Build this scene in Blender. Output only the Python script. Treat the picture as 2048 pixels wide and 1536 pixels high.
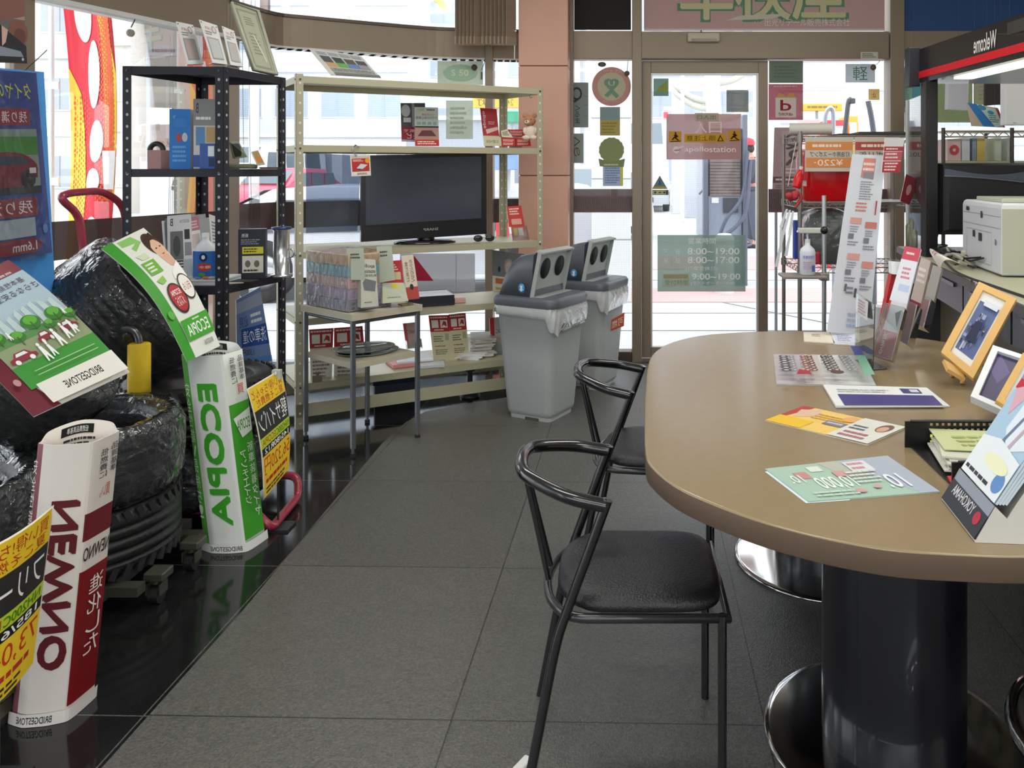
import bpy, bmesh, math, random
from mathutils import Vector, Matrix, Quaternion
SC = bpy.context.scene
for _o in list(bpy.data.objects): bpy.data.objects.remove(_o)
COL = SC.collection
R = math.radians
# ---------------- camera ----------------
F, CX, HY, CZ, PITCH = 1620.0, 1235.0, 338.0, 1.30, R(0)
CYP = HY + F * math.tan(PITCH)
cam = bpy.data.cameras.new('camera'); camo = bpy.data.objects.new('camera', cam); COL.objects.link(camo)
camo.location = (0, 0, CZ); camo.rotation_euler = (R(90) - PITCH, 0, 0)
cam.sensor_fit = 'HORIZONTAL'; cam.sensor_width = 36; cam.lens = 36 * F / 2048
cam.shift_x = (1024 - CX) / 2048; cam.shift_y = -(768 - CYP) / 2048
cam.clip_start = .02; cam.clip_end = 300
SC.camera = camo
# ---------------- light ----------------
W = bpy.data.worlds.new('World'); SC.world = W; W.use_nodes = True
_n = W.node_tree.nodes; _l = W.node_tree.links; _n.clear()
_o = _n.new('ShaderNodeOutputWorld'); _b = _n.new('ShaderNodeBackground'); _b.inputs[1].default_value = 2.7
_tc = _n.new('ShaderNodeTexCoord'); _sx = _n.new('ShaderNodeSeparateXYZ'); _cr = _n.new('ShaderNodeValToRGB')
_cr.color_ramp.elements[0].position = .0; _cr.color_ramp.elements[0].color = (.62, .64, .66, 1)
_cr.color_ramp.elements[1].position = .35; _cr.color_ramp.elements[1].color = (.93, .96, 1, 1)
_l.new(_tc.outputs['Generated'], _sx.inputs[0]); _l.new(_sx.outputs[2], _cr.inputs[0])
_l.new(_cr.outputs[0], _b.inputs[0]); _l.new(_b.outputs[0], _o.inputs[0])
SC.view_settings.view_transform = 'Standard'; SC.view_settings.look = 'None'
SC.view_settings.gamma = 1; SC.view_settings.use_curve_mapping = False
SC.view_settings.exposure = 0.55
def area(name, loc, rot, sx, sy, power, col=(1, 1, 1)):
    l = bpy.data.lights.new(name, 'AREA'); l.shape = 'RECTANGLE'; l.size = sx; l.size_y = sy; l.energy = power; l.color = col
    o = bpy.data.objects.new(name, l); COL.objects.link(o); o.location = loc; o.rotation_euler = rot
    return o
CEIL = 2.85
ADDED_LAMPS = [(-.6, 1.2), (-.6, 3.4), (1.4, .6), (1.4, 2.9), (-.3, -1.0), (1.6, -1.4)]
for _x, _y in ADDED_LAMPS:
    area('added_ceiling_fill', (_x, _y, CEIL - .09), (0, 0, 0), 1.15, .25, 10, (1, .98, .94))  # out-of-view ceiling lamps, added to light the room
SC.cycles.transparent_max_bounces = 24; SC.cycles.max_bounces = 8
# ---------------- pixel frame helpers (2048x1536) ----------------
_cp, _sp = math.cos(PITCH), math.sin(PITCH)
def ray(px, py):
    u = (px - CX) / F; v = -(py - CYP) / F
    return Vector((u, _cp + v * _sp, -_sp + v * _cp))
def P(px, py, Y):
    d = ray(px, py); return Vector((0, 0, CZ)) + d * (Y / d.y)
def G(px, py, z=0.0):
    d = ray(px, py); return Vector((0, 0, CZ)) + d * ((z - CZ) / d.z)
def V(*a): return Vector(a)
# ---------------- materials ----------------
def lin(h):
    if isinstance(h, str):
        h = h.lstrip('#')
        if len(h) == 3: h = ''.join(c * 2 for c in h)
        h = [int(h[i:i + 2], 16) / 255 for i in (0, 2, 4)]
    return tuple((c / 12.92 if c <= .04045 else ((c + .055) / 1.055) ** 2.4) for c in h) + (1,)
_mats = {}
def mat(col, rough=.5, metal=0.0, bump=0.0, bs=60, var=.06, vs=8, spec=.5, coat=0, em=0, trans=0, name=None):
    key = (str(col), rough, metal, bump, bs, var, vs, spec, coat, em, trans)
    if key in _mats: return _mats[key]
    m = bpy.data.materials.new(name or ('paint_' + (col.strip('#') if isinstance(col, str) else 'mix'))); m.use_nodes = True
    nt = m.node_tree; b = nt.nodes['Principled BSDF']; c = lin(col)
    b.inputs['Roughness'].default_value = rough; b.inputs['Metallic'].default_value = metal
    b.inputs['Specular IOR Level'].default_value = spec; b.inputs['Coat Weight'].default_value = coat
    if trans: b.inputs['Transmission Weight'].default_value = trans
    tc = nt.nodes.new('ShaderNodeTexCoord'); nz = nt.nodes.new('ShaderNodeTexNoise'); nz.inputs['Scale'].default_value = vs; nz.inputs['Detail'].default_value = 4
    nt.links.new(tc.outputs['Object'], nz.inputs['Vector'])
    mx = nt.nodes.new('ShaderNodeMix'); mx.data_type = 'RGBA'
    mx.inputs[6].default_value = tuple(max(0, x * (1 - var)) for x in c[:3]) + (1,)
    mx.inputs[7].default_value = tuple(min(1, x * (1 + var)) for x in c[:3]) + (1,)
    nt.links.new(nz.outputs[0], mx.inputs[0]); nt.links.new(mx.outputs[2], b.inputs['Base Color'])
    if em:
        b.inputs['Emission Color'].default_value = c; b.inputs['Emission Strength'].default_value = em
    if bump:
        n2 = nt.nodes.new('ShaderNodeTexNoise'); n2.inputs['Scale'].default_value = bs; n2.inputs['Detail'].default_value = 3
        nt.links.new(tc.outputs['Object'], n2.inputs['Vector'])
        bp = nt.nodes.new('ShaderNodeBump'); bp.inputs['Strength'].default_value = bump; bp.inputs['Distance'].default_value = .01
        nt.links.new(n2.outputs[0], bp.inputs['Height']); nt.links.new(bp.outputs[0], b.inputs['Normal'])
    _mats[key] = m
    return m
FILM = False
def ink(h): return film(h) if FILM else mat(h, .45, var=.02, spec=.35)
def pigment(h): return film(h, .07) if FILM else ink(h)
def film(h, k=.36):      # print on clear film stuck to glass: lets daylight through in its own colour
    key = ('film', h, k)
    if key in _mats: return _mats[key]
    m = bpy.data.materials.new('film_' + h.strip('#')); m.use_nodes = True; nt = m.node_tree; N = nt.nodes; L = nt.links; N.clear()
    c = lin(h); c = tuple(x ** (.62 if k > .2 else .85) for x in c[:3]) + (1,); o = N.new('ShaderNodeOutputMaterial'); d = N.new('ShaderNodeBsdfDiffuse'); d.inputs[0].default_value = c
    t = N.new('ShaderNodeBsdfTransparent'); t.inputs[0].default_value = tuple(.5 + .5 * x ** .4 for x in c[:3]) + (1,)
    mx = N.new('ShaderNodeMixShader'); mx.inputs[0].default_value = k; L.new(d.outputs[0], mx.inputs[1]); L.new(t.outputs[0], mx.inputs[2]); L.new(mx.outputs[0], o.inputs[0])
    _mats[key] = m; return m
def clear(name, tint='#f4f8f8', op=0.0, opcol='#ffffff', rough=.02, refl=1.0, bump=0, bs=30, grid=0):
    key = ('clear', name)
    if key in _mats: return _mats[key]
    m = bpy.data.materials.new(name); m.use_nodes = True; nt = m.node_tree; N = nt.nodes; L = nt.links; N.clear()
    out = N.new('ShaderNodeOutputMaterial'); tr = N.new('ShaderNodeBsdfTransparent'); tr.inputs[0].default_value = lin(tint)
    gl = N.new('ShaderNodeBsdfGlossy'); gl.inputs['Roughness'].default_value = rough
    fr = N.new('ShaderNodeFresnel'); fr.inputs[0].default_value = 1.45
    mu = N.new('ShaderNodeMath'); mu.operation = 'MULTIPLY'; mu.inputs[1].default_value = refl; L.new(fr.outputs[0], mu.inputs[0])
    df = N.new('ShaderNodeBsdfDiffuse'); df.inputs[0].default_value = lin(opcol)
    m1 = N.new('ShaderNodeMixShader'); m1.inputs[0].default_value = op; L.new(tr.outputs[0], m1.inputs[1]); L.new(df.outputs[0], m1.inputs[2])
    m2 = N.new('ShaderNodeMixShader'); L.new(mu.outputs[0], m2.inputs[0]); L.new(m1.outputs[0], m2.inputs[1]); L.new(gl.outputs[0], m2.inputs[2])
    tc = N.new('ShaderNodeTexCoord')
    if bump:
        n2 = N.new('ShaderNodeTexNoise'); n2.inputs['Scale'].default_value = bs; n2.inputs['Detail'].default_value = 3; n2.inputs['Distortion'].default_value = 1.2
        L.new(tc.outputs['Object'], n2.inputs['Vector'])
        bp = N.new('ShaderNodeBump'); bp.inputs['Strength'].default_value = bump; bp.inputs['Distance'].default_value = .02
        L.new(n2.outputs[0], bp.inputs['Height']); L.new(bp.outputs[0], gl.inputs['Normal']); L.new(bp.outputs[0], fr.inputs['Normal'])
    if grid:   # fine wire mesh cast in the pane
        sx = N.new('ShaderNodeSeparateXYZ'); L.new(tc.outputs['Object'], sx.inputs[0])
        ad = N.new('ShaderNodeMath'); ad.operation = 'ADD'; L.new(sx.outputs[0], ad.inputs[0]); L.new(sx.outputs[1], ad.inputs[1])
        mxn = N.new('ShaderNodeMath'); mxn.operation = 'MAXIMUM'
        for k, s in enumerate((ad.outputs[0], sx.outputs[2])):
            pp = N.new('ShaderNodeMath'); pp.operation = 'PINGPONG'; pp.inputs[1].default_value = grid / 2; L.new(s, pp.inputs[0])
            lt = N.new('ShaderNodeMath'); lt.operation = 'LESS_THAN'; lt.inputs[1].default_value = .0009; L.new(pp.outputs[0], lt.inputs[0])
            L.new(lt.outputs[0], mxn.inputs[k])
        sc = N.new('ShaderNodeMath'); sc.operation = 'MULTIPLY_ADD'; sc.inputs[1].default_value = .22; sc.inputs[2].default_value = op; L.new(mxn.outputs[0], sc.inputs[0])
        L.new(sc.outputs[0], m1.inputs[0])
    L.new(m2.outputs[0], out.inputs[0]); _mats[key] = m
    return m
# ---------------- mesh builder ----------------
class MB:
    def __init__(s): s.v = []; s.f = []; s.m = []; s.mats = []; s.sm = []; s.M = None; s.cur = 0; s.smooth = False
    def mt(s, m):
        if m not in s.mats: s.mats.append(m)
        s.cur = s.mats.index(m); return s
    def add(s, vs, fs, smooth=None):
        n = len(s.v)
        for p in vs:
            p = Vector(p); s.v.append(s.M @ p if s.M else p)
        for f in fs: s.f.append([n + i for i in f]); s.m.append(s.cur); s.sm.append(s.smooth if smooth is None else smooth)
        return s
    def box(s, c, d, rot=None, bev=0.0):
        x, y, z = d[0] / 2, d[1] / 2, d[2] / 2
        c = Vector(c)
        if bev <= 0:
            vs = [Vector((a * x, b * y, e * z)) for a in (-1, 1) for b in (-1, 1) for e in (-1, 1)]
            fs = [(0, 1, 3, 2), (4, 6, 7, 5), (0, 4, 5, 1), (2, 3, 7, 6), (0, 2, 6, 4), (1, 5, 7, 3)]
        else:
            bm = bmesh.new(); bmesh.ops.create_cube(bm, size=1)
            for v in bm.verts: v.co = Vector((v.co.x * d[0], v.co.y * d[1], v.co.z * d[2]))
            bmesh.ops.bevel(bm, geom=list(bm.edges), offset=min(bev, min(d) * .49), segments=2, profile=.5, affect='EDGES')
            bm.verts.index_update(); vs = [v.co.copy() for v in bm.verts]; fs = [[v.index for v in f.verts] for f in bm.faces]; bm.free()
        if rot is not None:
            q = rot if isinstance(rot, (Matrix, Quaternion)) else Matrix.Rotation(rot, 3, 'Z')
            vs = [q @ v for v in vs]
        return s.add([v + c for v in vs], fs, False)
    def bb(s, x0, y0, z0, x1, y1, z1, bev=0): return s.box(((x0 + x1) / 2, (y0 + y1) / 2, (z0 + z1) / 2), (abs(x1 - x0), abs(y1 - y0), abs(z1 - z0)), None, bev)
    def tube(s, pts, r, n=10, closed=False, caps=True, flat=None):
        pts = [Vector(p) for p in pts]; m = len(pts)
        rr = r if isinstance(r, (list, tuple)) else [r] * m
        vs = []; fs = []; up = None
        for i, p in enumerate(pts):
            a = pts[i - 1] if (i > 0 or closed) else p; b = pts[(i + 1) % m] if (i < m - 1 or closed) else p
            t = (b - a).normalized()
            if up is None:
                up = Vector((0, 0, 1)) if abs(t.z) < .9 else Vector((1, 0, 0))
            x = (up - t * up.dot(t))
            if x.length < 1e-6: x = t.orthogonal()
            x.normalize(); up = x; y = t.cross(x)
            for k in range(n):
                an = 2 * math.pi * k / n
                vs.append(p + x * (math.cos(an) * rr[i]) + y * (math.sin(an) * rr[i] * (flat or 1)))
        for i in range(m if closed else m - 1):
            j = (i + 1) % m
            for k in range(n):
                l = (k + 1) % n; fs.append((i * n + k, i * n + l, j * n + l, j * n + k))
        s.add(vs, fs, True)
        if caps and not closed:
            s.add(vs[:n], [tuple(range(n))[::-1]], False); s.add(vs[-n:], [tuple(range(n))], False)
        return s
    def cyl(s, p0, p1, r0, r1=None, n=20, caps=True): return s.tube([p0, p1], [r0, r0 if r1 is None else r1], n, False, caps)
    def lathe(s, prof, c=(0, 0, 0), n=32, rot=None, smooth=True):
        c = Vector(c); vs = []; fs = []; m = len(prof)
        for r_, z in prof:
            for k in range(n):
                a = 2 * math.pi * k / n; p = Vector((r_ * math.cos(a), r_ * math.sin(a), z))
                vs.append((rot @ p if rot is not None else p) + c)
        for i in range(m - 1):
            for k in range(n):
                l = (k + 1) % n; fs.append((i * n + k, i * n + l, (i + 1) * n + l, (i + 1) * n + k))
        return s.add(vs, fs, smooth)
    def prism(s, poly, z0, z1, smooth=False):
        n = len(poly); vs = [Vector((p[0], p[1], z0)) for p in poly] + [Vector((p[0], p[1], z1)) for p in poly]
        s.add(vs, [tuple(range(n))[::-1], tuple(range(n, 2 * n))], False)
        return s.add(vs, [(i, (i + 1) % n, n + (i + 1) % n, n + i) for i in range(n)], smooth)
    def plate(s, c4, th):      # thick quad from 4 corners, thickness along its normal
        c4 = [Vector(c) for c in c4]; nn = (c4[1] - c4[0]).cross(c4[3] - c4[0]).normalized() * th
        vs = c4 + [c + nn for c in c4]
        return s.add(vs, [(0, 1, 2, 3), (7, 6, 5, 4), (0, 4, 5, 1), (1, 5, 6, 2), (2, 6, 7, 3), (3, 7, 4, 0)], False)
    def sphere(s, c, r, n=16, sc=(1, 1, 1), rot=None):
        prof = [(max(1e-4, math.sin(math.pi * i / (n // 2 + 2))), -math.cos(math.pi * i / (n // 2 + 2))) for i in range(n // 2 + 3)]
        q = Matrix.Diagonal(Vector(sc)) * r
        if rot is not None: q = rot @ q
        return s.lathe(prof, c, n, q)
    def build(s, name, m=None, parent=None, fix=True):
        me = bpy.data.meshes.new(name)
        if parent is not None:
            mi = parent_world(parent).inverted(); vs = [mi @ v for v in s.v]; loc = None
        else:
            xs = [v.x for v in s.v]; ys = [v.y for v in s.v]; zs = [v.z for v in s.v]
            loc = Vector(((min(xs) + max(xs)) / 2, (min(ys) + max(ys)) / 2, min(zs))); vs = [v - loc for v in s.v]
        me.from_pydata([tuple(v) for v in vs], [], s.f)
        ms = s.mats or [m]
        if m is not None and s.mats and m not in s.mats: ms = s.mats
        for q in ms: me.materials.append(q)
        me.polygons.foreach_set('material_index', s.m); me.polygons.foreach_set('use_smooth', s.sm)
        me.update()
        if fix:
            bm = bmesh.new(); bm.from_mesh(me); bmesh.ops.recalc_face_normals(bm, faces=bm.faces); bm.to_mesh(me); bm.free()
        o = bpy.data.objects.new(name, me); COL.objects.link(o)
        if parent is not None: o.parent = parent
        else: o.location = loc
        return o
_pw = {}
def parent_world(o):
    m = o.matrix_basis.copy()
    return parent_world(o.parent) @ m if o.parent else m
def thing(name, label, cat, loc, rotz=0, group=None):
    o = bpy.data.objects.new(name, None); COL.objects.link(o); o.location = loc; o.rotation_euler = (0, 0, rotz); o.empty_display_size = .1
    return tag(o, label, cat, group)
def tag(o, label, cat, group=None, kind=None):
    if label: o['label'] = label
    if cat: o['category'] = cat
    if group: o['group'] = group
    if kind: o['kind'] = kind
    return o
def struct(o): o['kind'] = 'structure'; return o
def kids(o): return [c for c in list(COL.objects) if c.parent == o]
def dup(o, loc=None, rotz=None, label=None, group=None, parent=None):
    c = o.copy(); COL.objects.link(c)
    if parent is not None: c.parent = parent
    if loc is not None: c.location = loc
    if rotz is not None: c.rotation_euler = (0, 0, rotz)
    if label: c['label'] = label
    if group: c['group'] = group
    for k in kids(o): dup(k, parent=c)
    return c
# ---------------- printed cards: flat art laid on a sheet surface ----------------
_tx = {}
def text_tris(s):
    if s in _tx: return _tx[s]
    cu = bpy.data.curves.new('t', 'FONT'); cu.body = s; cu.resolution_u = 3; cu.offset = .012 if s.isascii() else 0
    ob = bpy.data.objects.new('t', cu); me = ob.to_mesh()
    vs = [v.co.copy() for v in me.vertices]; fs = [list(p.vertices) for p in me.polygons]
    ob.to_mesh_clear(); bpy.data.objects.remove(ob); bpy.data.curves.remove(cu)
    if not vs: _tx[s] = ([], []); return _tx[s]
    x0 = min(v.x for v in vs); x1 = max(v.x for v in vs); y0 = min(v.y for v in vs); y1 = max(v.y for v in vs)
    w = max(x1 - x0, 1e-5); h = max(y1 - y0, 1e-5)
    _tx[s] = ([((v.x - x0) / w, (v.y - y0) / h) for v in vs], fs)
    return _tx[s]
def flat4(c):      # slide the corners along the sight lines onto one plane
    c = [Vector(q) for q in c]; n = (c[2] - c[0]).cross(c[3] - c[1]).normalized(); m = sum(c, Vector()) / 4; E = Vector((0, 0, CZ)); out = []
    for p in c:
        d = p - E; k = d.dot(n)
        out.append(E + d * ((m - E).dot(n) / k) if abs(k) > 1e-4 and abs((m - E).dot(n) / k - 1) < .1 else p - n * (p - m).dot(n))
    return out
def surf4(c):
    tl, tr, br, bl = flat4(c)
    def S(u, v, o=0.0):
        p = (tl * (1 - u) + tr * u) * (1 - v) + (bl * (1 - u) + br * u) * v
        nn = (tr - tl).cross(bl - tl).normalized()      # away from the reader
        return p - nn * o
    return S
def bent(c, amt=.03, ax='v', sgn=1, k=1.0):
    S0 = surf4(c)
    def S(u, v, o=0.0):
        t = v if ax == 'v' else u
        return S0(u, v, o + sgn * amt * math.sin(math.pi * t ** k))
    return S
def art(mb, S, els, nu=1, nv=1, off=.0006, step=.00025):
    """els: r rect, e ellipse, p polygon, t text box, tv stacked text, ln rows of small print."""
    lay = 0
    def put(vs, fs, col):
        nonlocal lay
        lay += 1
        if nu > 1 or nv > 1:
            bm = bmesh.new(); bv = [bm.verts.new((x, y, 0)) for x, y in vs]
            for f in fs:
                try: bm.faces.new([bv[i] for i in f])
                except Exception: pass
            us = [v[0] for v in vs]; vv = [v[1] for v in vs]
            for k in range(1, nu):
                if min(us) < k / nu < max(us): bmesh.ops.bisect_plane(bm, geom=bm.verts[:] + bm.edges[:] + bm.faces[:], plane_co=(k / nu, 0, 0), plane_no=(1, 0, 0))
            for k in range(1, nv):
                if min(vv) < k / nv < max(vv): bmesh.ops.bisect_plane(bm, geom=bm.verts[:] + bm.edges[:] + bm.faces[:], plane_co=(0, k / nv, 0), plane_no=(0, 1, 0))
            bm.verts.index_update(); vs = [(v.co.x, v.co.y) for v in bm.verts]; fs = [[v.index for v in f.verts] for f in bm.faces]; bm.free()
        mb.mt(col if not isinstance(col, str) else pigment(col))
        mb.add([S(x, y, off + step * lay) for x, y in vs], fs, False)
    def txt(x0, y0, x1, y1, s, col, mode=''):
        tv, tf = text_tris(s)
        if not tv: return
        out = []
        for a, b in tv:
            if 'R' in mode:
                v = y0 + a * (y1 - y0); u = (x1 - b * (x1 - x0)) if 'm' in mode else (x0 + b * (x1 - x0))
            elif 'L' in mode:
                v = y1 - a * (y1 - y0); u = (x0 + b * (x1 - x0)) if 'm' in mode else (x1 - b * (x1 - x0))
            else:
                u = (x1 - a * (x1 - x0)) if 'm' in mode else (x0 + a * (x1 - x0)); v = y1 - b * (y1 - y0)
            out.append((u, v))
        put(out, tf, col)
    for e in els:
        k = e[0]
        if k == 'r': x0, y0, x1, y1, c = e[1:]; put([(x0, y0), (x1, y0), (x1, y1), (x0, y1)], [(0, 1, 2, 3)], c)
        elif k == 'e':
            cx, cy, rx, ry, c = e[1:]; n = 24; put([(cx + rx * math.cos(2 * math.pi * i / n), cy + ry * math.sin(2 * math.pi * i / n)) for i in range(n)], [tuple(range(n))], c)
        elif k == 'd':
            vs = []; fs = []
            for cx, cy, rx, ry in e[1]: b = len(vs); vs += [(cx + rx * math.cos(.785 * i), cy + ry * math.sin(.785 * i)) for i in range(8)]; fs.append(tuple(range(b, b + 8)))
            put(vs, fs, e[2])
        elif k == 'p': put(e[1], [tuple(range(len(e[1])))], e[2])
        elif k == 't': txt(*e[1:])
        elif k == 'tv':
            x0, y0, x1, y1, s, c = e[1:7]; md = e[7] if len(e) > 7 else ''; h = (y1 - y0) / len(s)
            for i, ch in enumerate(s): txt(x0 + (.3 * (x1 - x0) if ch in '、。' else 0), y0 + h * i + h * .06, x1, y0 + h * (i + 1) - h * .06, ch, c, md)
        elif k == 'ln':      # n rows of tiny unreadable print
            x0, y0, x1, y1, n, c = e[1:7]; h = (y1 - y0) / n; rr = random.Random(int(x0 * 977 + y0 * 331 + n))
            vs = []; fs = []
            for i in range(n):
                x = x0; xe = x1 - (x1 - x0) * rr.random() * .3
                while x < xe:
                    w = min((x1 - x0) * (.05 + .16 * rr.random()), xe - x); b = len(vs)
                    vs += [(x, y0 + h * (i + .2)), (x + w, y0 + h * (i + .2)), (x + w, y0 + h * (i + .7)), (x, y0 + h * (i + .7))]; fs.append((b, b + 1, b + 2, b + 3))
                    x += w + (x1 - x0) * .025
            put(vs, fs, c)
    return mb
def sheet(mb, S, nu, nv, base, th, outline=None):
    """closed thin body following S, front at 0, back at -th"""
    mb.mt(base if not isinstance(base, str) else ink(base))
    vs = [S(i / nu, j / nv, 0) for j in range(nv + 1) for i in range(nu + 1)] + [S(i / nu, j / nv, -th) for j in range(nv + 1) for i in range(nu + 1)]
    N = (nu + 1) * (nv + 1); w = nu + 1; fs = []
    for j in range(nv):
        for i in range(nu):
            a = j * w + i; fs.append((a, a + 1, a + w + 1, a + w)); fs.append((N + a, N + a + w, N + a + w + 1, N + a + 1))
    for i in range(nu):
        fs.append((i, N + i, N + i + 1, i + 1)); a = nv * w + i; fs.append((a, a + 1, N + a + 1, N + a))
    for j in range(nv):
        a = j * w; fs.append((a, a + w, N + a + w, N + a)); a += nu; fs.append((a, N + a, N + a + w, a + w))
    mb.add(vs, fs, nu + nv > 2)
def card(name, S, els, parent=None, base='#f2f2f0', th=.0015, nu=1, nv=1, label=None, cat=None, group=None):
    if isinstance(S, (list, tuple)): S = surf4(S)
    mb = MB(); sheet(mb, S, nu, nv, base, th); art(mb, S, els, nu, nv)
    o = mb.build(name, None, parent, fix=False)
    if label: tag(o, label, cat, group)
    return o
def pc(Y, *pts):      # four photo corners at a depth (Y number or list of 4)
    ys = Y if isinstance(Y, (list, tuple)) else [Y] * 4
    return [P(p[0], p[1], y) for p, y in zip(pts, ys)]
def arc(c, r, a0, a1, n, plane='xz'):
    out = []
    for i in range(n + 1):
        a = R(a0 + (a1 - a0) * i / n); x, y = r * math.cos(a), r * math.sin(a); c_ = Vector(c)
        out.append(c_ + (V(x, 0, y) if plane == 'xz' else V(x, y, 0) if plane == 'xy' else V(0, x, y)))
    return out
def smoothpath(pts, n=6):      # Catmull-Rom through points
    pts = [Vector(p) for p in pts]; q = [pts[0] * 2 - pts[1]] + pts + [pts[-1] * 2 - pts[-2]]; out = []
    for i in range(1, len(q) - 2):
        for k in range(n):
            t = k / n; a, b, c, d = q[i - 1:i + 3]
            out.append(.5 * ((2 * b) + (c - a) * t + (2 * a - 5 * b + 4 * c - d) * t * t + (3 * b - a - 3 * c + d) * t ** 3))
    return out + [pts[-1]]
def fillet(pts, r, n=5):      # polyline with rounded corners
    pts = [Vector(p) for p in pts]; out = [pts[0]]
    for i in range(1, len(pts) - 1):
        a, b, c = pts[i - 1:i + 2]; d1 = min(r, (a - b).length * .49); d2 = min(r, (c - b).length * .49)
        p = b + (a - b).normalized() * d1; q = b + (c - b).normalized() * d2
        for k in range(n + 1): t = k / n; out.append(p * (1 - t) ** 2 + b * 2 * t * (1 - t) + q * t * t)
    return out + [pts[-1]]
# ================= room shell =================
BRONZE = mat('#8f8170', .42, .3, var=.04, vs=3); BRONZE_D = mat('#5d5147', .42, .4, var=.05)
GLASS = clear('window_glass', '#f6fafa', .03, '#ffffff', .01, .8)
MESHGLASS = clear('wire_glass', '#f4f8f8', .06, '#c8ccd0', .01, .8, grid=.0125)
TR = R(-1.4)
def tile_mat(name, c1, c2, rough, bump, grout, spk=0.0):
    m = bpy.data.materials.new(name); m.use_nodes = True; nt = m.node_tree; N = nt.nodes; L = nt.links; b = N['Principled BSDF']
    tc = N.new('ShaderNodeTexCoord'); mp = N.new('ShaderNodeMapping'); mp.vector_type = 'TEXTURE'
    mp.inputs['Location'].default_value = (.345, 1.889, 0); mp.inputs['Rotation'].default_value = (0, 0, TR)
    L.new(tc.outputs['Object'], mp.inputs[0])
    br = N.new('ShaderNodeTexBrick'); br.offset = 0; br.squash = 1
    br.inputs['Scale'].default_value = 1; br.inputs['Brick Width'].default_value = .736; br.inputs['Row Height'].default_value = .727
    br.inputs['Mortar Size'].default_value = .0022; br.inputs['Mortar Smooth'].default_value = .2; br.inputs['Bias'].default_value = 0
    br.inputs['Color1'].default_value = lin(c1); br.inputs['Color2'].default_value = lin(c2); br.inputs['Mortar'].default_value = lin(grout)
    L.new(mp.outputs[0], br.inputs[0])
    nz = N.new('ShaderNodeTexNoise'); nz.inputs['Scale'].default_value = 160; nz.inputs['Detail'].default_value = 2; L.new(tc.outputs['Object'], nz.inputs[0])
    rp = N.new('ShaderNodeValToRGB'); rp.color_ramp.elements[0].position = .35; rp.color_ramp.elements[0].color = (.72, .72, .72, 1); rp.color_ramp.elements[1].position = .72; rp.color_ramp.elements[1].color = (1.35 + spk, 1.35 + spk, 1.3 + spk, 1)
    L.new(nz.outputs[0], rp.inputs[0])
    mx = N.new('ShaderNodeMix'); mx.data_type = 'RGBA'; mx.blend_type = 'MULTIPLY'; mx.inputs[0].default_value = 1
    L.new(br.outputs[0], mx.inputs[6]); L.new(rp.outputs[0], mx.inputs[7]); L.new(mx.outputs[2], b.inputs['Base Color'])
    b.inputs['Roughness'].default_value = rough
    n3 = N.new('ShaderNodeTexNoise'); n3.inputs['Scale'].default_value = 260; L.new(tc.outputs['Object'], n3.inputs[0])
    bp = N.new('ShaderNodeBump'); bp.inputs['Strength'].default_value = bump; bp.inputs['Distance'].default_value = .004; L.new(n3.outputs[0], bp.inputs['Height']); L.new(bp.outputs[0], b.inputs['Normal'])
    return m
T_GREY = tile_mat('floor_tile_grey', '#5f5f5b', '#5a5a57', .28, .5, '#2e2e2d'); T_BLK = tile_mat('floor_tile_black', '#1b1b1c', '#1e1e1f', .07, .02, '#5c5c5a')
def zero(o):      # keep world coordinates as object coordinates
    me = o.data
    for v in me.vertices: v.co += o.location
    o.location = (0, 0, 0); return o
mb = MB(); mb.bb(-3.6, -2.4, -.06, 3.6, 5.46, 0); struct(zero(mb.build('floor_border', T_BLK)))
bnd = [G(205, 1536), G(487, 1221), G(640, 1036), G(765, 887), G(812, 845), G(850, 824), G(930, 808), G(1005, 797), V(-.5, 4.72, 0), V(-.1, 4.9, 0), V(-.1, 5.46, 0)]
poly = [(-1.72, -2.4)] + [(-1.45, .4)] + [(p.x, p.y) for p in bnd] + [(3.5, 5.46), (3.5, -2.4)]
mb = MB(); mb.prism(poly, 0, .0025); struct(zero(mb.build('floor', T_GREY)))
mb = MB(); mb.bb(-3.6, -2.4, CEIL, 3.6, 5.6, CEIL + .1); struct(mb.build('ceiling', mat('#d9d6cd', .9, var=.03)))
mb = MB(); mb.bb(3.45, -2.4, 0, 3.55, 5.6, CEIL); struct(mb.build('wall_right', mat('#c9c4b6', .8, var=.03)))
mb = MB(); mb.bb(-3.6, -2.5, 0, 3.6, -2.4, .85); mb.bb(-3.6, -2.5, 2.35, 3.6, -2.4, CEIL); mb.bb(-3.6, -2.5, .85, -2.9, -2.4, 2.35); mb.bb(2.6, -2.5, .85, 3.6, -2.4, 2.35); mb.bb(-.1, -2.48, .85, 0, -2.42, 2.35); struct(mb.build('wall_back', mat('#a8a49a', .8, var=.03)))  # unseen rear wall, left open in the middle to admit daylight
struct(zero(MB().add([(-2.9, -2.45, .85), (2.6, -2.45, .85), (2.6, -2.45, 2.35), (-2.9, -2.45, 2.35)], [(0, 1, 2, 3)]).build('window_12', GLASS)))  # unseen pane, added so daylight reaches surfaces facing the camera
for i, (x, y) in enumerate(ADDED_LAMPS):  # unseen glowing fixtures added around the ceiling area lamps
    t = thing('added_ceiling_light', 'unseen added ceiling lamp panel %s' % ['near the left windows', 'above the tyre displays', 'above the oval table front', 'above the counter', 'at the back left', 'at the back right'][i], 'light', (x, y, CEIL))
    m = MB(); m.bb(x - .62, y - .16, CEIL - .05, x + .62, y + .16, CEIL, .01); m.build('housing', mat('#e8e8e4', .5), t)
    m = MB(); m.bb(x - .58, y - .13, CEIL - .062, x + .58, y + .13, CEIL - .05); m.build('diffuser', mat('#fff8ec', .5, em=3.0), t)
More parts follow.
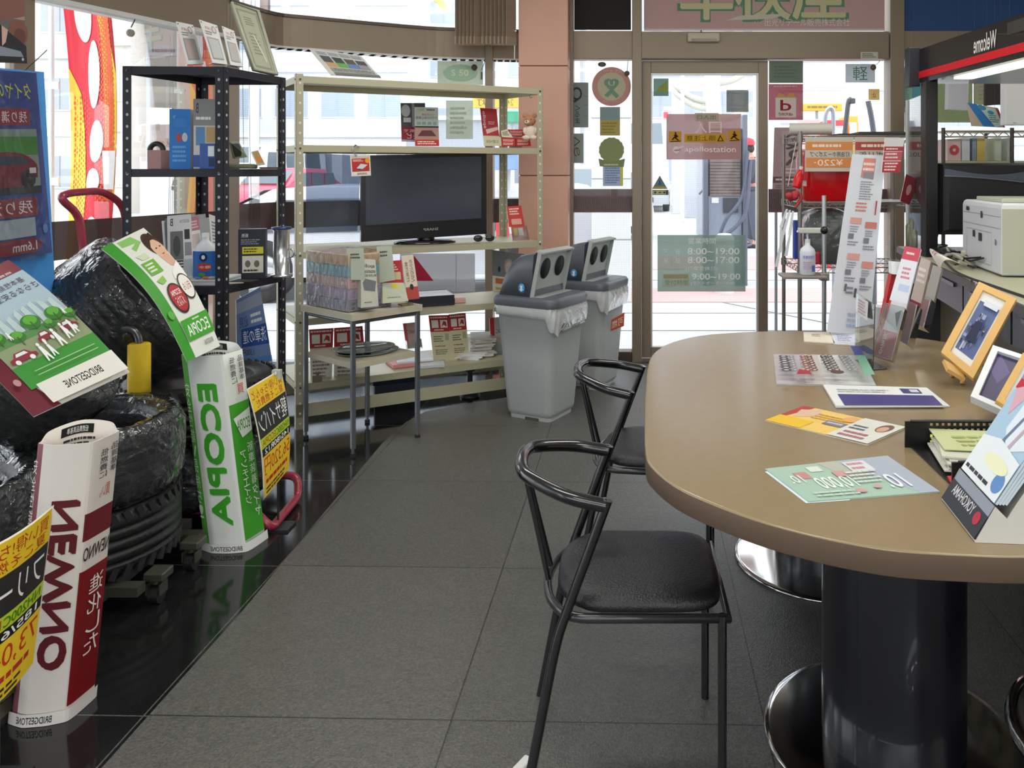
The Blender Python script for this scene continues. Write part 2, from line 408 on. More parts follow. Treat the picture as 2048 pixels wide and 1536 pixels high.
# ---- glazed wall line on plan ----
LW = [V(-3.3, -.02), V(-2.42 - .27 * .31, 3.395), V(-2.174, 4.487)]
LW[0] = V(-2.42 + .27 * (-2.2 - 3.65), -2.2)
CW = [V(-2.174, 4.487), V(-2.08, 4.853), V(-1.9, 4.99), V(-1.69, 5.12), V(-1.45, 5.26), V(-1.21, 5.376), V(-.98, 5.43), V(-.79, 5.46), V(-.62, 5.49)]
def bandwall(name, pts, z0, z1, t, m, off=0.0):
    mb = MB()
    for a, b in zip(pts[:-1], pts[1:]):
        d = (b - a); n = V(d.y, -d.x).normalized(); c = (a + b) / 2 + n * off
        mb.box((c.x, c.y, (z0 + z1) / 2), (d.length + t * .35, t, z1 - z0), math.atan2(d.y, d.x))
    return struct(mb.build(name, m))
def smooth2(pts, k=4):
    q = smoothpath([V(p.x, p.y, 0) for p in pts], k); return [V(p.x, p.y) for p in q]
CWs = smooth2(CW)
bandwall('trim_left_transom', LW, 2.04, 2.30, .09, BRONZE); bandwall('trim_curved_transom', CWs, 2.04, 2.215, .09, BRONZE)
bandwall('trim_curved_ledge', CWs, 2.215, 2.235, .11, BRONZE_D); bandwall('trim_left_lip', LW, 2.02, 2.04, .1, mat('#d8d8d6', .4))
bandwall('trim_curved_lip', CWs, 2.028, 2.04, .095, mat('#d8d8d6', .4))
bandwall('trim_left_sill', LW, 0, .07, .12, BRONZE_D); bandwall('trim_curved_sill', CWs, 0, .07, .12, BRONZE_D)
bandwall('trim_left_head', LW, CEIL - .06, CEIL, .09, BRONZE); bandwall('trim_curved_head', CWs, CEIL - .06, CEIL, .09, BRONZE)
BAND = clear('brown_safety_film', '#5a4a46', .72, '#5d504c', .2, .5)
def wpane(name, pts, z0, z1, m, off=0.0):
    mb = MB()
    for a, b in zip(pts[:-1], pts[1:]):
        n = V(b.y - a.y, a.x - b.x).normalized() * off
        mb.add([(a.x + n.x, a.y + n.y, z0), (b.x + n.x, b.y + n.y, z0), (b.x + n.x, b.y + n.y, z1), (a.x + n.x, a.y + n.y, z1)], [(0, 1, 2, 3)], True)
    return mb
def window(i, pts, z0, z1, m, band=None):
    o = struct(zero(wpane('', pts, z0, z1, m).build('window_%d' % i, m)))
    if band:
        b = wpane('', pts, band[0], band[1], BAND, .006).build('safety_band', BAND, o, fix=False)
    return o
window(1, LW[:2], .07, 2.03, GLASS, (.90, 1.07)); window(2, LW[1:], .07, 2.03, GLASS, (.90, 1.07)); window(3, LW, 2.3, CEIL - .06, GLASS)
window(4, CWs, .07, 2.03, MESHGLASS, (.94, 1.10)); window(5, CWs, 2.23, CEIL - .06, GLASS)
def post(name, x, y, w, d, z0, z1, rot=0, m=BRONZE, bev=.004):
    mb = MB(); mb.box((x, y, (z0 + z1) / 2), (w, d, z1 - z0), rot, bev); return struct(mb.build(name, m))
post('trim_mullion_front', LW[1].x, LW[1].y, .055, .09, 0, CEIL, R(-16)); post('trim_mullion_corner', -2.174, 4.50, .09, .11, 0, CEIL, R(-10))
post('trim_mullion_curve', P(980, 300, 5.44).x, 5.44, .052, .1, 0, CEIL); post('trim_mullion_third', (LW[0].x + LW[1].x) / 2, (LW[0].y + LW[1].y) / 2, .06, .09, 0, CEIL, R(-16))
# ---- pink column ----
t = MB(); px0, px1 = P(1037, 300, 5.2).x, P(1136, 300, 5.2).x
for z0, z1 in ((0, 1.255), (1.26, 1.96), (1.965, 2.62), (2.625, CEIL)): t.bb(px0, 5.2, z0, px1, 5.56, z1, .004)
struct(t.build('wall_pillar', mat('#dba892', .45, var=.07, vs=2.5)))
mb = MB(); mb.bb(px0 + .01, 5.21, 0, px1 - .01, 5.55, CEIL); struct(mb.build('wall_pillar_core', mat('#7a5a4e', .8)))
# ---- door wall at Y = 5.5 ----
YD = 5.5
def X(px, Y=YD): return (px - CX) / F * Y
def Z(py, Y=YD): return CZ + (HY - py) / F * Y
def rail(name, xa, xb, ya, yb, y=YD, d=.1, m=BRONZE, bev=.004):
    mb = MB(); mb.bb(X(xa), y - d / 2, Z(yb), X(xb), y + d / 2, Z(ya), bev); return struct(mb.build(name, m))
rail('trim_side_transom', 1138, 1268, 64, 120); rail('trim_door_header', 1282, 1772, 66, 120, d=.13); rail('trim_right_transom', 1802, 2200, 64, 120)
for n, a, b, c in (('trim_post_pillar', 1136, 1148, 0), ('trim_post_door', 1264, 1283, 1), ('trim_post_right', 1774, 1802, 1)):
    mb = MB(); mb.bb(X(a), YD - .07, 0, X(b), YD + .07, CEIL, .004); struct(mb.build(n, BRONZE))
mb = MB(); mb.bb(X(2195), YD - .07, 0, X(2235), YD + .07, CEIL, .004); struct(mb.build('trim_post_far_right', BRONZE))
for n, a, b in (('trim_side_sill', 1148, 1264), ('trim_right_sill', 1802, 2200), ('trim_centre_sill', 1537, 1774)):
    mb = MB(); mb.bb(X(a), YD - .05, 0, X(b), YD + .05, .07, .004); struct(mb.build(n, BRONZE_D))
mb = MB(); mb.bb(X(1283), YD - .09, .0005, X(1537), YD + .09, .012); struct(mb.build('trim_door_threshold', BRONZE_D))
mb = MB(); mb.bb(X(1136), YD - .05, CEIL - .06, X(2200), YD + .05, CEIL); struct(mb.build('trim_door_head', BRONZE))
mb = MB(); mb.bb(X(2200), YD - .05, 0, 3.6, YD + .05, CEIL); struct(mb.build('wall_front', mat('#c9c4b6', .8)))
def dpane(i, xa, xb, ya, yb, m, band=True):
    o = MB().add([(X(xa), YD, Z(yb)), (X(xb), YD, Z(yb)), (X(xb), YD, Z(ya)), (X(xa), YD, Z(ya))], [(0, 1, 2, 3)]).build('window_%d' % i, m); struct(zero(o))
    if band:
        mb = MB(); mb.bb(X(xa), YD + .004, Z(425), X(xb), YD + .008, Z(378)); mb.build('safety_band', mat('#6a3c36', .5), o)
    return o
dpane(6, 1148, 1264, 120, 705, MESHGLASS); dpane(7, 1537, 1774, 120, 705, MESHGLASS); dpane(8, 1802, 2200, 120, 705, MESHGLASS)
dpane(9, 1148, 1264, -115, 64, GLASS, False); dpane(10, 1283, 1774, -115, 66, GLASS, False); dpane(11, 1802, 2200, -115, 64, GLASS, False)
# roller shade behind transom window, blue panel at right, red sign panel
mb = MB(); mb.bb(X(1149), YD - .03, Z(61), X(1262), YD - .02, CEIL - .02); o = mb.build('roller_shade', mat('#2c2622', .85)); tag(o, 'dark brown roller shade pulled down in the narrow window above the left side pane', 'shade')
mb = MB(); mb.bb(X(1803), YD - .03, Z(64), X(2190), YD - .018, CEIL - .02); o = mb.build('window_board', mat('#1f4a80', .5)); tag(o, 'plain deep blue panel filling the upper window above the counter', 'panel')
# sliding door leaf
dr = bpy.data.objects.new('door_1', None); COL.objects.link(dr); dr.location = (X(1410), YD + .02, 0); struct(dr)
mb = MB(); yd = YD + .02
mb.bb(X(1284), yd - .022, Z(715), X(1302), yd + .022, Z(122), .003); mb.bb(X(1517), yd - .022, Z(715), X(1536), yd + .022, Z(122), .003)
mb.bb(X(1302), yd - .022, Z(146), X(1517), yd + .022, Z(122), .003); mb.bb(X(1302), yd - .022, Z(715), X(1517), yd + .022, Z(694), .003)
mb.build('frame', BRONZE, dr)
mb = MB(); mb.bb(X(1302), yd - .018, Z(150), X(1305), yd + .018, Z(694)); mb.bb(X(1513), yd - .018, Z(150), X(1517), yd + .018, Z(694)); mb.bb(X(1302), yd - .018, Z(149.5), X(1517), yd + .018, Z(146)); mb.build('inner_lip', mat('#dcdcd8', .4, .3), dr)
o = MB().add([(X(1302), yd, Z(694)), (X(1517), yd, Z(694)), (X(1517), yd, Z(146)), (X(1302), yd, Z(146))], [(0, 1, 2, 3)]).build('glass_pane', MESHGLASS, dr)
# door sensor on header
t = thing('door_sensor', 'small cream motion sensor box fixed to the header over the sliding door', 'sensor', (X(1404), YD - .07, Z(88)))
mb = MB(); mb.bb(X(1373), YD - .10, Z(88), X(1436), YD - .066, Z(70), .008); mb.build('body', mat('#cbbfa9', .45), t)
mb = MB(); mb.bb(X(1380), YD - .103, Z(87), X(1430), YD - .097, Z(82)); mb.build('lens_strip', mat('#9a8f7b', .2), t)
mb = MB(); mb.cyl((X(1400), YD - .075, Z(70)), (X(1400), YD - .075, Z(64)), .004, .004, 8); mb.build('cable', mat('#4a4038', .5), t)
# ================= tyre displays (left) =================
RUB = mat('#1c1c1e', .42, bump=.25, bs=90, var=.15); RUB2 = mat('#262628', .55, bump=.2, bs=120)
WRAP = clear('plastic_wrap', '#eef2f4', .03, '#dfe6ea', .08, 1.6, bump=1.0, bs=16)
REDT = mat('#9c3444', .28, .0, coat=.4); STEEL = mat('#b9bcbe', .25, .9); DSTEEL = mat('#55565a', .35, .7)
def tyre_mesh(mb, q, c, r=.27, w=.205, ri=.185, tread=True):
    """tyre with its axis along local z; q rotation matrix"""
    h = w / 2; prof = [(ri, -h * .55), (ri - .004, -h * .35), (ri - .006, 0), (ri - .004, h * .35), (ri, h * .55), (ri + .004, h * .78), (ri + .02, h * .92), (ri + .045, h), (r - .03, h * .97), (r - .008, h * .84), (r, h * .62)]
    g = []
    for gz in (.5, .18, -.14, -.46): g += [(r, h * gz), (r - .007, h * (gz - .015)), (r - .007, h * (gz - .085)), (r, h * (gz - .1))]
    prof += g + [(r, -h * .62), (r - .008, -h * .84), (r - .03, -h * .97), (ri + .045, -h), (ri + .02, -h * .92), (ri + .004, -h * .78), (ri, -h * .55)]
    mb.mt(RUB); mb.lathe(prof, c, 48, q)
    if tread:
        mb.mt(RUB2)
        for k in range(44):
            a = 2 * math.pi * k / 44
            for sg in (-1, 1):
                m3 = Matrix.Rotation(a, 3, 'Z') @ Matrix.Rotation(R(24 * sg), 3, 'X')
                mb.box(q @ (Matrix.Rotation(a, 3, 'Z') @ V(r - .0035, 0, sg * h * .78)) + Vector(c), (.0085, .018, h * .34), q @ m3)
def wrap_mesh(mb, q, c, r=.278, w=.225, ri=.175, seed=0, n=72):
    rnd = random.Random(seed); h = w / 2; mb.mt(WRAP)
    prof = [(ri, -h * .6), (ri + .05, -h * 1.04), (r - .02, -h * 1.03), (r, -h * .7), (r + .001, -h * .3), (r + .001, h * .3), (r, h * .7), (r - .02, h * 1.03), (ri + .05, h * 1.04), (ri, h * .6)]
    vs = []; fs = []; ph = [rnd.random() * 6.28 for _ in range(12)]
    for i, (r_, z) in enumerate(prof):
        for k in range(n):
            a = 2 * math.pi * k / n
            d = .004 * math.sin(a * 9 + ph[0] + i) + .003 * math.sin(a * 17 + ph[1] + i * 1.7) + rnd.uniform(-.0016, .0016)
            vs.append(q @ V((r_ + abs(d)) * math.cos(a), (r_ + abs(d)) * math.sin(a), z + .4 * d) + Vector(c))
    for i in range(len(prof) - 1):
        for k in range(n): l = (k + 1) % n; fs.append((i * n + k, i * n + l, (i + 1) * n + l, (i + 1) * n + k))
    mb.add(vs, fs, True)
I3 = Matrix.Identity(3)
def tyre(name, label, c, q=I3, wrap=True, seed=0, group='tyres on the display carts', r=.27, w=.205, ri=.185, side=None):
    c = Vector(c); t = thing(name, label, 'tyre', c - V(0, 0, w / 2 if q is I3 else 0), 0, group)
    mb = MB(); tyre_mesh(mb, q, c, r, w, ri); mb.build('tyre_body', None, t)
    mb = MB(); mb.mt(mat('#b9bcc4', .5)); S = lambda u, v, o=0.0: q @ V((ri + .03 + (1 - v) * .03) * math.cos(R(200 - 60 * u) if side is None else R(side - 60 * u)), (ri + .03 + (1 - v) * .03) * math.sin(R(200 - 60 * u) if side is None else R(side - 60 * u)), w / 2 + .0005 + o) + c
    art(mb, S, [('t', 0, .1, 1, .9, 'BRIDGESTONE', '#c4c6cc', 'm')], 12, 1, off=.001); mb.build('sidewall_lettering', None, t)
    if wrap: mb = MB(); wrap_mesh(mb, q, c, r + .006, w + .016, ri - .01, seed); mb.build('plastic_wrap', None, t)
    return t
SA = (-1.667, 2.53); SB = (-1.60, 3.095); SCc = (-1.73, 1.985)
tyre('tyre', 'film-wrapped black tyre lying on top of the stack behind the maroon poster tube', (*SA, .418), seed=1, side=100)
tyre('tyre', 'black tyre lying at the bottom of the caster cart, under the film-wrapped one', (*SA, .2), wrap=False, seed=2)
tyre('tyre', 'black tyre lying at the bottom of the stack behind the green poster tube', (*SB, .2), wrap=True, seed=3)
tyre('tyre', 'bare black tyre with a disc centre on the stack behind the green poster tube', (*SB, .418), wrap=False, seed=4)
_k = [o for o in COL.objects if o.get('label', '').startswith('bare black tyre with')][0]
m = MB(); m.lathe([(.0001, .485), (.05, .49), (.1, .485), (.17, .49), (.185, .505), (.195, .5)], (SB[0], SB[1], 0), 40); m.build('centre_disc', mat('#2f2f32', .4), _k)
tyre('tyre', 'film-wrapped tyre on top of the stack at the left photo edge', (*SCc, .418), r=.26, seed=5)
tyre('tyre', 'bottom tyre of the stack at the left edge, behind the yellow price sheet', (*SCc, .2), r=.26, seed=6, wrap=False)
ax1 = V(.62, .12, -.775).normalized(); nm = V(.80, .28, .56); nm = (nm - ax1 * nm.dot(ax1)).normalized(); ax2 = nm.cross(ax1)
QL = Matrix((ax1, ax2, nm)).transposed()
c1 = P(262, 618, 3.06); c2 = P(40, 715, 2.34)
tyre('tyre', 'film-wrapped tyre leaning upright behind the bent green poster', c1, QL, seed=7)
tyre('tyre', 'film-wrapped tyre leaning under the large maroon and green poster sheet', c2, QL, seed=8, r=.255)
# ---- caster cart under stack A, and stack C ----
def cart(c, label, skip=()):
    t = thing('tyre_cart', label, 'cart', (*c, 0)); fr = MB(); fr.mt(mat('#4d4e45', .5, .4))
    for s in (-.17, .17): fr.bb(c[0] - .28, c[1] + s - .02, .062, c[0] + .28, c[1] + s + .02, .09); fr.bb(c[0] + s - .02, c[1] - .28, .055, c[0] + s + .02, c[1] + .28, .088)
    fr.build('frame', None, t)
    for a in (-1, 1):
        for b in (-1, 1):
            x, y = c[0] + a * .285, c[1] + b * .1; m = MB(); m.mt(mat('#5c5d50', .4, .6)); m.bb(x - .025, y - .03, .075, x + .035, y + .03, .1, .004); m.cyl((x, y, .06), (x, y, .08), .016)
            m.bb(x - .022, y - .022, .03, x - .018, y + .02, .064); m.bb(x + .018, y - .022, .03, x + .022, y + .02, .064)
            ca = m.build('caster', None, t)
            m = MB(); m.cyl((x - .014, y, .027), (x + .014, y, .027), .027, n=24); m.build('wheel', mat('#1b1b1b', .5), ca)
    return t
cart(SA, 'dark flat tyre cart on swivel casters under the middle left tyre stack'); cart(SCc, 'dark flat tyre cart on casters under the stack at the left photo edge')
# ---- red tubular hand cart ----
t = thing('hand_cart', 'red tubular steel tyre cart with tall bent handle beside the left window', 'cart', (-1.62, 3.15, 0))
zt = 1.19
hp = [P(182, 660, 3.3), P(172, 540, 3.3), P(158, 428, 3.28), P(118, 396, 3.2), P(135, 386, 3.25), P(205, 381, 3.42), P(247, 409, 3.5), P(255, 470, 3.52), P(262, 640, 3.5)]
m = MB(); m.tube(fillet([hp[0] + V(.03, 0, -.66)] + hp[:1] + hp[1:] + [hp[-1] + V(.02, 0, -.58)], .05), .0155, 12); m.build('handle', REDT, t)
m = MB(); m.tube(fillet([(-1.55, 2.93, .075), (-1.30, 2.90, .075), (-1.235, 2.89, .017), (-1.25, 3.17, .017), (-1.262, 3.2, .085), (-1.45, 3.25, .085), (-1.62, 3.27, .075)], .035), .0155, 12); m.build('toe_loop', REDT, t)
m = MB()
for y in (2.95, 3.25): m.bb(-1.98, y - .018, .05, -1.42, y + .018, .09)
m.build('frame', mat('#8a2f3e', .4), t)
# ---- yellow-gripped pole with bent grey tube ----
pg = V(-1.668, 2.825, 0); t = thing('handle_pole', 'bent grey steel handle with a yellow foam sleeve rising between the tyre stacks', 'handle', (pg.x, pg.y, 0))
m = MB(); m.tube(fillet([(pg.x, pg.y, 0), (pg.x, pg.y, .735), (pg.x - .06, pg.y - .005, .748), (pg.x - .17, pg.y - .02, .75)], .05, 8), .0125, 12); m.build('tube', mat('#7c7d80', .3, .8), t)
m = MB(); m.tube([(pg.x, pg.y, .50), (pg.x, pg.y, .505), (pg.x, pg.y, .688), (pg.x, pg.y, .693)], [.03, .036, .036, .03], 24); m.build('foam_sleeve', mat('#e8c428', .7, bump=.2, bs=40, var=.1), t)
# ---- poster tubes (cardboard sleeves) ----
def sleeve(name, label, base, top, rad, rot, z1, colfun, els_front, els_right, flap):
    """rounded-triangular cardboard sleeve; ring described by angle, leaning from base to top"""
    t = thing(name, label, 'display', (base[0], base[1], 0)); n = 36
    def ring(a):   # a in 0..1 starting at left edge going round the front to the right edge then back
        pts = [(-1, .12), (-.66, -.3), (-.18, -.52), (.3, -.66), (.98, .12), (.8, .45), (0, .62), (-.8, .42)]
        k = a * len(pts); i = int(k) % len(pts); f = k - int(k); p, q = pts[i], pts[(i + 1) % len(pts)]
        return p[0] + (q[0] - p[0]) * f, p[1] + (q[1] - p[1]) * f
    sm = [ring(k / 64) for k in range(64)]
    for _ in range(2): sm = [tuple((sm[k - 1][j] + sm[k][j] * 2 + sm[(k + 1) % 64][j]) / 4 for j in (0, 1)) for k in range(64)]
    def S(u, v, o=0.0):
        k = (u % 1) * 64; i = int(k) % 64; f = k - int(k); p, q_ = sm[i], sm[(i + 1) % 64]
        x = p[0] + (q_[0] - p[0]) * f; y = p[1] + (q_[1] - p[1]) * f; L_ = math.hypot(x, y); x *= 1 + o / rad / L_; y *= 1 + o / rad / L_
        h = z1(u) * (1 - v) + .001; q = Matrix.Rotation(rot, 2); w = q @ Vector((x * rad, y * rad)); fr = h / .67
        return V(base[0] + (top[0] - base[0]) * fr + w.x, base[1] + (top[1] - base[1]) * fr + w.y, h)
    mb = MB(); mb.mt(ink(colfun)); vs = []; fs = []; N = 64; K = 14
    for o in (0, -.0025):
        for j in range(K + 1):
            for i in range(N): vs.append(S(i / N, j / K, o))
    for j in range(K):
        for i in range(N):
            l = (i + 1) % N; fs.append((j * N + i, j * N + l, (j + 1) * N + l, (j + 1) * N + i)); B = (K + 1) * N; fs.append((B + j * N + i, B + (j + 1) * N + i, B + (j + 1) * N + l, B + j * N + l))
    for i in range(N): l = (i + 1) % N; fs.append((i, (K + 1) * N + i, (K + 1) * N + l, l)); a = K * N; fs.append((a + i, a + l, (K + 1) * N + a + l, (K + 1) * N + a + i))
    mb.add(vs, fs, True)
    art(mb, lambda u, v, o=0.0: S(.5 * (u * .75 / .66 if u < .66 else .75 + (u - .66) * .25 / .34), v, o), els_front, 32, 14)
    art(mb, lambda u, v, o=0.0: S(.86 - u * .22, v, -o - .0032), flap, 12, 1)
    mb.build('printed_sleeve', None, t, fix=False)
    return t
GRN = '#4fae34'
EC = [('r', 0, 0, .13, .97, '#57b53f'), ('r', .13, 0, .66, .97, '#e9ede9'), ('r', .66, .26, 1, .95, '#46a52f'),
      ('tv', .02, .14, .105, .84, '安全性能、長持ち!', '#f3f7f0', 'm'), ('t', .26, .14, .50, .86, 'ECOPIA', '#3fa52b', 'mR'), ('t', .275, .143, .515, .863, 'ECOPIA', '#3fa52b', 'mR'), ('t', .29, .146, .53, .866, 'ECOPIA', '#3fa52b', 'mR'),
      ('p', [(.70, .33), (.97, .30), (.97, .42), (.80, .44)], '#f0f4ee'), ('t', .74, .345, .94, .40, 'ECOPIA', '#3b9a2a', 'm'),
      ('tv', .74, .02, .82, .16, '低燃費に', '#26261f', 'm'), ('tv', .86, .02, .94, .15, '品質基準', '#26261f', 'm'), ('tv', .80, .16, .9, .22, '買', '#b8382c', 'm'),
      ('tv', .84, .47, .93, .86, '新車装着タイヤ', '#f3f7f0', 'm'), ('tv', .72, .50, .80, .78, 'アンチエイジ', '#f3f7f0', 'm'),
      ('r', 0, .955, 1, 1, '#eceeea'), ('t', .2, .967, .6, .99, 'BRIDGESTONE', '#1c1c1c', 'm')]
sleeve('poster_tube', 'tall white and green cardboard poster tube with vertical lettering on the black floor', (-1.318, 2.80), (-1.40, 2.80), .098, R(26), lambda u: .665 + .03 * math.sin(math.pi * min(1, max(0, (u - .55) / .4))), '#e4e9e2', EC, None,
       [('r', .15, .012, .85, .045, '#1a1a1a'), ('t', .25, .018, .75, .04, '低燃費品質基準', '#e9e9e4', 'm'), ('ln', .2, .055, .8, .09, 2, '#333')])
NW = [('r', 0, 0, .10, .97, '#8d5560'), ('r', .10, 0, 1, .97, '#ded6cf'), ('r', .64, .26, 1, .36, '#6f1e26'), ('r', .64, .47, 1, .95, '#7c1219'),
      ('t', .28, .20, .55, .80, 'NEWNO', '#5f1a22', 'mR'), ('t', .30, .204, .57, .804, 'NEWNO', '#5f1a22', 'mR'), ('t', .315, .208, .585, .808, 'NEWNO', '#5f1a22', 'mR'), ('t', .66, .385, .98, .435, 'NEWNO', '#3c2a2a', 'm'),
      ('tv', .76, .04, .85, .15, '低燃費に', '#26211f', 'm'), ('tv', .88, .03, .97, .14, '品質基準', '#26211f', 'm'), ('t', .78, .175, .9, .22, '買い。', '#b8382c', 'm'),
      ('tv', .76, .50, .92, .80, '進化した', '#f1ebe6', 'm'), ('tv', .02, .05, .08, .35, '安全性能を', '#e9d9da', 'm'), ('r', 0, .955, 1, 1, '#e4ded9'), ('t', .14, .965, .5, .99, 'BRIDGESTONE', '#1c1c1c', 'm')]
sleeve('poster_tube', 'tall cream and maroon cardboard poster tube in front of the wrapped tyres', (-1.350, 1.94), (-1.285, 1.94), .084, R(34), lambda u: .655 + .03 * math.sin(math.pi * min(1, max(0, (u - .55) / .4))), '#dcd4cc', NW, None,
       [('r', .15, .012, .75, .045, '#1a1a1a'), ('t', .25, .018, .65, .04, '低燃費品質基準', '#e9e9e4', 'm'), ('ln', .2, .055, .8, .09, 2, '#333')])
# ---- bent poster sheets on the leaning tyres ----
def onface(c, q, w, tl, tr, br, bl, Ys): return pc(Ys, tl, tr, br, bl)
GP = bent(pc([2.78, 2.95, 2.80, 2.62], (202, 497), (287, 456), (440, 692), (374, 724)), .045, 'v', 1)
gel = [('r', 0, 0, .25, 1, '#3d9c2d'), ('r', .25, 0, 1, 1, '#e6e9e0'), ('p', [(.3, .02), (.62, .02), (.7, .1), (.45, .16), (.42, .12), (.58, .09), (.3, .08)], '#8fc96a'),
       ('e', .86, .16, .17, .115, '#4a3226'), ('e', .88, .215, .13, .10, '#e3b79c'), ('p', [(.72, .10), (.98, .05), (1, .12), (.86, .125), (.76, .18), (.74, .24)], '#3e2a20'), ('p', [(.76, .28), (.98, .28), (.98, .40), (.84, .38)], '#dcae93'),
       ('e', .84, .205, .02, .006, '#2b1d18'), ('e', .94, .20, .02, .006, '#2b1d18'), ('p', [(.85, .265), (.93, .26), (.89, .275)], '#b5605a'), ('p', [(.76, .42), (1, .36), (1, .5), (.7, .48)], '#f2f1ec'),
       ('p', [(.33, .20), (.56, .20), (.56, .25), (.40, .25)], '#cfe2b8'), ('r', .30, .27, .60, .39, '#6fb23c'), ('ln', .34, .285, .56, .375, 3, '#f2f5ee'), ('p', [(.3, .44), (.5, .42), (.5, .47), (.38, .48)], '#8cc457'),
       ('e', .52, .61, .20, .115, '#2a1b18'), ('e', .52, .61, .17, .10, '#b3262c'), ('t', .40, .55, .64, .59, 'ECOPIA', '#f5eeea', 'm'), ('t', .42, .60, .62, .67, 'メスなら', '#f5eeea', 'm'),
       ('e', .84, .56, .16, .10, '#3a2a26'), ('e', .84, .56, .14, .088, '#efeee8'), ('t', .74, .53, .94, .59, '安心も', '#a8332c', 'm'),
       ('r', .25, .76, 1, .90, '#45a530'), ('t', .32, .80, .92, .875, 'ECOPIA', '#f3f6ef', 'm'), ('ln', .55, .77, .8, .79, 1, '#e9f2e2'), ('e', .13, .70, .07, .03, '#63b04e'), ('t', .6, .93, .85, .96, 'BRIDGESTONE', '#7a7a74', 'm')]
card('poster', GP, gel, base='#e3e6de', nu=2, nv=16, label='bent white and green poster with a woman portrait on the leaning tyre', cat='poster', th=.002)
MP = bent(pc([2.17, 2.33, 2.10, 1.98], (-172, 612), (17, 520), (260, 744), (67, 834)), .05, 'v', 1)
mel = [('r', 0, 0, 1, .15, '#7c2c32'), ('p', [(0, .15), (.16, .15), (.16, .8), (.28, 1), (0, 1)], '#6d2230'), ('r', .16, .15, 1, .55, '#a9bdc6'), ('t', .5, .03, .8, .10, 'NEWNO', '#efe4dc', 'm'), ('e', .45, .09, .03, .03, '#e8b33a'), ('t', .5, .115, .9, .14, '燃費のために', '#efe4dc', 'm'),
       ('t', .38, .20, .92, .255, '基本性能がすごい', '#5a3b52', 'm'), ('t', .30, .28, .98, .34, 'さらなる安全・安心', '#4c3550', 'm')]
rr = random.Random(4)
for k in range(9): x = .2 + k * .088; mel.append(('p', [(x, .42 + rr.random() * .06), (x + .05, .41 + rr.random() * .05), (x + .07, .62), (x - .01, .62)], '#b9ccc8'))
mel += [('r', .16, .585, 1, .66, '#5e8b52'), ('r', .16, .635, 1, .76, '#8f9a76'), ('r', .16, .75, 1, .885, '#3e8f37')]
for x, y, s in ((.26, .56, .08), (.42, .60, .07), (.62, .55, .09), (.85, .56, .08), (.97, .6, .05), (.74, .61, .05)): mel += [('e', x, y, s, s * .55, '#3f7a34'), ('e', x + .01, y - .012, s * .7, s * .35, '#62a843'), ('r', x - .006, y, x + .006, y + .06, '#4f5b38')]
for x, y, s in ((.32, .74, .13), (.62, .69, .08), (.86, .69, .09)): mel += [('p', [(x - s, y), (x - s * .95, y - .025), (x - s * .6, y - .03), (x - s * .4, y - .055), (x + s * .45, y - .055), (x + s * .7, y - .028), (x + s, y - .02), (x + s, y)], '#8c3440'), ('p', [(x - s * .45, y - .03), (x - s * .3, y - .048), (x + s * .35, y - .048), (x + s * .5, y - .03)], '#dfe6e2'), ('e', x - s * .55, y, s * .18, .014, '#e9e9e2'), ('e', x + s * .55, y, s * .18, .014, '#e9e9e2')]
for x, y, s in ((.50, .80, 1), (.57, .79, .8), (.70, .76, 1), (.80, .74, .9), (.88, .73, .8), (.36, .62, .5), (.93, .61, .4)): mel += [('p', [(x - .014 * s, y - .09 * s), (x + .014 * s, y - .09 * s), (x + .024 * s, y - .04 * s), (x + .03 * s, y), (x + .016 * s, y), (x, y - .035 * s), (x - .016 * s, y), (x - .03 * s, y), (x - .02 * s, y - .045 * s)], '#eef0ea'), ('e', x, y - .102 * s, .014 * s, .011 * s, '#eef0ea')]
for y in (.82, .845): mel.append(('r', .3, y, .92, y + .004, '#a8cc98'))
mel += [('r', .22, .885, 1, 1, '#e2ded3'), ('t', .42, .925, .80, .965, 'BRIDGESTONE', '#26221f', 'm'), ('e', .10, .84, .03, .02, '#b98a90')]
card('poster', MP, mel, base='#ded9cf', nu=2, nv=16, label='large bent maroon and green poster with white walking people on the leftmost leaning tyre', cat='poster', th=.002)
# ---- yellow price sheets ----
def price_art(kana, size, price, q='新'):
    return [('r', .02, .01, .98, .22, '#e9c52b'), ('t', .05, .035, .95, .125, '買い得!ちゃんと', '#b4351f', 'm'), ('t', .12, .13, .93, .205, '夏こそ燃費だ', '#b4351f', 'm'),
            ('r', .02, .22, .98, .47, '#2d2c2a'), ('t', .06, .25, .94, .44, kana, '#eeeeea', 'm'), ('r', .02, .47, .98, .56, '#b8cc2e'), ('t', .06, .485, .50, .545, 'ECOPIA', '#a7571c', 'm'), ('t', .52, .485, .95, .545, 'NH200C', '#3f7a22', 'm'),
            ('r', .02, .56, .98, .63, '#1c1c1b'), ('t', .1, .57, .92, .62, size, '#f0f0ea', 'm'), ('r', .02, .63, .98, .99, '#ecc62c'), ('t', .05, .65, .95, .81, price, '#c43b1d', 'm'), ('ln', .08, .83, .9, .90, 1, '#b4351f'), ('ln', .08, .91, .9, .98, 2, '#33312a')]
PS1 = bent(pc([2.80, 2.95, 2.93, 2.78], (494, 778), (562, 738), (577, 938), (527, 1000)), .02, 'v', 1)
card('price_sheet', PS1, price_art('軽サイバン', '145/80R12', '56,320円'), base='#e7e3d0', nu=2, nv=10, label='yellow and black price sheet reading 56,320 yen, hung on the back tyre stack', cat='sign', th=.0015)
PS2 = bent(pc([1.60, 1.78, 1.76, 1.58], (-120, 1137), (108, 1010), (66, 1325), (-140, 1500)), .03, 'u', 1)
card('price_sheet', PS2, price_art('フリード他', '185/65R15', '73,040円'), base='#e7e3d0', nu=8, nv=10, label='yellow and black price sheet with a large orange price, at the lower left photo edge', cat='sign', th=.0015)
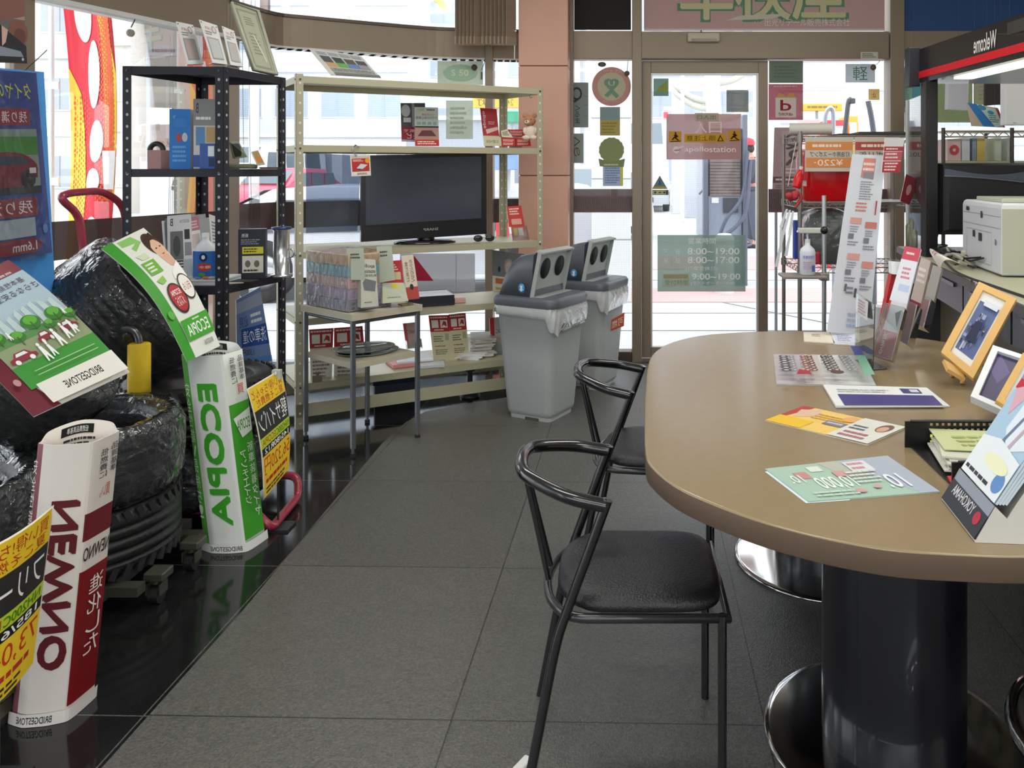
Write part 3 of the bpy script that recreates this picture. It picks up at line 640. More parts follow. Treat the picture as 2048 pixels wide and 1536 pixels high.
for px, py, Yq, lb in ((-30, 1200, 1.68, 'yellow and black price sheet with'), (548, 900, 2.90, 'yellow and black price sheet reading')):
    o = [x for x in COL.objects if x.get('label', '').startswith(lb)][0]; a = P(px, py, Yq) + V(0, .035, 0); m = MB(); m.tube([V(a.x, a.y, 0), a], .004, 8); m.box((a.x, a.y, .004), (.10, .08, .008)); m.build('stand_rod', mat('#3a3a3c', .4, .5), o)
m = MB(); ph = P(552, 745, 2.92); m.tube([ph + V(-.03, .06, -.02), ph + V(-.01, .02, .005), ph + V(0, -.004, -.01)], .004, 8); m.bb(ph.x - .02, ph.y + .01, ph.z - .03, ph.x + .01, ph.y + .03, ph.z + .005); o = m.build('clip', mat('#c9c9c2', .4)); tag(o, 'small pale clip holding the yellow 56,320 yen sheet', 'clip')
# ---- blue hanging tyre guide ----
t = thing('tyre_guide_poster', 'blue hanging tyre wear guide in clear film with a red car picture', 'poster', P(50, 600, 2.5))
card('backing_board', pc([2.46, 2.84, 2.84, 2.46], (-90, 128), (88, 144), (111, 594), (-90, 690)), [], t, '#4f9be6', .012)
nb = [('r', 0, 0, 1, 1, '#2b458f'), ('t', .1, .06, .9, .15, 'タイヤの残り溝', '#d9dc3c', 'm'), ('r', .1, .2, .86, .29, '#8f2a36'), ('t', .2, .215, .82, .275, '残り溝を見る', '#f0e4e4', 'm'),
      ('r', .06, .31, .93, .62, '#8d9a94'), ('r', .06, .35, .93, .45, '#3f8a2c'), ('e', .55, .53, .36, .10, '#7a1f2b'), ('r', .1, .50, .9, .575, '#7a1f2b'), ('e', .30, .58, .09, .05, '#1c1c20'), ('e', .78, .58, .09, .05, '#1c1c20'), ('p', [(.4, .5), (.48, .455), (.72, .455), (.82, .5)], '#39424e'), ('r', .80, .52, .88, .55, '#e9dfd0'), ('r', .06, .62, .93, .66, '#2a2d33'),
      ('r', .1, .68, .86, .78, '#8f2a36'), ('t', .3, .695, .8, .765, '残り溝', '#f0e4e4', 'm'), ('r', .12, .79, .82, .89, '#aebcc6'), ('p', [(.1, .9), (.8, .9), (.9, .94), (.8, .98), (.1, .98)], '#8f2a36'), ('t', .55, .915, .82, .965, '1.6mm', '#f0e4e4', 'm'), ('e', .93, .86, .03, .025, '#4e86c8')]
card('front_sheet', pc([2.44, 2.80, 2.80, 2.44], (-90, 133), (72, 146), (104, 505), (-90, 540)), nb, t, '#1d2f66', .003)
WR2 = clear('film_sleeve', '#f8fafc', .02, '#dfe6f0', .12, .7, bump=.5, bs=12)
m = MB(); m.add([p + V(.01, -.012, 0) for p in pc([2.44, 2.80, 2.80, 2.44], (-92, 130), (75, 143), (107, 508), (-92, 544))], [(0, 1, 2, 3)]); m.build('clear_film', WR2, t)
m = MB(); m.tube(smoothpath([P(57, 150, 2.76), P(52, 140, 2.78), P(75, 118, 2.86), P(94, 100, 2.94)]), .0015, 6); m.tube([P(57, 150, 2.76), P(59, 180, 2.755)], .0015, 6); m.build('cord', mat('#222', .6), t)
# portrait poster at the top-left corner
PT = pc([2.9, 3.25, 3.25, 2.9], (-80, -60), (46, -30), (53, 127), (-80, 122))
card('poster', PT, [('r', 0, 0, 1, 1, '#6f6a66'), ('r', 0, 0, 1, .45, '#b99a8a'), ('p', [(.3, 0), (1, .1), (1, .4), (.6, .5)], '#8c5f52'), ('e', .88, .62, .16, .16, '#8b5648'), ('e', .90, .66, .10, .10, '#6b4238'), ('p', [(.5, .5), (1, .78), (1, .95), (.5, .9)], '#22242a'), ('p', [(.55, .8), (.9, .85), (1, 1), (.5, 1)], '#8e98a2'), ('r', 0, .92, 1, 1, '#1b1c1f'), ('e', .93, .95, .02, .02, '#c9c9c4'), ('p', [(.6, .55), (.7, .6), (.66, .75), (.6, .8)], '#e0b6a4')],
     base='#57524e', label='dark photo poster of a driver at the top left corner of the front window', cat='poster', th=.004)
# suction hook on the left glass
t = thing('suction_hook', 'small round suction hook hanging from the rail in the left window', 'hook', P(262, 70, 3.9))
m = MB(); m.tube(smoothpath([P(268, 28, 3.9), P(270, 38, 3.9), P(262, 55, 3.9)]), .003, 6); m.build('hook', DSTEEL, t)
m = MB(); h0 = P(261, 66, 3.9); m.cyl(h0 + V(0, .006, 0), h0 - V(0, .006, 0), .018, n=20); m.build('suction_cup', mat('#8f8a80', .25), t)
# ================= black and cream racks =================
BLK = mat('#2b2b33', .45, .3, var=.08); CRM = mat('#b9b498', .42, .15, var=.05); HOLEB = mat('#b9bec4', .6); HOLEC = mat('#e8e8e2', .6)
def rack(name, label, pts, H, shelves, m, hole, pw=.035, sh=.034, hole_pitch=.05, beam=None):
    """pts: near-left, near-right, far-right, far-left posts (plan); shelves: z of the shelf tops"""
    pts = [V(p[0], p[1], 0) for p in pts]; t = thing(name, label, 'shelf rack', ((pts[0] + pts[2]) / 2)); cen = (pts[0] + pts[2]) / 2
    for i, p in enumerate(pts):
        a = (pts[(i + 1) % 4] - p).normalized(); b = (pts[i - 1] - p).normalized(); mb = MB(); mb.mt(m)
        th = .0022
        for u, w in ((a, b), (b, a)):
            q = [p, p + u * pw, p + u * pw + w * th, p + w * th]
            for z0, z1 in ((0, H),): mb.add([(x.x, x.y, z0) for x in q] + [(x.x, x.y, z1) for x in q], [(0, 1, 2, 3), (4, 5, 6, 7), (0, 1, 5, 4), (1, 2, 6, 5), (2, 3, 7, 6), (3, 0, 4, 7)], False)
            mb.mt(hole); n_ = V(u.y, -u.x, 0)
            if n_.dot(w) > 0: n_ = -n_
            for k in range(int(H / hole_pitch)):
                z = .03 + k * hole_pitch; c = p + u * pw * .55; r = .0055
                for s_ in (n_ * .0006, w * (th + .0006)):
                    mb.add([c + s_ + u * (r * math.cos(x * .785)) + V(0, 0, z + r * 1.2 * math.sin(x * .785)) for x in range(8)], [tuple(range(8))], False)
            mb.mt(m)
        mb.build('post', None, t, fix=False)
    for z in shelves:
        mb = MB(); mb.mt(m); ins = .004; q = [p + (cen - p).normalized() * ins for p in pts]
        mb.add([(x.x, x.y, z - .003) for x in q] + [(x.x, x.y, z) for x in q], [(0, 1, 2, 3), (4, 5, 6, 7)], False)
        for i in range(4):
            a, b = q[i], q[(i + 1) % 4]; d = (cen - (a + b) / 2).normalized() * .003
            mb.add([(a.x, a.y, z - sh), (b.x, b.y, z - sh), (b.x, b.y, z), (a.x, a.y, z), (a.x + d.x, a.y + d.y, z - sh), (b.x + d.x, b.y + d.y, z - sh), (b.x + d.x, b.y + d.y, z), (a.x + d.x, a.y + d.y, z)], [(0, 1, 2, 3), (5, 4, 7, 6), (0, 4, 5, 1), (2, 6, 7, 3)], False)
            for e, f_ in ((a, b), (b, a)):
                u = (f_ - e).normalized(); mb.mt(DSTEEL); c = e + u * .016 - d * .5; mb.cyl(V(c.x, c.y, z - sh / 2), V(c.x, c.y, z - sh / 2) - d * 1.6, .005, n=8); mb.mt(m)
        mb.build('shelf', None, t, fix=False)
    if beam:
        for z0, z1 in beam:
            for i in (0, 2):
                a, b = pts[i], pts[i + 1]; mb = MB(); d = (cen - (a + b) / 2).normalized() * .004
                mb.add([(a.x, a.y, z0), (b.x, b.y, z0), (b.x, b.y, z1), (a.x, a.y, z1)] + [(a.x + d.x, a.y + d.y, z0), (b.x + d.x, b.y + d.y, z0), (b.x + d.x, b.y + d.y, z1), (a.x + d.x, a.y + d.y, z1)], [(0, 1, 2, 3), (5, 4, 7, 6), (0, 4, 5, 1), (2, 6, 7, 3), (0, 3, 7, 4), (1, 5, 6, 2)], False)
                mb.build('beam', m, t)
    return t
BR = [(-2.09, 3.42), (-1.673, 3.44), (-1.585, 3.87), (-1.99, 3.87)]
rack('storage_rack', 'dark steel perforated rack standing behind the tyres at the left windows', BR, 1.735, (1.735, 1.30, .80, .30), BLK, HOLEB)
CR = [(-1.60, 4.03), (-.43, 4.68), (-.70, 5.02), (-1.865, 4.43)]
rack('storage_rack', 'cream perforated steel rack carrying the television and leaflets', CR, 1.775, (1.765, 1.42, .885, .55, .225), CRM, HOLEC, beam=[(.06, .125)])
def LF(S, els, **k): return card('leaflet', S, els, **k)
# ---------- black rack: top ----------
def acr(name, label, c4, els, lean=.05, cat='display stand', base='#d8dad6'):
    t = thing(name, label, cat, (Vector(c4[2]) + Vector(c4[3])) / 2)
    card('panel', c4, els, t, base, .004)
    bl, br = Vector(c4[3]), Vector(c4[2]); n = (bl - br).cross(Vector(c4[0]) - bl).normalized(); n = V(n.x, n.y, 0).normalized()
    if n.y < 0: n = -n
    m = MB(); m.plate([bl, br, br + n * lean, bl + n * lean], .002); m.build('foot', clear('acrylic', '#eef3f3', .08, '#e8eeee', .03, 1.3), t)
    return t
cel = lambda c: [('r', 0, 0, 1, 1, '#cfd0cd'), ('e', .08, .05, .03, .02, '#333'), ('e', .92, .06, .03, .02, '#333'), ('t', .2, .12, .55, .19, '心配性', '#c06a62', 'm'), ('e', .72, .16, .13, .09, '#6e6a68'), ('e', .72, .16, .10, .07, '#c9bcb8'), ('ln', .15, .22, .6, .33, 2, '#8a8a88'), ('r', .15, .38, .85, .90, '#8f9292'), ('r', .19, .41, .81, .87, c)]
acr('sign_holder', 'slim tilted card stand with a brown picture, leftmost of three on the dark rack', pc([3.56, 3.60, 3.56, 3.52], (352, 43), (386, 50), (407, 128), (375, 129)), cel('#a49490'))
acr('sign_holder', 'wider tilted card stand with a grey picture, middle of three on the dark rack', pc([3.56, 3.60, 3.56, 3.52], (398, 39), (434, 51), (455, 129), (425, 126)), cel('#b4b6b4'))
acr('sign_holder', 'tilted card stand with pale picture, nearest the framed certificate', pc([3.62, 3.66, 3.62, 3.58], (444, 52), (468, 62), (486, 134), (461, 130)), cel('#a8a6a0'))
t = thing('certificate_frame', 'pale grey-green framed certificate leaning on top of the dark rack', 'picture frame', P(530, 148, 3.75))
c4 = pc([3.72, 3.86, 3.80, 3.66], (463, 6), (515, 22), (552, 150), (508, 140))
card('certificate', c4, [('r', .1, .06, .9, .94, '#8d917f'), ('r', .16, .09, .84, .91, '#a9ad98'), ('ln', .3, .16, .7, .3, 4, '#7e816f'), ('ln', .3, .4, .7, .75, 7, '#8b8f7c'), ('p', [(.45, .42), (.52, .45), (.75, .8), (.72, .84)], '#d0d4c6')], t, '#a6a994', .012)
m = MB(); cs = [Vector(c) for c in c4]; nrm = (cs[1] - cs[0]).cross(cs[3] - cs[0]).normalized() * -.012
m.tube([c + nrm * .3 for c in cs], .008, 6, True); m.build('frame', mat('#a8ab97', .4), t)
# ---------- black rack: second shelf ----------
z2 = 1.30
def bx(name, label, cat, px0, px1, ptop, Y, zb, depth, m, els=None, side=None, rot=0, group=None):
    """upright box whose front spans px0..px1 at depth Y standing on height zb"""
    x0, x1 = P(px0, 300, Y).x, P(px1, 300, Y).x; zt_ = CZ + (HY - ptop) / F * Y; q = Matrix.Rotation(rot, 3, 'Z'); c = V((x0 + x1) / 2, Y + depth / 2, zb)
    t = thing(name, label, cat, c, 0, group); mb = MB(); mb.mt(m); mb.box(c + V(0, 0, (zt_ - zb) / 2), (x1 - x0, depth, zt_ - zb), q, .002)
    w, d = (x1 - x0) / 2, depth / 2
    if els:
        S = surf4([c + q @ V(-w, -d, zt_ - zb), c + q @ V(w, -d, zt_ - zb), c + q @ V(w, -d, 0), c + q @ V(-w, -d, 0)]); art(mb, S, els)
    if side:
        S = surf4([c + q @ V(-w, d, zt_ - zb), c + q @ V(-w, -d, zt_ - zb), c + q @ V(-w, -d, 0), c + q @ V(-w, d, 0)]); art(mb, S, side)
    mb.build('box', None, t, fix=False); return t
bx('tissue_box', 'small dusty pink box beside the blue box on the dark rack', 'box', 294, 322, 300, 3.62, z2, .09, mat('#b98d8c', .6))
m = MB(); m.tube(arc((P(313, 300, 3.68).x, 3.68, 1.385), .03, 0, 180, 10), .012, 10); o = m.build('headband', mat('#26262b', .4)); tag(o, 'black curved strap resting on the dusty pink box', 'strap')
BX = [('r', 0, 0, 1, 1, '#2f7fd0'), ('p', [(.12, .12), (.3, .1), (.24, .18)], '#5aa0e0'), ('r', .25, .16, .8, .30, '#3c88d6'), ('e', .45, .48, .13, .075, '#b8504a'), ('e', .72, .47, .13, .075, '#cfd4d8'), ('ln', .15, .6, .85, .9, 4, '#6fb0ea')]
bx('product_box', 'tall bright blue box standing on the second shelf of the dark rack', 'box', 335, 374, 218, 3.56, z2, .10, mat('#b9b4a8', .6), BX, rot=R(14))
BS = [('r', 0, 0, 1, .38, '#8b8b8c'), ('t', .1, .06, .2, .2, 'B', '#3a3a3c', 'm'), ('ln', .1, .24, .9, .32, 1, '#e6e6e6'), ('r', .1, .40, .45, .66, '#5f8db8'), ('r', .5, .40, .95, .62, '#b89a6a'), ('p', [(.3, .8), (.45, .66), (.8, .68), (.98, .8)], '#1f2126'), ('r', 0, .80, .8, .97, '#3f62b0')]
bx('product_box', 'silver grey box printed with small pictures and a tyre on the dark rack', 'box', 384, 432, 198, 3.56, z2, .11, mat('#d0d0cf', .5), BS, rot=R(10))
bx('product_box', 'low navy blue box with a white label beside the rack front post', 'box', 399, 430, 287, 3.46, z2, .08, mat('#3d5fa8', .5), [('r', .55, .1, .95, .5, '#e8ecf4'), ('r', .6, .55, .95, .9, '#2a3a5c')])
t = thing('card_terminal', 'grey-green card terminal on a small base at the right of the dark rack shelf', 'terminal', P(482, 328, 3.62))
m = MB(); c = P(485, 326, 3.62); c.z = z2 + .012; m.box(c, (.10, .12, .022), R(10), .006); m.build('base', mat('#6f7458', .5), t)
m = MB(); m.plate(pc([3.58, 3.62, 3.66, 3.62], (462, 285), (478, 284), (495, 314), (470, 318)), .014); m.build('keypad', mat('#8a8f76', .5), t)
m = MB(); m.plate(pc([3.575, 3.615, 3.655, 3.615], (464, 288), (477, 287), (491, 311), (472, 314)), .004); m.build('screen', mat('#2c3328', .3), t)
acr('sign_holder', 'small tilted brown and orange card beside the terminal on the dark rack', pc([3.66, 3.70, 3.66, 3.62], (503, 303), (516, 300), (530, 328), (515, 330)), [('r', .05, .05, .95, .95, '#a08a5a'), ('r', .1, .5, .9, .8, '#c9762e')])
m = MB(); c = P(542, 327, 3.66); c.z = z2 + .004; m.lathe([(.0001, -.003), (.045, -.003), (.05, .002), (.044, .004), (.0001, 0)], c, 24); o = m.build('saucer', mat('#1f1f22', .3)); tag(o, 'small flat black dish at the right end of the dark rack shelf', 'dish')
# ---------- black rack: third shelf ----------
z3 = .80
m = MB()
for k in range(4): c = V(-1.83, 3.56, z3 + .002 + .0065 * k); m.mt(mat(['#cfd4d6', '#e2e5e6', '#b9c0c4', '#dfe3e2'][k], .5)); m.box(c + V(.003 * k, -.004 * k, .003), (.26, .19, .006), R(2 * k - 3))
o = m.build('paper_stack', None); tag(o, 'flat stack of pale papers on the third shelf of the dark rack', 'papers')
mags = []
for k in range(8):
    x = -2.00 + .023 * k; hgt = .27 + .012 * (k % 3); lean = R(-4 - 1.4 * k); q = Matrix.Rotation(lean, 3, 'Y')
    mb = MB(); mb.mt(mat(['#e3e5e6', '#6b6f75', '#d9dbe0', '#c9cdd4', '#3c4048', '#e6e6e8', '#b6bcc4', '#dadcde'][k], .45)); mb.box(V(x, 3.70, z3) + q @ V(0, 0, hgt / 2), (.009, .21, hgt), q)
    o = mb.build('magazine', None); tag(o, ['white magazine leaning first at the left of the upright row', 'dark grey magazine second in the upright row', 'white magazine third in the upright row', 'bluish magazine fourth in the upright row', 'near-black magazine fifth in the upright row', 'white magazine sixth in the upright row', 'blue-grey magazine seventh in the upright row', 'pale magazine just behind the grey tyre brochure'][k], 'magazine', 'magazines standing on the dark rack')
mb = [('r', 0, 0, 1, 1, '#dcdde0'), ('t', .1, .05, .22, .17, 'B', '#3a3634', 'm'), ('t', .5, .08, .9, .13, 'BRIDGESTONE', '#8a8a8c', 'm'), ('r', .10, .26, .62, .72, '#6f7174'), ('e', .36, .50, .15, .17, '#4c4d50'), ('r', .68, .24, .9, .4, '#34363a'), ('r', .68, .45, .95, .66, '#8d9298'), ('r', .15, .73, .8, .85, '#44474b'), ('ln', .2, .75, .75, .84, 2, '#d9d9d9'), ('r', .1, .88, .5, 1, '#a6aab0'), ('r', .6, .72, .95, 1, '#b9c0c8')]
card('brochure', pc([3.50, 3.56, 3.53, 3.47], (335, 432), (382, 428), (388, 552), (336, 556)), mb, label='grey tyre brochure with photo panels standing on the dark rack third shelf', cat='brochure', th=.006)
card('brochure', pc([3.56, 3.60, 3.57, 3.55], (378, 435), (397, 432), (404, 500), (384, 505)), [('r', 0, 0, 1, .4, '#c9858c'), ('ln', .1, .1, .9, .35, 3, '#efe0e2'), ('r', .1, .5, .9, .9, '#d9c9c2')], label='small pink leaflet standing behind the windscreen washer pouch', cat='leaflet')
t = thing('washer_pouch', 'white refill bottle with a blue penguin-style label standing on the dark rack', 'bottle', P(411, 556, 3.50)); t['label'] = 'white refill bottle with a large blue label standing on the dark rack'
bc = V(P(411, 500, 3.50).x, 3.50, z3 + .012)
m = MB()
pr = [(.0, 0), (.046, 0), (.05, .01), (.05, .13), (.045, .15), (.024, .172), (.016, .18), (.016, .19), (.012, .195), (.0001, .195)]
m.lathe([(max(a, .0001), b) for a, b in pr], bc, 28, Matrix.Diagonal(V(1, .6, 1))); m.build('bottle_body', mat('#dfe3e8', .3), t)
m = MB(); S = lambda u, v, o=0.0: bc + V(math.sin((u - .5) * 2.4) * (.051 + o), -math.cos((u - .5) * 2.4) * (.031 + o) , .135 - v * .115)
art(m, S, [('r', 0, 0, 1, 1, '#2468b8'), ('e', .55, .22, .14, .16, '#1c2a4a'), ('e', .55, .22, .06, .08, '#e6e8ea'), ('p', [(.35, .5), (.55, .42), (.8, .5), (.85, .65), (.6, .75), (.35, .68)], '#c23a34'), ('t', .4, .53, .8, .64, '撥水', '#f0e6e0', 'm'), ('e', .5, .86, .13, .07, '#4f9a44')], 12, 1); m.build('label_wrap', None, t, fix=False)
m = MB(); m.cyl(bc + V(0, 0, .192), bc + V(0, 0, .212), .015, n=16); m.build('cap', mat('#f0f0f0', .4), t)
for k, (x, c_) in enumerate(((396, '#5f7fc0'), (412, '#d8743a'), (424, '#c9b9a8'))):
    m = MB(); c = P(x, 560, 3.47); c.z = z3 + .0345; m.sphere(c, .013, 10, (1.3, 1, .5)); o = m.build('sweet', mat(c_, .3)); tag(o, ['blue', 'orange', 'beige'][k] + ' wrapped sweet on the papers in front of the blue-label bottle', 'sweet', 'sweets on the dark rack')
card('notice', pc([3.56, 3.60, 3.58, 3.54], (418, 428), (441, 436), (444, 545), (428, 547)), [('ln', .15, .1, .85, .5, 7, '#8a8d92'), ('r', .2, .6, .8, .8, '#55585e'), ('ln', .1, .82, .9, .98, 3, '#77797c')], label='narrow white notice standing just left of the dark rack front post', cat='notice')
BB = [('r', 0, 0, 1, 1, '#2c2e38'), ('t', .12, .09, .36, .17, '断熱', '#d9dade', 'm'), ('ln', .1, .2, .85, .32, 3, '#8f92a0'), ('r', .15, .36, .92, .50, '#d2c838'), ('ln', .2, .38, .85, .48, 2, '#3a3a22'), ('r', .15, .54, .92, .88, '#d6d3c6'), ('e', .35, .7, .1, .07, '#6b6b66'), ('e', .68, .7, .1, .07, '#6b6b66'), ('ln', .2, .8, .88, .87, 1, '#3c3c3a')]
t = thing('product_box', 'black demonstration box with a yellow strip standing on the third shelf', 'box', V(-1.66, 3.68, z3))
bq = [V(-1.672, 3.60, z3 + .225), V(-1.590, 3.60, z3 + .232)]
m = MB(); m.mt(mat('#2c2e38', .35)); q = Matrix.Rotation(R(14), 3, 'Z'); bcn = V(-1.665, 3.70, z3 + .115); m.box(bcn, (.115, .05, .225), q, .003)
art(m, surf4([bcn + q @ V(-.0575, -.025, .1125), bcn + q @ V(.0575, -.025, .1125), bcn + q @ V(.0575, -.025, -.1125), bcn + q @ V(-.0575, -.025, -.1125)]), BB); m.build('box', None, t, fix=False)
t = thing('metal_cylinder', 'bright metal display cylinder with a blue rim beside the black box', 'cylinder', V(-1.605, 3.74, z3))
m = MB(); m.lathe([(.0001, .0), (.05, .0), (.05, .012), (.036, .014), (.036, .215), (.042, .22), (.042, .23), (.0001, .232)], (-1.645 + .085, 3.76, z3), 32); m.build('cylinder_body', mat('#d6d8da', .22, .85), t)
m = MB(); m.lathe([(.04, .219), (.044, .222), (.044, .231), (.0001, .234)], (-1.56, 3.76, z3), 32); m.build('rim', mat('#3c4674', .3, .5), t)
m = MB(); m.tube(arc((-1.522, 3.76, z3 + .11), .02, -80, 80, 8), .0045, 8); m.build('handle', STEEL, t)
m = MB(); c = V(-1.70, 3.56, z3); m.mt(ink('#d9d2c2')); m.box(c + V(0, 0, .003), (.11, .09, .004), R(20)); m.mt(ink('#2a2b30')); m.box(c + V(.05, .02, .006), (.1, .08, .003), R(-8)); o = m.build('leaflets', None); tag(o, 'loose dark and cream leaflets lying in front of the black box', 'leaflets')
# blue coating poster under the black rack
CP = pc([3.90, 4.02, 4.00, 3.88], (472, 600), (520, 574), (548, 744), (474, 748))
card('coating_poster', CP, [('r', 0, 0, 1, 1, '#6f86b4'), ('r', 0, .05, 1, .2, '#9aa6bc'), ('t', .1, .26, .4, .4, '必見', '#2a468c', 'm'), ('ln', .5, .25, .95, .4, 2, '#dfe6ee'), ('r', .15, .42, 1, .66, '#27509a'), ('t', .2, .45, .95, .62, '洗車の達', '#e9eef4', 'm'), ('t', .15, .69, .5, .78, '1,500円', '#2a3350', 'm'), ('r', 0, .80, 1, .86, '#4f7fc4'), ('r', .1, .87, 1, 1, '#b9c2c8')], label='blue car-wash poster standing behind the tyres under the dark rack', cat='poster', th=.004)
# ---------- cream rack ----------
def onr(u, v): a, b, c, d = [V(p[0], p[1]) for p in CR]; return (a * (1 - u) + b * u) * (1 - v) + (d * (1 - u) + c * u) * v      # plan point on the rack
def rackY(px, v=.5):
    lo, hi = -.2, 1.2
    for _ in range(40):
        md = (lo + hi) / 2; p = onr(md, v)
        if CX + F * p.x / p.y < px: lo = md
        else: hi = md
    return onr(lo, v).y
def rc(px, py, v=.5): return P(px, py, rackY(px, v))
def rcard(tl, tr, br, bl, v=.5, lean=.05): return [rc(*tl, v + lean), rc(*tr, v + lean), rc(*br, v), rc(*bl, v)]
ph = [('r', 0, 0, 1, 1, '#d6d6d2')]
for i in range(4): ph += [('r', .08 + i * .22, .08, .27 + i * .22, .22, '#a9aeac'), ('r', .09 + i * .22, .25 + .02 * i, .28 + i * .22, .50, ['#5d5f62', '#4d5a55', '#6a5f5c', '#5c5860'][i]), ('r', .10 + i * .21, .50, .30 + i * .21, .68, ['#c9a676', '#6fb45e', '#6c8fbe', '#9a9aa6'][i])]
ph += [('r', .1, .72, .95, .86, '#a6a7a5'), ('ln', .15, .74, .9, .84, 2, '#6a6a68'), ('r', .1, .9, 1, 1, '#7a7d7a')]
card('leaning_board', [rc(617, 96, .55), rc(722, 112, .6), rc(762, 156, .25), rc(662, 150, .25)], ph, label='tilted sheet with rows of photos leaning on the top of the cream rack', cat='board', th=.003)
DK = [('r', 0, 0, 1, .62, '#4c4d56'), ('r', .45, 0, .55, .62, '#8f9096'), ('e', .2, .2, .18, .16, '#b9b9c2'), ('r', .1, .38, .4, .5, '#c9c9c9'), ('r', 0, .62, 1, .95, '#8e2432'), ('t', .1, .68, .8, .76, '本気で', '#f0dede', 'm'), ('t', .2, .78, .7, .92, 'モビ', '#f0dede', 'm'), ('r', 0, .95, 1, 1, '#9fa3b0')]
card('brochure', rcard((801, 206), (850, 206), (852, 284), (803, 283), .55), DK, label='dark and crimson brochure standing left on the cream rack second shelf', cat='brochure')
WG = [('r', 0, 0, 1, 1, '#b9c2ba'), ('t', .1, .03, .4, .10, '明朗会計', '#8f9a2c', 'm'), ('ln', .5, .04, .9, .1, 1, '#222'), ('t', .3, .16, .8, .22, '12カ月点検', '#b04a3c', 'm'), ('t', .05, .24, .95, .31, 'アポロの安心車検', '#2a5a8f', 'm'), ('r', .08, .38, .25, .46, '#8a9aa0'), ('r', .3, .38, .47, .46, '#8a9aa0'), ('r', .53, .38, .7, .46, '#8a9aa0'), ('r', .76, .38, .92, .46, '#8a9aa0'), ('r', 0, .49, 1, .53, '#1c1c1e'), ('r', 0, .53, 1, .84, '#a88478'), ('p', [(.1, .75), (.3, .6), (.7, .6), (.9, .75)], '#5d2f33'), ('r', 0, .84, 1, 1, '#b92a30'), ('ln', .1, .87, .9, .97, 2, '#f0d8d0')]
card('brochure', rcard((829, 214), (876, 215), (878, 292), (830, 292), .38), WG, label='pale green and red car inspection brochure in front of the crimson one', cat='brochure')
t = thing('leaflet_stand', 'red leaflet stand with diagonal lettering at the right of the second shelf', 'leaflet stand', rc(985, 290, .4))
card('back_card', rcard((960, 216), (993, 218), (1000, 290), (968, 290), .45, .1), [('r', 0, 0, 1, .75, '#b92f36'), ('t', .06, .08, .3, .55, 'apollo', '#f0d9d6', 'mL'), ('ln', .4, .35, .9, .45, 2, '#e8b9b0'), ('p', [(.2, .58), (.95, .5), (.98, .58), (.25, .7)], '#e9c9c2'), ('r', 0, .75, 1, 1, '#cdc9ac')], t)
card('front_pocket', rcard((967, 272), (1002, 274), (1003, 292), (968, 292), .3, .02), [('r', 0, 0, 1, 1, '#c4c2a4'), ('t', .15, .35, .85, .7, '応援WEB', '#5a5a4c', 'm')], t)
RB = [('r', 0, 0, 1, 1, '#c13a38'), ('ln', .1, .2, .9, .5, 2, '#f0d5cf'), ('ln', .1, .6, .9, .9, 2, '#f0d5cf')]
for k, (a, b, c_, d, v, lb) in enumerate((((1003, 274), (1030, 276), (1031, 292), (1004, 292), .3, 'red card box just right of the red leaflet stand'), ((1032, 276), (1060, 277), (1062, 292), (1032, 292), .32, 'red card box below the plush bear'), ((1015, 259), (1048, 259), (1050, 273), (1020, 272), .42, 'upper red card box lying behind two others'))):
    t = thing('card_box', lb, 'box', rc(*d, v), 0, 'red card boxes on the second shelf'); q = [rc(*a, v), rc(*b, v), rc(*c_, v), rc(*d, v)]
    m = MB(); dd = V(-.03, .05, 0); m.mt(mat('#b23434', .5)); m.add([p for p in q] + [p + dd for p in q], [(0, 1, 2, 3), (4, 7, 6, 5), (0, 4, 5, 1), (3, 2, 6, 7), (0, 3, 7, 4), (1, 5, 6, 2)], False); art(m, surf4(q), RB); m.build('box', None, t, fix=False)
    if k == 2:
        m = MB(); p = rc(1030, 273, .45); m.box(V(p.x, p.y + .03, 1.42 + (p.z - 1.42) / 2), (.07, .04, max(.01, p.z - 1.42 - .002))); m.build('support', mat('#c4c2a4', .6), t)
card('folded_leaflet', [rc(1002, 262, .35), rc(1014, 258, .38), rc(1026, 275, .30), rc(1004, 274, .28)], [('ln', .1, .2, .9, .8, 3, '#6a6a60')], base='#d9d6c4', label='small cream folded leaflet lying against the red card boxes', cat='leaflet')
# generic little bear plush
t = thing('plush_bear', 'small light brown plush bear sitting at the right end of the second shelf', 'plush toy', rc(1062, 275, .12))
bp = rc(1061, 260, .12); s_ = .0029; FUR = mat('#c08a68', .9, bump=.5, bs=160); CRF = mat('#e6d6c6', .9, bump=.4, bs=160)
m = MB(); m.sphere(bp + V(0, 0, -.012), .036, 16, (1, .9, 1.15)); m.sphere(bp + V(-.022, -.018, -.045), .018, 12, (1.4, 1, .8)); m.sphere(bp + V(.02, -.02, -.045), .018, 12, (1.2, 1, .8)); m.sphere(bp + V(-.03, -.01, -.005), .013, 12, (1, 1, 1.6)); m.sphere(bp + V(.03, -.005, -.005), .013, 12, (1, 1, 1.6)); m.build('body', CRF, t)
m = MB(); m.sphere(bp + V(-.005, -.005, .052), .034, 16, (1.05, 1, .95)); m.build('head', FUR, t)
for sx in (-1, 1): m = MB(); m.sphere(bp + V(-.005 + sx * .028, .0, .084), .014, 12, (1, .6, 1)); m.build('ear', FUR, t)
m = MB(); m.sphere(bp + V(-.016, -.034, .044), .015, 12, (1.1, .8, .8)); m.build('muzzle', CRF, t)
m = MB(); m.sphere(bp + V(-.018, -.046, .048), .004, 8); m.sphere(bp + V(-.02, -.034, .060), .003, 8); m.sphere(bp + V(.006, -.037, .060), .003, 8); m.build('nose_and_eyes', mat('#2a1f1c', .3), t)
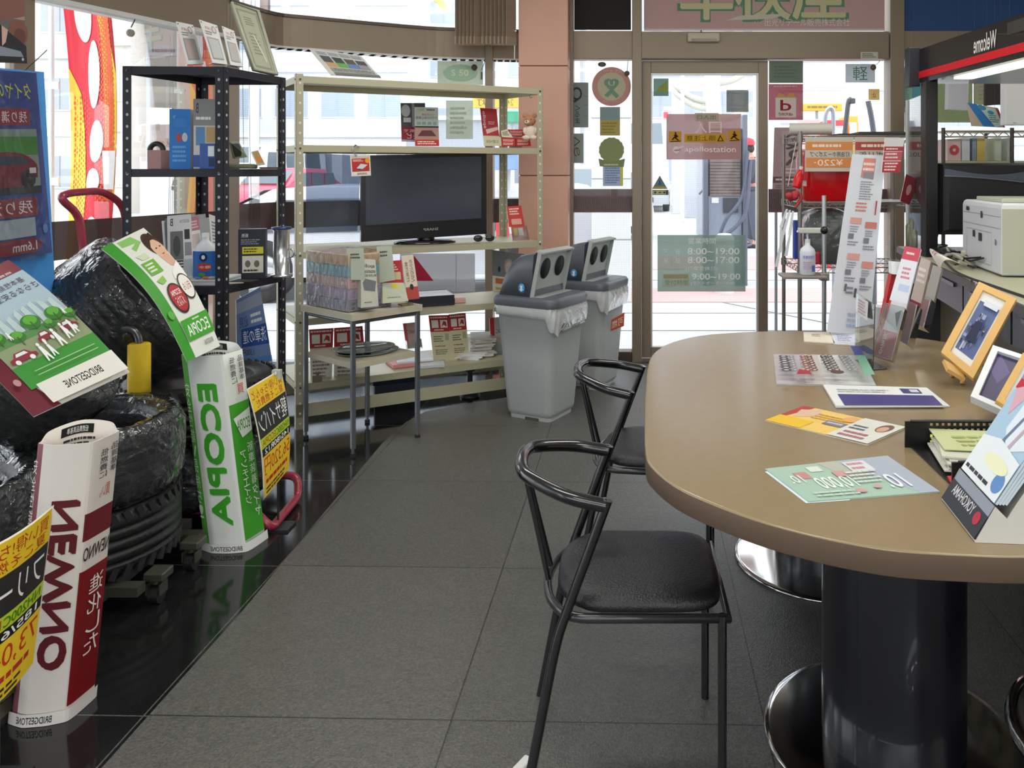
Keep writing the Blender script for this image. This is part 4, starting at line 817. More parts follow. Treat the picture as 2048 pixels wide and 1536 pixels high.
# hook under the top shelf
m = MB(); hp_ = rc(1062, 189, .1); m.tube(smoothpath([hp_ + V(.004, 0, .012), hp_, hp_ + V(-.01, 0, -.01), hp_ + V(0, 0, -.02), hp_ + V(.008, 0, -.012)]), .0015, 6); o = m.build('hook', mat('#8a4a3a', .4)); tag(o, 'tiny dark wire hook hanging below the cream rack top shelf', 'hook')
# wobbler
t = thing('shelf_wobbler', 'white and red card hanging from a clear strip at the television shelf', 'card', rc(721, 352, -.03))
card('card', [rc(700, 311, -.05), rc(740, 309, -.05), rc(742, 351, -.05), rc(703, 353, -.05)], [('r', .04, .04, .96, .14, '#d9c9b6'), ('r', .06, .16, .94, .78, '#c4362e'), ('ln', .12, .2, .7, .32, 2, '#f0e2d8'), ('e', .85, .28, .12, .12, '#e6a52e'), ('p', [(.25, .65), (.5, .42), (.85, .48), (.6, .66), (.35, .72)], '#d8dbe0'), ('p', [(.2, .62), (.55, .66), (.4, .74)], '#3f4a6a'), ('ln', .3, .84, .9, .94, 2, '#8a6a60')], t, '#efe9e0')
m = MB(); a = rc(715, 292, -.03); m.tube([rc(714, 312, -.05), rc(704, 300, -.08), rc(712, 290, -.06), rc(718, 294, 0)], .006, 6, flat=.2); m.build('strip', clear('acrylic', '#eef3f3', .08), t)
# television
t = thing('television', 'black flat television switched off on the cream rack middle shelf', 'television', rc(850, 497, .4))
tv = [rc(722, 311, .40), rc(973, 306, .28), rc(973, 468, .28), rc(722, 484, .40)]
tl, tr_, br_, bl_ = tv; nn = (tr_ - tl).cross(bl_ - tl).normalized(); nn = nn if nn.y > 0 else -nn
m = MB(); m.mt(mat('#1a1a1e', .22)); m.add([p for p in tv] + [p + nn * .05 for p in tv], [(0, 1, 2, 3), (4, 7, 6, 5), (0, 4, 5, 1), (3, 2, 6, 7), (0, 3, 7, 4), (1, 5, 6, 2)], False); m.build('housing', None, t)
S = surf4(tv)
m = MB(); q = [S(.035, .045, .002), S(.955, .04, .002), S(.955, .80, .002), S(.035, .81, .002)]; m.mt(mat('#3d4250', .14, spec=.6)); m.add(q, [(0, 1, 2, 3)], False); m.build('screen', None, t, fix=False)
m = MB(); art(m, surf4(tv), [('t', .48, .885, .60, .915, 'SHARP', '#9a9ca2', 'm'), ('r', .03, .82, .96, .828, '#0c0c0e')], off=.002); m.build('front_marks', None, t, fix=False)
tc = (rc(850, 495, .42)); z4 = .885
m = MB(); m.cyl(V(tc.x, tc.y + .02, z4 + .015), V(tc.x, tc.y + .02, z4 + .06), .05, .04, 20); m.build('neck', mat('#17171a', .25), t)
m = MB(); m.lathe([(.0001, .0), (.17, .0), (.172, .006), (.15, .014), (.05, .02), (.0001, .02)], (tc.x, tc.y, z4 + .001), 36, Matrix.Rotation(R(23), 3, 'Z') @ Matrix.Diagonal(V(1, .62, 1))); m.build('base', mat('#141416', .12, coat=.5), t)
# sunglasses
t = thing('sunglasses', 'dark sunglasses lying beside the television base', 'sunglasses', rc(970, 490, .2)); g = rc(968, 488, .2); g.z = z4 + .022
for sx in (-1, 1): m = MB(); m.sphere(g + V(sx * .032, sx * .008, 0), .026, 16, (1, .2, .75), Matrix.Rotation(R(14), 3, 'Z')); m.build('lens', mat('#1d2026', .08), t)
m = MB(); m.tube([g + V(-.01, 0, .008), g + V(.01, .002, .008)], .003, 8); m.tube([g + V(.056, .016, .005), g + V(.06, .05, .002), g + V(.03, .09, -.015)], .002, 6); m.tube([g + V(-.056, -.012, .005), g + V(-.06, .03, .002), g + V(-.04, .08, -.015)], .002, 6); m.build('frame', STEEL, t)
AC = clear('acrylic', '#eef3f3', .08)
def holder(label, tl, tr, br, bl, v, els, base='#e8e2d4', pocket=.35, cat='leaflet holder', lean=.1, body=True, dz=.035, pels=None, pbase='#cfd0bd'):
    t = thing('leaflet_holder', label, cat, rc(*bl, v)); q = rcard(tl, tr, br, bl, v, lean); card('leaflets', q, els, t, base, .006)
    S = surf4(q); d = V(.03, -.06, 0).normalized() * dz; a, b, c_, e = S(0, 1 - pocket), S(1, 1 - pocket), Vector(q[2]), Vector(q[3]); m = MB(); m.mt(AC if body is None else mat(pbase, .5))
    m.plate([a + d, b + d, c_ + d, e + d], .002); m.plate([a, a + d, e + d, e], .002); m.plate([b, b + d, c_ + d, c_], .002)
    if pels: art(m, surf4([a + d, b + d, c_ + d, e + d]), pels, off=.0012)
    m.build('pocket', None, t, fix=False); return t
holder('red leaflet holder on the television shelf in front of the pink pillar', (1013, 413), (1042, 411), (1055, 485), (1022, 487), .25, [('r', 0, 0, 1, 1, '#c8423c'), ('ln', .15, .05, .85, .25, 3, '#f4dcd2'), ('r', .2, .35, .85, .5, '#e0a79a'), ('r', .25, .6, .5, .8, '#e2c43c'), ('r', .55, .6, .85, .8, '#e4e0d8')], body=None, pocket=.45)
# shelf four (z .55)
z5 = .55
t = thing('document_tray', 'black letter tray with blue-white papers on the lower shelf of the cream rack', 'tray', rc(850, 610, .3)); tb = rc(846, 605, .35); tb.z = z5
q = Matrix.Rotation(R(24), 3, 'Z')
m = MB(); m.box(tb + V(0, 0, .004), (.30, .22, .006), q)
for a, b, c_, d in ((0, .11, .30, .006), (0, -.11, .30, .006)): m.box(tb + q @ V(a, b, .03), (c_, d, .055), q)
m.box(tb + q @ V(-.15, 0, .03), (.006, .22, .055), q); m.box(tb + q @ V(.15, 0, .02), (.006, .22, .03), q); m.build('tray_body', mat('#20242c', .4), t)
m = MB(); m.mt(ink('#a9bce0')); m.box(tb + V(0, 0, .03), (.27, .19, .04), q); m.mt(ink('#e3e7ee')); m.box(tb + q @ V(.02, 0, .054), (.26, .19, .006), q); m.build('papers', None, t)
t = thing('low_box', 'low white and pink lidded box beside the letter tray on the lower shelf', 'box', rc(905, 608, .3)); tb = rc(905, 604, .32); tb.z = z5
m = MB(); m.box(tb + V(0, 0, .014), (.13, .12, .026), R(20), .004); m.build('box', mat('#c99c96', .5), t); m = MB(); m.box(tb + V(.005, .01, .031), (.125, .11, .008), R(14), .002); m.build('lid', mat('#ddd3c9', .5), t)
card('portrait_poster', [P(984, 500, 4.98), P(1050, 508, 5.0), P(1042, 630, 4.98), P(986, 622, 4.96)], [('r', 0, 0, 1, .42, '#77787c'), ('e', .52, .24, .14, .13, '#a99a9c'), ('e', .52, .26, .10, .105, '#c9b4ac'), ('e', .48, .25, .012, .006, '#2c2628'), ('e', .57, .25, .012, .006, '#2c2628'), ('e', .22, .30, .04, .05, '#1e1e22'), ('r', 0, .42, 1, 1, '#d9d5c6'), ('r', .1, .45, .7, .54, '#c4622e'), ('r', .1, .6, .5, .64, '#b09a5c')], label='grey poster with a pale portrait and orange strip standing behind the rack', cat='poster', th=.004)
# leaflet pairs: red header with picture panel
LE = [('r', 0, 0, 1, .34, '#b5272f'), ('ln', .06, .02, .94, .08, 1, '#f0d6d2'), ('r', .1, .10, .44, .26, '#e8e2d6'), ('r', .54, .10, .90, .26, '#e8e2d6'), ('p', [(.58, .24), (.7, .12), (.84, .14), (.86, .24), (.7, .20)], '#a33038'), ('ln', .2, .28, .85, .33, 1, '#f0d6d2'), ('r', 0, .34, 1, 1, '#cfc9a6'), ('r', .72, .38, .92, .52, '#a8a48a'), ('ln', .12, .42, .62, .56, 3, '#6d6a56'), ('ln', .15, .62, .9, .66, 1, '#a1592e'), ('ln', .15, .7, .9, .82, 3, '#7a775f'), ('ln', .3, .92, .7, .95, 1, '#6d6a56')]
zz = .225
card('leaflet', rcard((857, 631), (897, 630), (905, 726), (868, 728), .28), LE, label='cream and red leaflet, left one of the pair right of the side table', cat='leaflet', group='red-headed leaflets')
card('leaflet', rcard((897, 629), (931, 626), (939, 722), (905, 725), .28), LE, label='cream and red leaflet, right one of the pair beside the paper pile', cat='leaflet', group='red-headed leaflets')
LE2 = LE[:6] + [('r', 0, .34, 1, 1, '#ddd5cd'), ('ln', .1, .55, .9, .95, 6, '#8a7f78')]
card('leaflet', rcard((618, 659), (667, 656), (663, 768), (622, 772), .18), LE2, label='white and red leaflet, left one seen behind the side table legs', cat='leaflet', group='red-headed leaflets')
card('leaflet', rcard((668, 656), (725, 652), (735, 765), (668, 768), .18), LE2, label='white and red leaflet, right one seen behind the side table legs', cat='leaflet', group='red-headed leaflets')
holder('pink leaflet holder behind the right leg of the side table', (806, 647), (835, 644), (842, 694), (813, 698), .25, [('r', 0, 0, 1, 1, '#b59a92'), ('r', 0, 0, .2, 1, '#c8404a'), ('t', .3, .3, .9, .42, 'BASIC', '#6a5a56', 'm')], body=None)
holder('red and white leaflet holder right of the paper pile, partly behind the grey bin', (979, 636), (1015, 632), (1018, 712), (983, 716), .35, [('r', 0, 0, 1, 1, '#bdb8ae'), ('r', 0, 0, .24, .45, '#b8303e'), ('t', .3, .3, .9, .4, 'BASIC', '#5a5654', 'm')], body=None)
rr = random.Random(8); m = MB(); pb = rc(962, 716, .45)
for k in range(12): m.mt(ink(['#c9c4bb', '#dcd8d0', '#b9b4ab'][k % 3])); m.box(V(pb.x + rr.uniform(-.01, .01), pb.y + rr.uniform(-.01, .01), zz + .004 + k * .0095), (.12, .19, .009), R(20 + rr.uniform(-10, 10)))
o = m.build('paper_pile', None); tag(o, 'tall untidy pile of pale booklets on the bottom shelf of the cream rack', 'papers')
m = MB(); pb = rc(940, 718, .35); m.mt(ink('#e6e6e8'))
for k in range(4): m.box(V(pb.x, pb.y, zz + .004 + k * .008), (.15, .14, .007), R(-10 + 14 * k))
m.plate([V(pb.x - .05, pb.y - .02, zz + .04), V(pb.x + .06, pb.y - .01, zz + .05), V(pb.x + .04, pb.y + .05, zz + .10), V(pb.x - .06, pb.y + .04, zz + .11)], .002); o = m.build('loose_papers', None); tag(o, 'loose white sheets slumped in front of the booklet pile', 'papers')
t = thing('booklet_stack', 'white booklets with a pink edge lying on the bottom shelf behind the side table', 'booklets', rc(820, 742, .3)); pb = rc(822, 735, .35); pb.z = zz
m = MB(); m.box(pb + V(-.02, 0, .012), (.20, .17, .02), R(30), .002); m.build('lower_booklets', mat('#d98a90', .5), t)
m = MB(); m.box(pb + V(.01, .01, .028), (.19, .16, .012), R(24), .002); m.build('upper_booklets', mat('#dfe3ea', .5), t)
t = thing('leaflet_bundle', 'flat white leaflets on the bottom shelf front near the red-headed pair', 'leaflets', rc(860, 735, .1)); pb = rc(862, 730, .12); pb.z = zz
m = MB(); m.box(pb + V(0, 0, .009), (.14, .10, .016), R(15), .002); m.mt(ink('#c9cdd2')); m.build('sheets', mat('#d6d8da', .5), t)
t = thing('number_clip', 'small brown card held in a wire clip on the bottom shelf of the cream rack', 'card stand', rc(634, 775, .02))
card('card', [rc(625, 752, .02), rc(645, 750, .02), rc(643, 775, .02), rc(624, 777, .02)], [], t, '#8f8176', .002)
m = MB(); pq = rc(635, 751, .02)
for a in (-50, -20, 20, 50): m.tube([pq, pq + V(math.sin(R(a)) * .022, 0, math.cos(R(a)) * .024)], .002, 6)
m.build('clip', mat('#77705f', .4, .5), t)
t = thing('cable_box', 'dark blue slotted power strip under the bottom shelf of the cream rack', 'power strip', rc(790, 790, .5)); a, b = rc(744, 788, .5), rc(836, 774, .5); a.z = b.z = .115; ang = math.atan2(b.y - a.y, b.x - a.x)
m = MB(); cc = (a + b) / 2; m.box(cc + V(0, 0, .018), ((b - a).length, .06, .035), ang, .004); m.build('strip_body', mat('#1c2548', .4), t)
m = MB()
for k in range(5): p = a.lerp(b, .1 + k * .13); m.box(p + V(.01, -.032, .03), (.016, .004, .008), ang)
m.build('slots', mat('#c9d0e0', .4), t)
m = MB(); cc2 = cc.copy(); cc2.z = .02; m.box(V(cc.x, cc.y, .0575), ((b - a).length * .9, .03, .108), ang); m.build('bracket', mat('#3a3f52', .5), t)
t = thing('brace_clamp', 'black clamp joint under the cream rack bottom shelf', 'clamp', rc(940, 760, .4)); pq = rc(940, 752, .4); m = MB(); m.box(V(pq.x, pq.y, .165), (.05, .04, .05), R(20), .005); m.cyl(V(pq.x, pq.y, .0), V(pq.x, pq.y, .14), .015, .015); m.lathe([(.06, 0), (.055, .02), (.02, .03)], (pq.x, pq.y, 0)); m.build('clamp_body', mat('#2a2a2c', .4), t)
# clear panel with blue arc seen in the rack opening
m = MB(); q = [rc(612, 305, .85), rc(722, 312, .85), rc(715, 462, .85), rc(612, 466, .85)]; m.plate(q, .002); o = m.build('clear_board', clear('grey_acrylic', '#c6ccd6', .18, '#a6adbb', .06, .8)); tag(o, 'greyish translucent panel standing behind the shelf left of the television', 'panel')
# ---------- side table ----------
ST = [V(-1.515, 3.905, 0), V(-1.194, 3.65, 0), V(-.956, 3.92, 0), V(-1.285, 4.165, 0)]
t = thing('side_table', 'small two-tier cream side table on thin silver legs holding the tissue packs', 'side table', (-1.24, 3.90, 0)); cen = (ST[0] + ST[2]) / 2
for p in ST:
    d = (cen - p).normalized(); m = MB(); q_ = p + d * .012; m.box(V(q_.x, q_.y, .335), (.02, .02, .60), R(40), .002); m.cyl(V(q_.x, q_.y, .012), V(q_.x, q_.y, .04), .007, n=10); lg = m.build('leg', mat('#8f9399', .3, .8), t)
    m = MB(); m.cyl(V(q_.x, q_.y, 0), V(q_.x, q_.y, .014), .013, n=14); m.build('foot', mat('#2a2a2c', .6), lg)
for z, w in ((.645, .03), (.418, .026)):
    m = MB(); q_ = [p + (p - cen).normalized() * (.012 if z > .5 else -.02) for p in ST]; m.prism([(p.x, p.y) for p in q_], z - w, z); m.build('shelf_board', mat('#c6bda6', .42, var=.05), t)
m = MB()
for a, b in ((0, 1), (1, 2), (2, 3), (3, 0)): pa = ST[a] + (cen - ST[a]).normalized() * .012; pb_ = ST[b] + (cen - ST[b]).normalized() * .012; m.tube([V(pa.x, pa.y, .605), V(pb_.x, pb_.y, .605)], .009, 4)
m.build('apron_rail', mat('#6d727c', .35, .7), t)
# tissue packs: three packs of five boxes
ux = (ST[1] - ST[0]).normalized(); uy = (ST[3] - ST[0]).normalized(); ang = math.atan2(ux.y, ux.x); TC = ['#a49db4', '#cfb9dc', '#f2c8c8', '#93d6e4', '#efcb9f']
for k in range(3):
    b0 = ST[0] + ux * (.012 + .119 * k) + (-V(-ux.y, ux.x, 0)) * -.005; q3 = Matrix.Rotation(ang, 3, 'Z'); t = thing('tissue_pack', ['shrink-wrapped tissue pack of five boxes, leftmost of three on the side table', 'shrink-wrapped tissue pack of five boxes, middle of three on the side table', 'shrink-wrapped tissue pack of five boxes next to the leaflet boxes'][k], 'tissue boxes', b0 + V(0, 0, .646), 0, 'tissue packs on the side table')
    for j in range(5):
        m = MB(); m.mt(mat(TC[j], .35, var=.12, vs=40)); m.box(b0 + q3 @ V(.058, .118, 0) + V(0, 0, .646 + .0025 + .0255 + j * .052), (.113, .228, .051), q3, .002)
        m.mt(ink(['#7c7688', '#bda6c4', '#e0b9b6', '#86c0cc', '#e2c08c'][j]))
        for u_ in range(6):
            for w_ in range(2): m.sphere(b0 + q3 @ V(.1149, .03 + u_ * .036, 0) + V(0, 0, .646 + .016 + j * .052 + w_ * .02), .009, 8, (.02, 1, .8), q3)
        m.build('tissue_box', None, t)
    m = MB(); m.box(b0 + q3 @ V(.058, .118, 0) + V(0, 0, .646 + .1315), (.1175, .233, .2635), q3, .004); m.build('shrink_film', clear('shrink_film', '#ffffff', .10, '#ffffff', .05, 1.2, bump=.7, bs=22), t)
# leaflet boxes on table
zt_ = .646
def tbox(label, tl, tr, br, bl, Ys, els, base, pel=None):
    t = thing('leaflet_holder', label, 'leaflet holder', P(*bl, Ys[3])); q = pc(Ys, tl, tr, br, bl); card('leaflets', q, els, t, base, .012)
    return t, q
def cardbox(label, face, sidew, Y, els, back, bel):
    t = thing('leaflet_holder', label, 'leaflet holder', P(*face[3], Y)); q = pc([Y + .02, Y + .04, Y + .02, Y], *face); m = MB(); m.mt(mat('#c9cbb9', .5)); d = V(-sidew * .8, sidew, 0)
    m.add([p for p in q] + [p + d for p in q], [(0, 1, 2, 3), (4, 7, 6, 5), (0, 4, 5, 1), (3, 2, 6, 7), (0, 3, 7, 4), (1, 5, 6, 2)], False); art(m, surf4(q), els); m.build('box', None, t, fix=False)
    card('header_card', pc(Y + .012, *back), bel, t, '#c4ccb9', .002); return t
cardbox('pale leaflet box with dark mirrored station lettering on the side table', ((722, 519), (751, 520), (757, 612), (722, 616)), .035, 3.68, [('r', 0, 0, 1, 1, '#cccdbb'), ('t', .1, .09, .92, .19, 'apollo', '#2c2a2c', 'm'), ('t', .08, .21, .95, .28, 'station', '#2c2a2c', 'm'), ('t', .08, .31, .97, .36, 'BUSINESS', '#3c3a3c', 'm'), ('p', [(.1, .48), (.3, .40), (.95, .46), (.85, .68), (.2, .64)], '#77767a'), ('ln', .2, .88, .8, .92, 1, '#7a7a70')], ((693, 497), (727, 496), (730, 560), (697, 560)), [('ln', .2, .15, .8, .35, 2, '#55584a')])
cardbox('pale box of red leaflets with a yellow mark on the side table', ((765, 566), (808, 566), (817, 602), (765, 607)), .03, 3.80, [('r', 0, 0, 1, 1, '#c6ceb0'), ('r', .4, .05, .7, .3, '#e0cc34'), ('ln', .2, .7, .8, .8, 1, '#7a7a70')], ((753, 493), (783, 491), (790, 560), (757, 566)), [('ln', .2, .12, .8, .32, 2, '#55584a')])
card('leaflet', pc([3.84, 3.87, 3.85, 3.83], (758, 524), (803, 520), (808, 572), (765, 572)), [('r', 0, 0, 1, 1, '#b5242c'), ('ln', .2, .12, .85, .4, 3, '#edc9c2'), ('r', .25, .5, .5, .75, '#d9a79a'), ('r', .55, .45, .9, .75, '#cbb98c')], label='red leaflet standing in the pale box with a yellow mark', cat='leaflet')
card('leaflet', pc([3.88, 3.91, 3.89, 3.87], (803, 512), (826, 509), (839, 597), (814, 600)), [('r', 0, 0, 1, .72, '#ddd2bd'), ('tv', .55, .1, .85, .62, 'あなたの近く', '#7a4638', 'm'), ('tv', .15, .14, .42, .6, 'まだまだ', '#7a4638', 'm'), ('r', 0, .72, 1, 1, '#b94a44'), ('e', .5, .72, .15, .07, '#3a2a28')], label='cream and red leaflet at the right end of the side table', cat='leaflet', th=.012)
m = MB(); pp = V(-1.02, 3.90, zt_ + .004); m.box(pp, (.06, .045, .005), R(45)); o = m.build('tape_patch', mat('#8f7a4e', .6)); tag(o, 'brown worn tape patch on the right corner of the side table', 'tape')
# clear plates on lower board
for k in range(2):
    m = MB(); m.lathe([(.0001, 0), (.13, 0), (.15, .006), (.16, .010), (.156, .012), (.14, .006), (.0001, .003)], V(-1.20 - .02 * k, 3.90 + .01 * k, .4185 + .012 * k), 40, Matrix.Rotation(R(40), 3, 'Z') @ Matrix.Diagonal(V(.92, .72, 1))); o = m.build('clear_plate', clear('plate_plastic', '#dfe9e6', .25, '#cfdcd8', .05, 1.5)); tag(o, ['clear oval plastic plate lying lowest on the side table lower tier', 'clear oval plastic plate stacked on top on the side table lower tier'][k], 'plate', 'clear plates on the side table')
# ================= bins =================
BING = mat('#b4b8b8', .45, bump=.08, bs=25, var=.05, vs=5); LIDG = mat('#5a5e66', .38, var=.05); LIDL = mat('#aeb4b0', .4)
def rrect(w, d, r, n=5):
    out = []
    for cx, cy, a0 in ((w / 2 - r, d / 2 - r, 0), (-w / 2 + r, d / 2 - r, 90), (-w / 2 + r, -d / 2 + r, 180), (w / 2 - r, -d / 2 + r, 270)):
        for k in range(n + 1): a = R(a0 + 90 * k / n); out.append((cx + r * math.cos(a), cy + r * math.sin(a)))
    return out
def loft(mb, rings, caps=True):
    n = len(rings[0]); vs = [p for r_ in rings for p in r_]; fs = []
    for i in range(len(rings) - 1):
        for k in range(n): l = (k + 1) % n; fs.append((i * n + k, i * n + l, (i + 1) * n + l, (i + 1) * n + k))
    mb.add(vs, fs, True)
    if caps: mb.add(rings[0], [tuple(range(n))[::-1]], False); mb.add(rings[-1], [tuple(range(n))], False)
def bag(mb, w, d, z, seed, drop=.05, gust=.13):
    rnd = random.Random(seed); n = 72; base = []
    rr_ = rrect(w, d, .05, 17); n = len(rr_); rings = []
    for j in range(6):
        ring = []
        for k, (x, y) in enumerate(rr_):
            a = 2 * math.pi * k / n; side = max(0, math.cos(a + .5)) ** 2
            dz = j / 5 * (drop + gust * side * .7); out_ = 1 + .035 * math.sin(math.pi * j / 5) + .05 * side * j / 5 + .012 * math.sin(a * 11 + j) + rnd.uniform(-.008, .008)
            ring.append(V(x * out_, y * out_, z - dz + .01 * math.sin(a * 7 + j * 1.3) * (j / 5)))
        rings.append(ring)
    mb.mt(clear('bag_plastic', '#f2f4f4', .5, '#f4f6f6', .12, 1.6, bump=.9, bs=14)); loft(mb, rings, False)
def bin_(label, loc, rz, seed):
    t = thing('waste_bin', label, 'bin', (*loc, 0), rz, 'grey recycling bins'); M4 = t.matrix_basis.copy()
    def mk(): m = MB(); m.M = M4; return m
    m = mk(); m.mt(BING); H = .60
    loft(m, [[V(x, y, z) for x, y in rrect(w, d, r)] for z, w, d, r in ((.022, .25, .235, .03), (.03, .275, .26, .04), (.05, .285, .27, .045), (H * .55, .325, .315, .05), (H - .06, .35, .345, .05), (H - .055, .36, .355, .05), (H, .362, .357, .05))]); m.build('body', None, t)
    m = mk(); m.mt(mat('#c4c8c6', .45)); loft(m, [[V(x, y, z) for x, y in rrect(w, w * .95, .03)] for z, w in ((0, .25), (.024, .255))]); m.mt(mat('#55564f', .7)); m.box((.02, -.122, .008), (.08, .006, .017)); m.build('foot_ring', None, t)
    m = mk(); m.mt(mat('#c4c8c6', .4)); m.box((-.09, -.182, H - .03), (.09, .012, .016), None, .003); m.build('grip', None, t)
    m = mk(); m.mt(LIDG); loft(m, [[V(x, y, z) for x, y in rrect(w, d, .06)] for z, w, d in ((H - .006, .395, .375), (H + .025, .40, .385), (H + .04, .385, .37), (H + .043, .36, .35))]); lid = m.build('lid_rim', None, t)
    # dome: slanted hood open to +x
    m = mk(); m.mt(LIDG); xs = [-.175, -.15, -.10, -.05, .0, .045]; zs = [H + .045, H + .14, H + .215, H + .25, H + .262, H + .268]; rings = []
    for i in range(6):
        w = .155 - .02 * (1 - i / 5); zz_ = zs[i]; zb = H + .035
        ring = [V(xs[i], -w, zb), V(xs[i] , -w, zb + (zz_ - zb) * .6), V(xs[i], -w + .012, zz_ - .012 if zz_ - zb > .03 else zz_ - .004), V(xs[i], -w + .035, zz_), V(xs[i], w - .035, zz_), V(xs[i], w - .012, zz_ - .012 if zz_ - zb > .03 else zz_ - .004), V(xs[i], w, zb + (zz_ - zb) * .6), V(xs[i], w, zb)]
        rings.append(ring)
    loft(m, rings); m.build('hood', None, t)
    # pale hatch with two round holes
    m = mk(); m.mt(LIDL); q = Matrix.Rotation(R(12), 3, 'Y'); c0 = V(.085, 0, H + .155)
    m.box(c0 + V(-.03, 0, 0), (.012, .30, .24), q, .004)
    for y in (-.153, .153): m.box(c0 + V(-.020, y, 0), (.022, .008, .242), q)
    m.box(c0 + V(.006, 0, .12), (.045, .31, .008), q); m.box(c0 + V(-.03, 0, -.115), (.09, .30, .01)); m.build('hatch', None, t)
    m = mk(); m.mt(mat('#141517', .7))
    for y in (-.07, .07): m.lathe([(.0001, .0), (.044, 0), (.044, .003), (.0001, .003)], c0 + V(-.0155, y, .03), 28, q @ Matrix.Rotation(R(90), 3, 'Y') @ Matrix.Diagonal(V(1.25, 1, 1)))
    m.build('hole', None, t)
    m = mk(); m.mt(mat('#2f86c4', .4)); m.lathe([(.0001, 0), (.026, 0), (.026, .0015), (.0001, .0015)], V(-.02, -.157, H + .085), 20, Matrix.Rotation(R(90), 3, 'X') @ Matrix.Diagonal(V(.8, 1, 1))); m.mt(ink('#dfe8ee')); m.box((-.02, -.1592, H + .085), (.012, .001, .03)); m.box((-.02, -.1592, H + .078), (.025, .001, .004)); m.build('round_sticker', None, t)
    m = mk(); bag(m, .375, .365, H + .002, seed); m.build('plastic_bag', None, t)
    return t
bin_('grey bin with twin-hole lid and plastic bag, the nearer one beside the cream rack', (-.405, 4.30), R(-27), 3)
b2 = bin_('grey recycling bin with twin-hole lid, the farther one against the entrance window', (-.175, 4.90), R(-24), 9)
m = MB(); m.mt(mat('#c05a3a', .5)); q = surf4([P(1222, 640, 4.80), P(1249, 625, 4.84), P(1248, 652, 4.84), P(1220, 663, 4.80)]); m.add([q(0, 0), q(1, 0), q(1, 1), q(0, 1)], [(0, 1, 2, 3)], False); art(m, q, [('t', .1, .2, .9, .8, '可燃', '#f0e6dc', 'm')]); m.build('orange_label', None, b2, fix=False)
# ================= chairs =================
CB = mat('#111113', .22, .0, coat=.6, spec=.6); VIN = mat('#1e1e22', .38, bump=.25, bs=220, var=.1)
def chair(label, loc, rz):
    """origin at the floor between the two rear posts, seat towards +x"""
    t = thing('chair', label, 'chair', (*loc, 0), rz, 'black tube chairs at the table'); M4 = t.matrix_basis.copy()
    def mk(): m = MB(); m.M = M4; return m
    zt, za = .615, .652; hw = .163
    m = mk(); path = smoothpath([V(.004, -hw, zt - .006), V(-.07, -hw + .008, zt + .008), V(-.135, -hw + .045, zt + .022), V(-.175, -.075, za - .006), V(-.186, 0, za), V(-.175, .075, za - .006), V(-.135, hw - .045, zt + .022), V(-.07, hw - .008, zt + .008), V(.004, hw, zt - .006)], 6)
    m.tube(path, .0145, 14); m.build('back_rail', CB, t)
    for s in (-1, 1):
        m = mk(); m.tube(fillet([V(.008, s * hw, zt + .006), V(-.077, s * hw, .39), V(-.098, s * hw, .33), V(-.162, s * (hw + .012), 0)], .08, 6), .0105, 12); m.build('rear_leg', CB, t)
        m = mk(); m.tube([V(.243, s * hw, .385), V(.243, s * hw, .0)], .0095, 12); m.build('front_leg', CB, t)
    for s in (-1, 1): m = mk(); m.tube([V(-.183, s * .012, za - .012), V(-.125, s * .032, .392)], .0062, 8); m.build('back_rod', CB, t)
    fr = [V(.255, -hw, .378), V(-.07, -hw, .378), V(-.115, -.10, .378), V(-.131, 0, .378), V(-.115, .10, .378), V(-.07, hw, .378), V(.255, hw, .378)]
    m = mk(); m.tube(fillet(fr, .04, 5), .010, 10, closed=True, flat=1.0); m.build('seat_frame', mat('#2c2c2e', .3, coat=.4), t)
    m = mk(); n = 40; rings = []
    def outl(k, g):
        a = 2 * math.pi * k / n; c, s = math.cos(a), math.sin(a); e = .42
        x = math.copysign(abs(c) ** e, c); y = math.copysign(abs(s) ** e, s)
        x = x * .175 + .075 if x > 0 else x * .178 + .075
        if x < 0: y *= 1 - .32 * (min(1, -x / .1)) ** 2
        return x * 1.0 + (0.0 if g == 1 else (.075 - x) * (1 - g)), y * (.168 * g)
    for z, g in ((.388, .95), (.392, 1.0), (.404, 1.0), (.413, .97), (.419, .86), (.421, .6), (.420, .3), (.419, .02)): rings.append([V(*outl(k, g), z) for k in range(n)])
    loft(m, rings); m.build('seat', VIN, t)
    return t
chair('black tube-framed chair with curved back rail, the nearest one beside the oval table', (-.028, 1.825), 0)
chair('black tube-framed chair with curved back rail, the farther one tucked under the oval table', (.058, 2.635), R(-8))
# ================= oval table =================
TOPM = mat('#907e60', .22, bump=.03, bs=30, var=.05, vs=30, spec=.55); EDGEM = mat('#6c594a', .4, var=.04)
LP = [G(x, y, .70) for x, y in ((1540, 662), (1470, 665), (1400, 671), (1345, 684), (1312, 702), (1297, 725), (1291, 780), (1289, 850), (1291, 905), (1302, 932), (1350, 972), (1425, 1007), (1512, 1039), (1600, 1064), (1690, 1084), (1800, 1101), (1938, 1109), (2030, 1112))]
pts = [V(p.x, p.y, 0) for p in LP]; pts = pts + [V(2 * .655 - p.x, 2 * 2.13 - p.y, 0) for p in pts]
loop = pts + pts[:1]; out = []
for i in range(len(pts)):
    a, b, c, d = pts[i - 1], pts[i], pts[(i + 1) % len(pts)], pts[(i + 2) % len(pts)]
    for k in range(3): tt = k / 3; out.append(.5 * (2 * b + (c - a) * tt + (2 * a - 5 * b + 4 * c - d) * tt * tt + (3 * b - a - 3 * c + d) * tt ** 3))
if sum((out[i].x * out[(i + 1) % len(out)].y - out[(i + 1) % len(out)].x * out[i].y) for i in range(len(out))) < 0: out.reverse()
t = thing('oval_table', 'large beige oval table on two dark columns with polished disc bases', 'table', (.655, 2.13, 0))
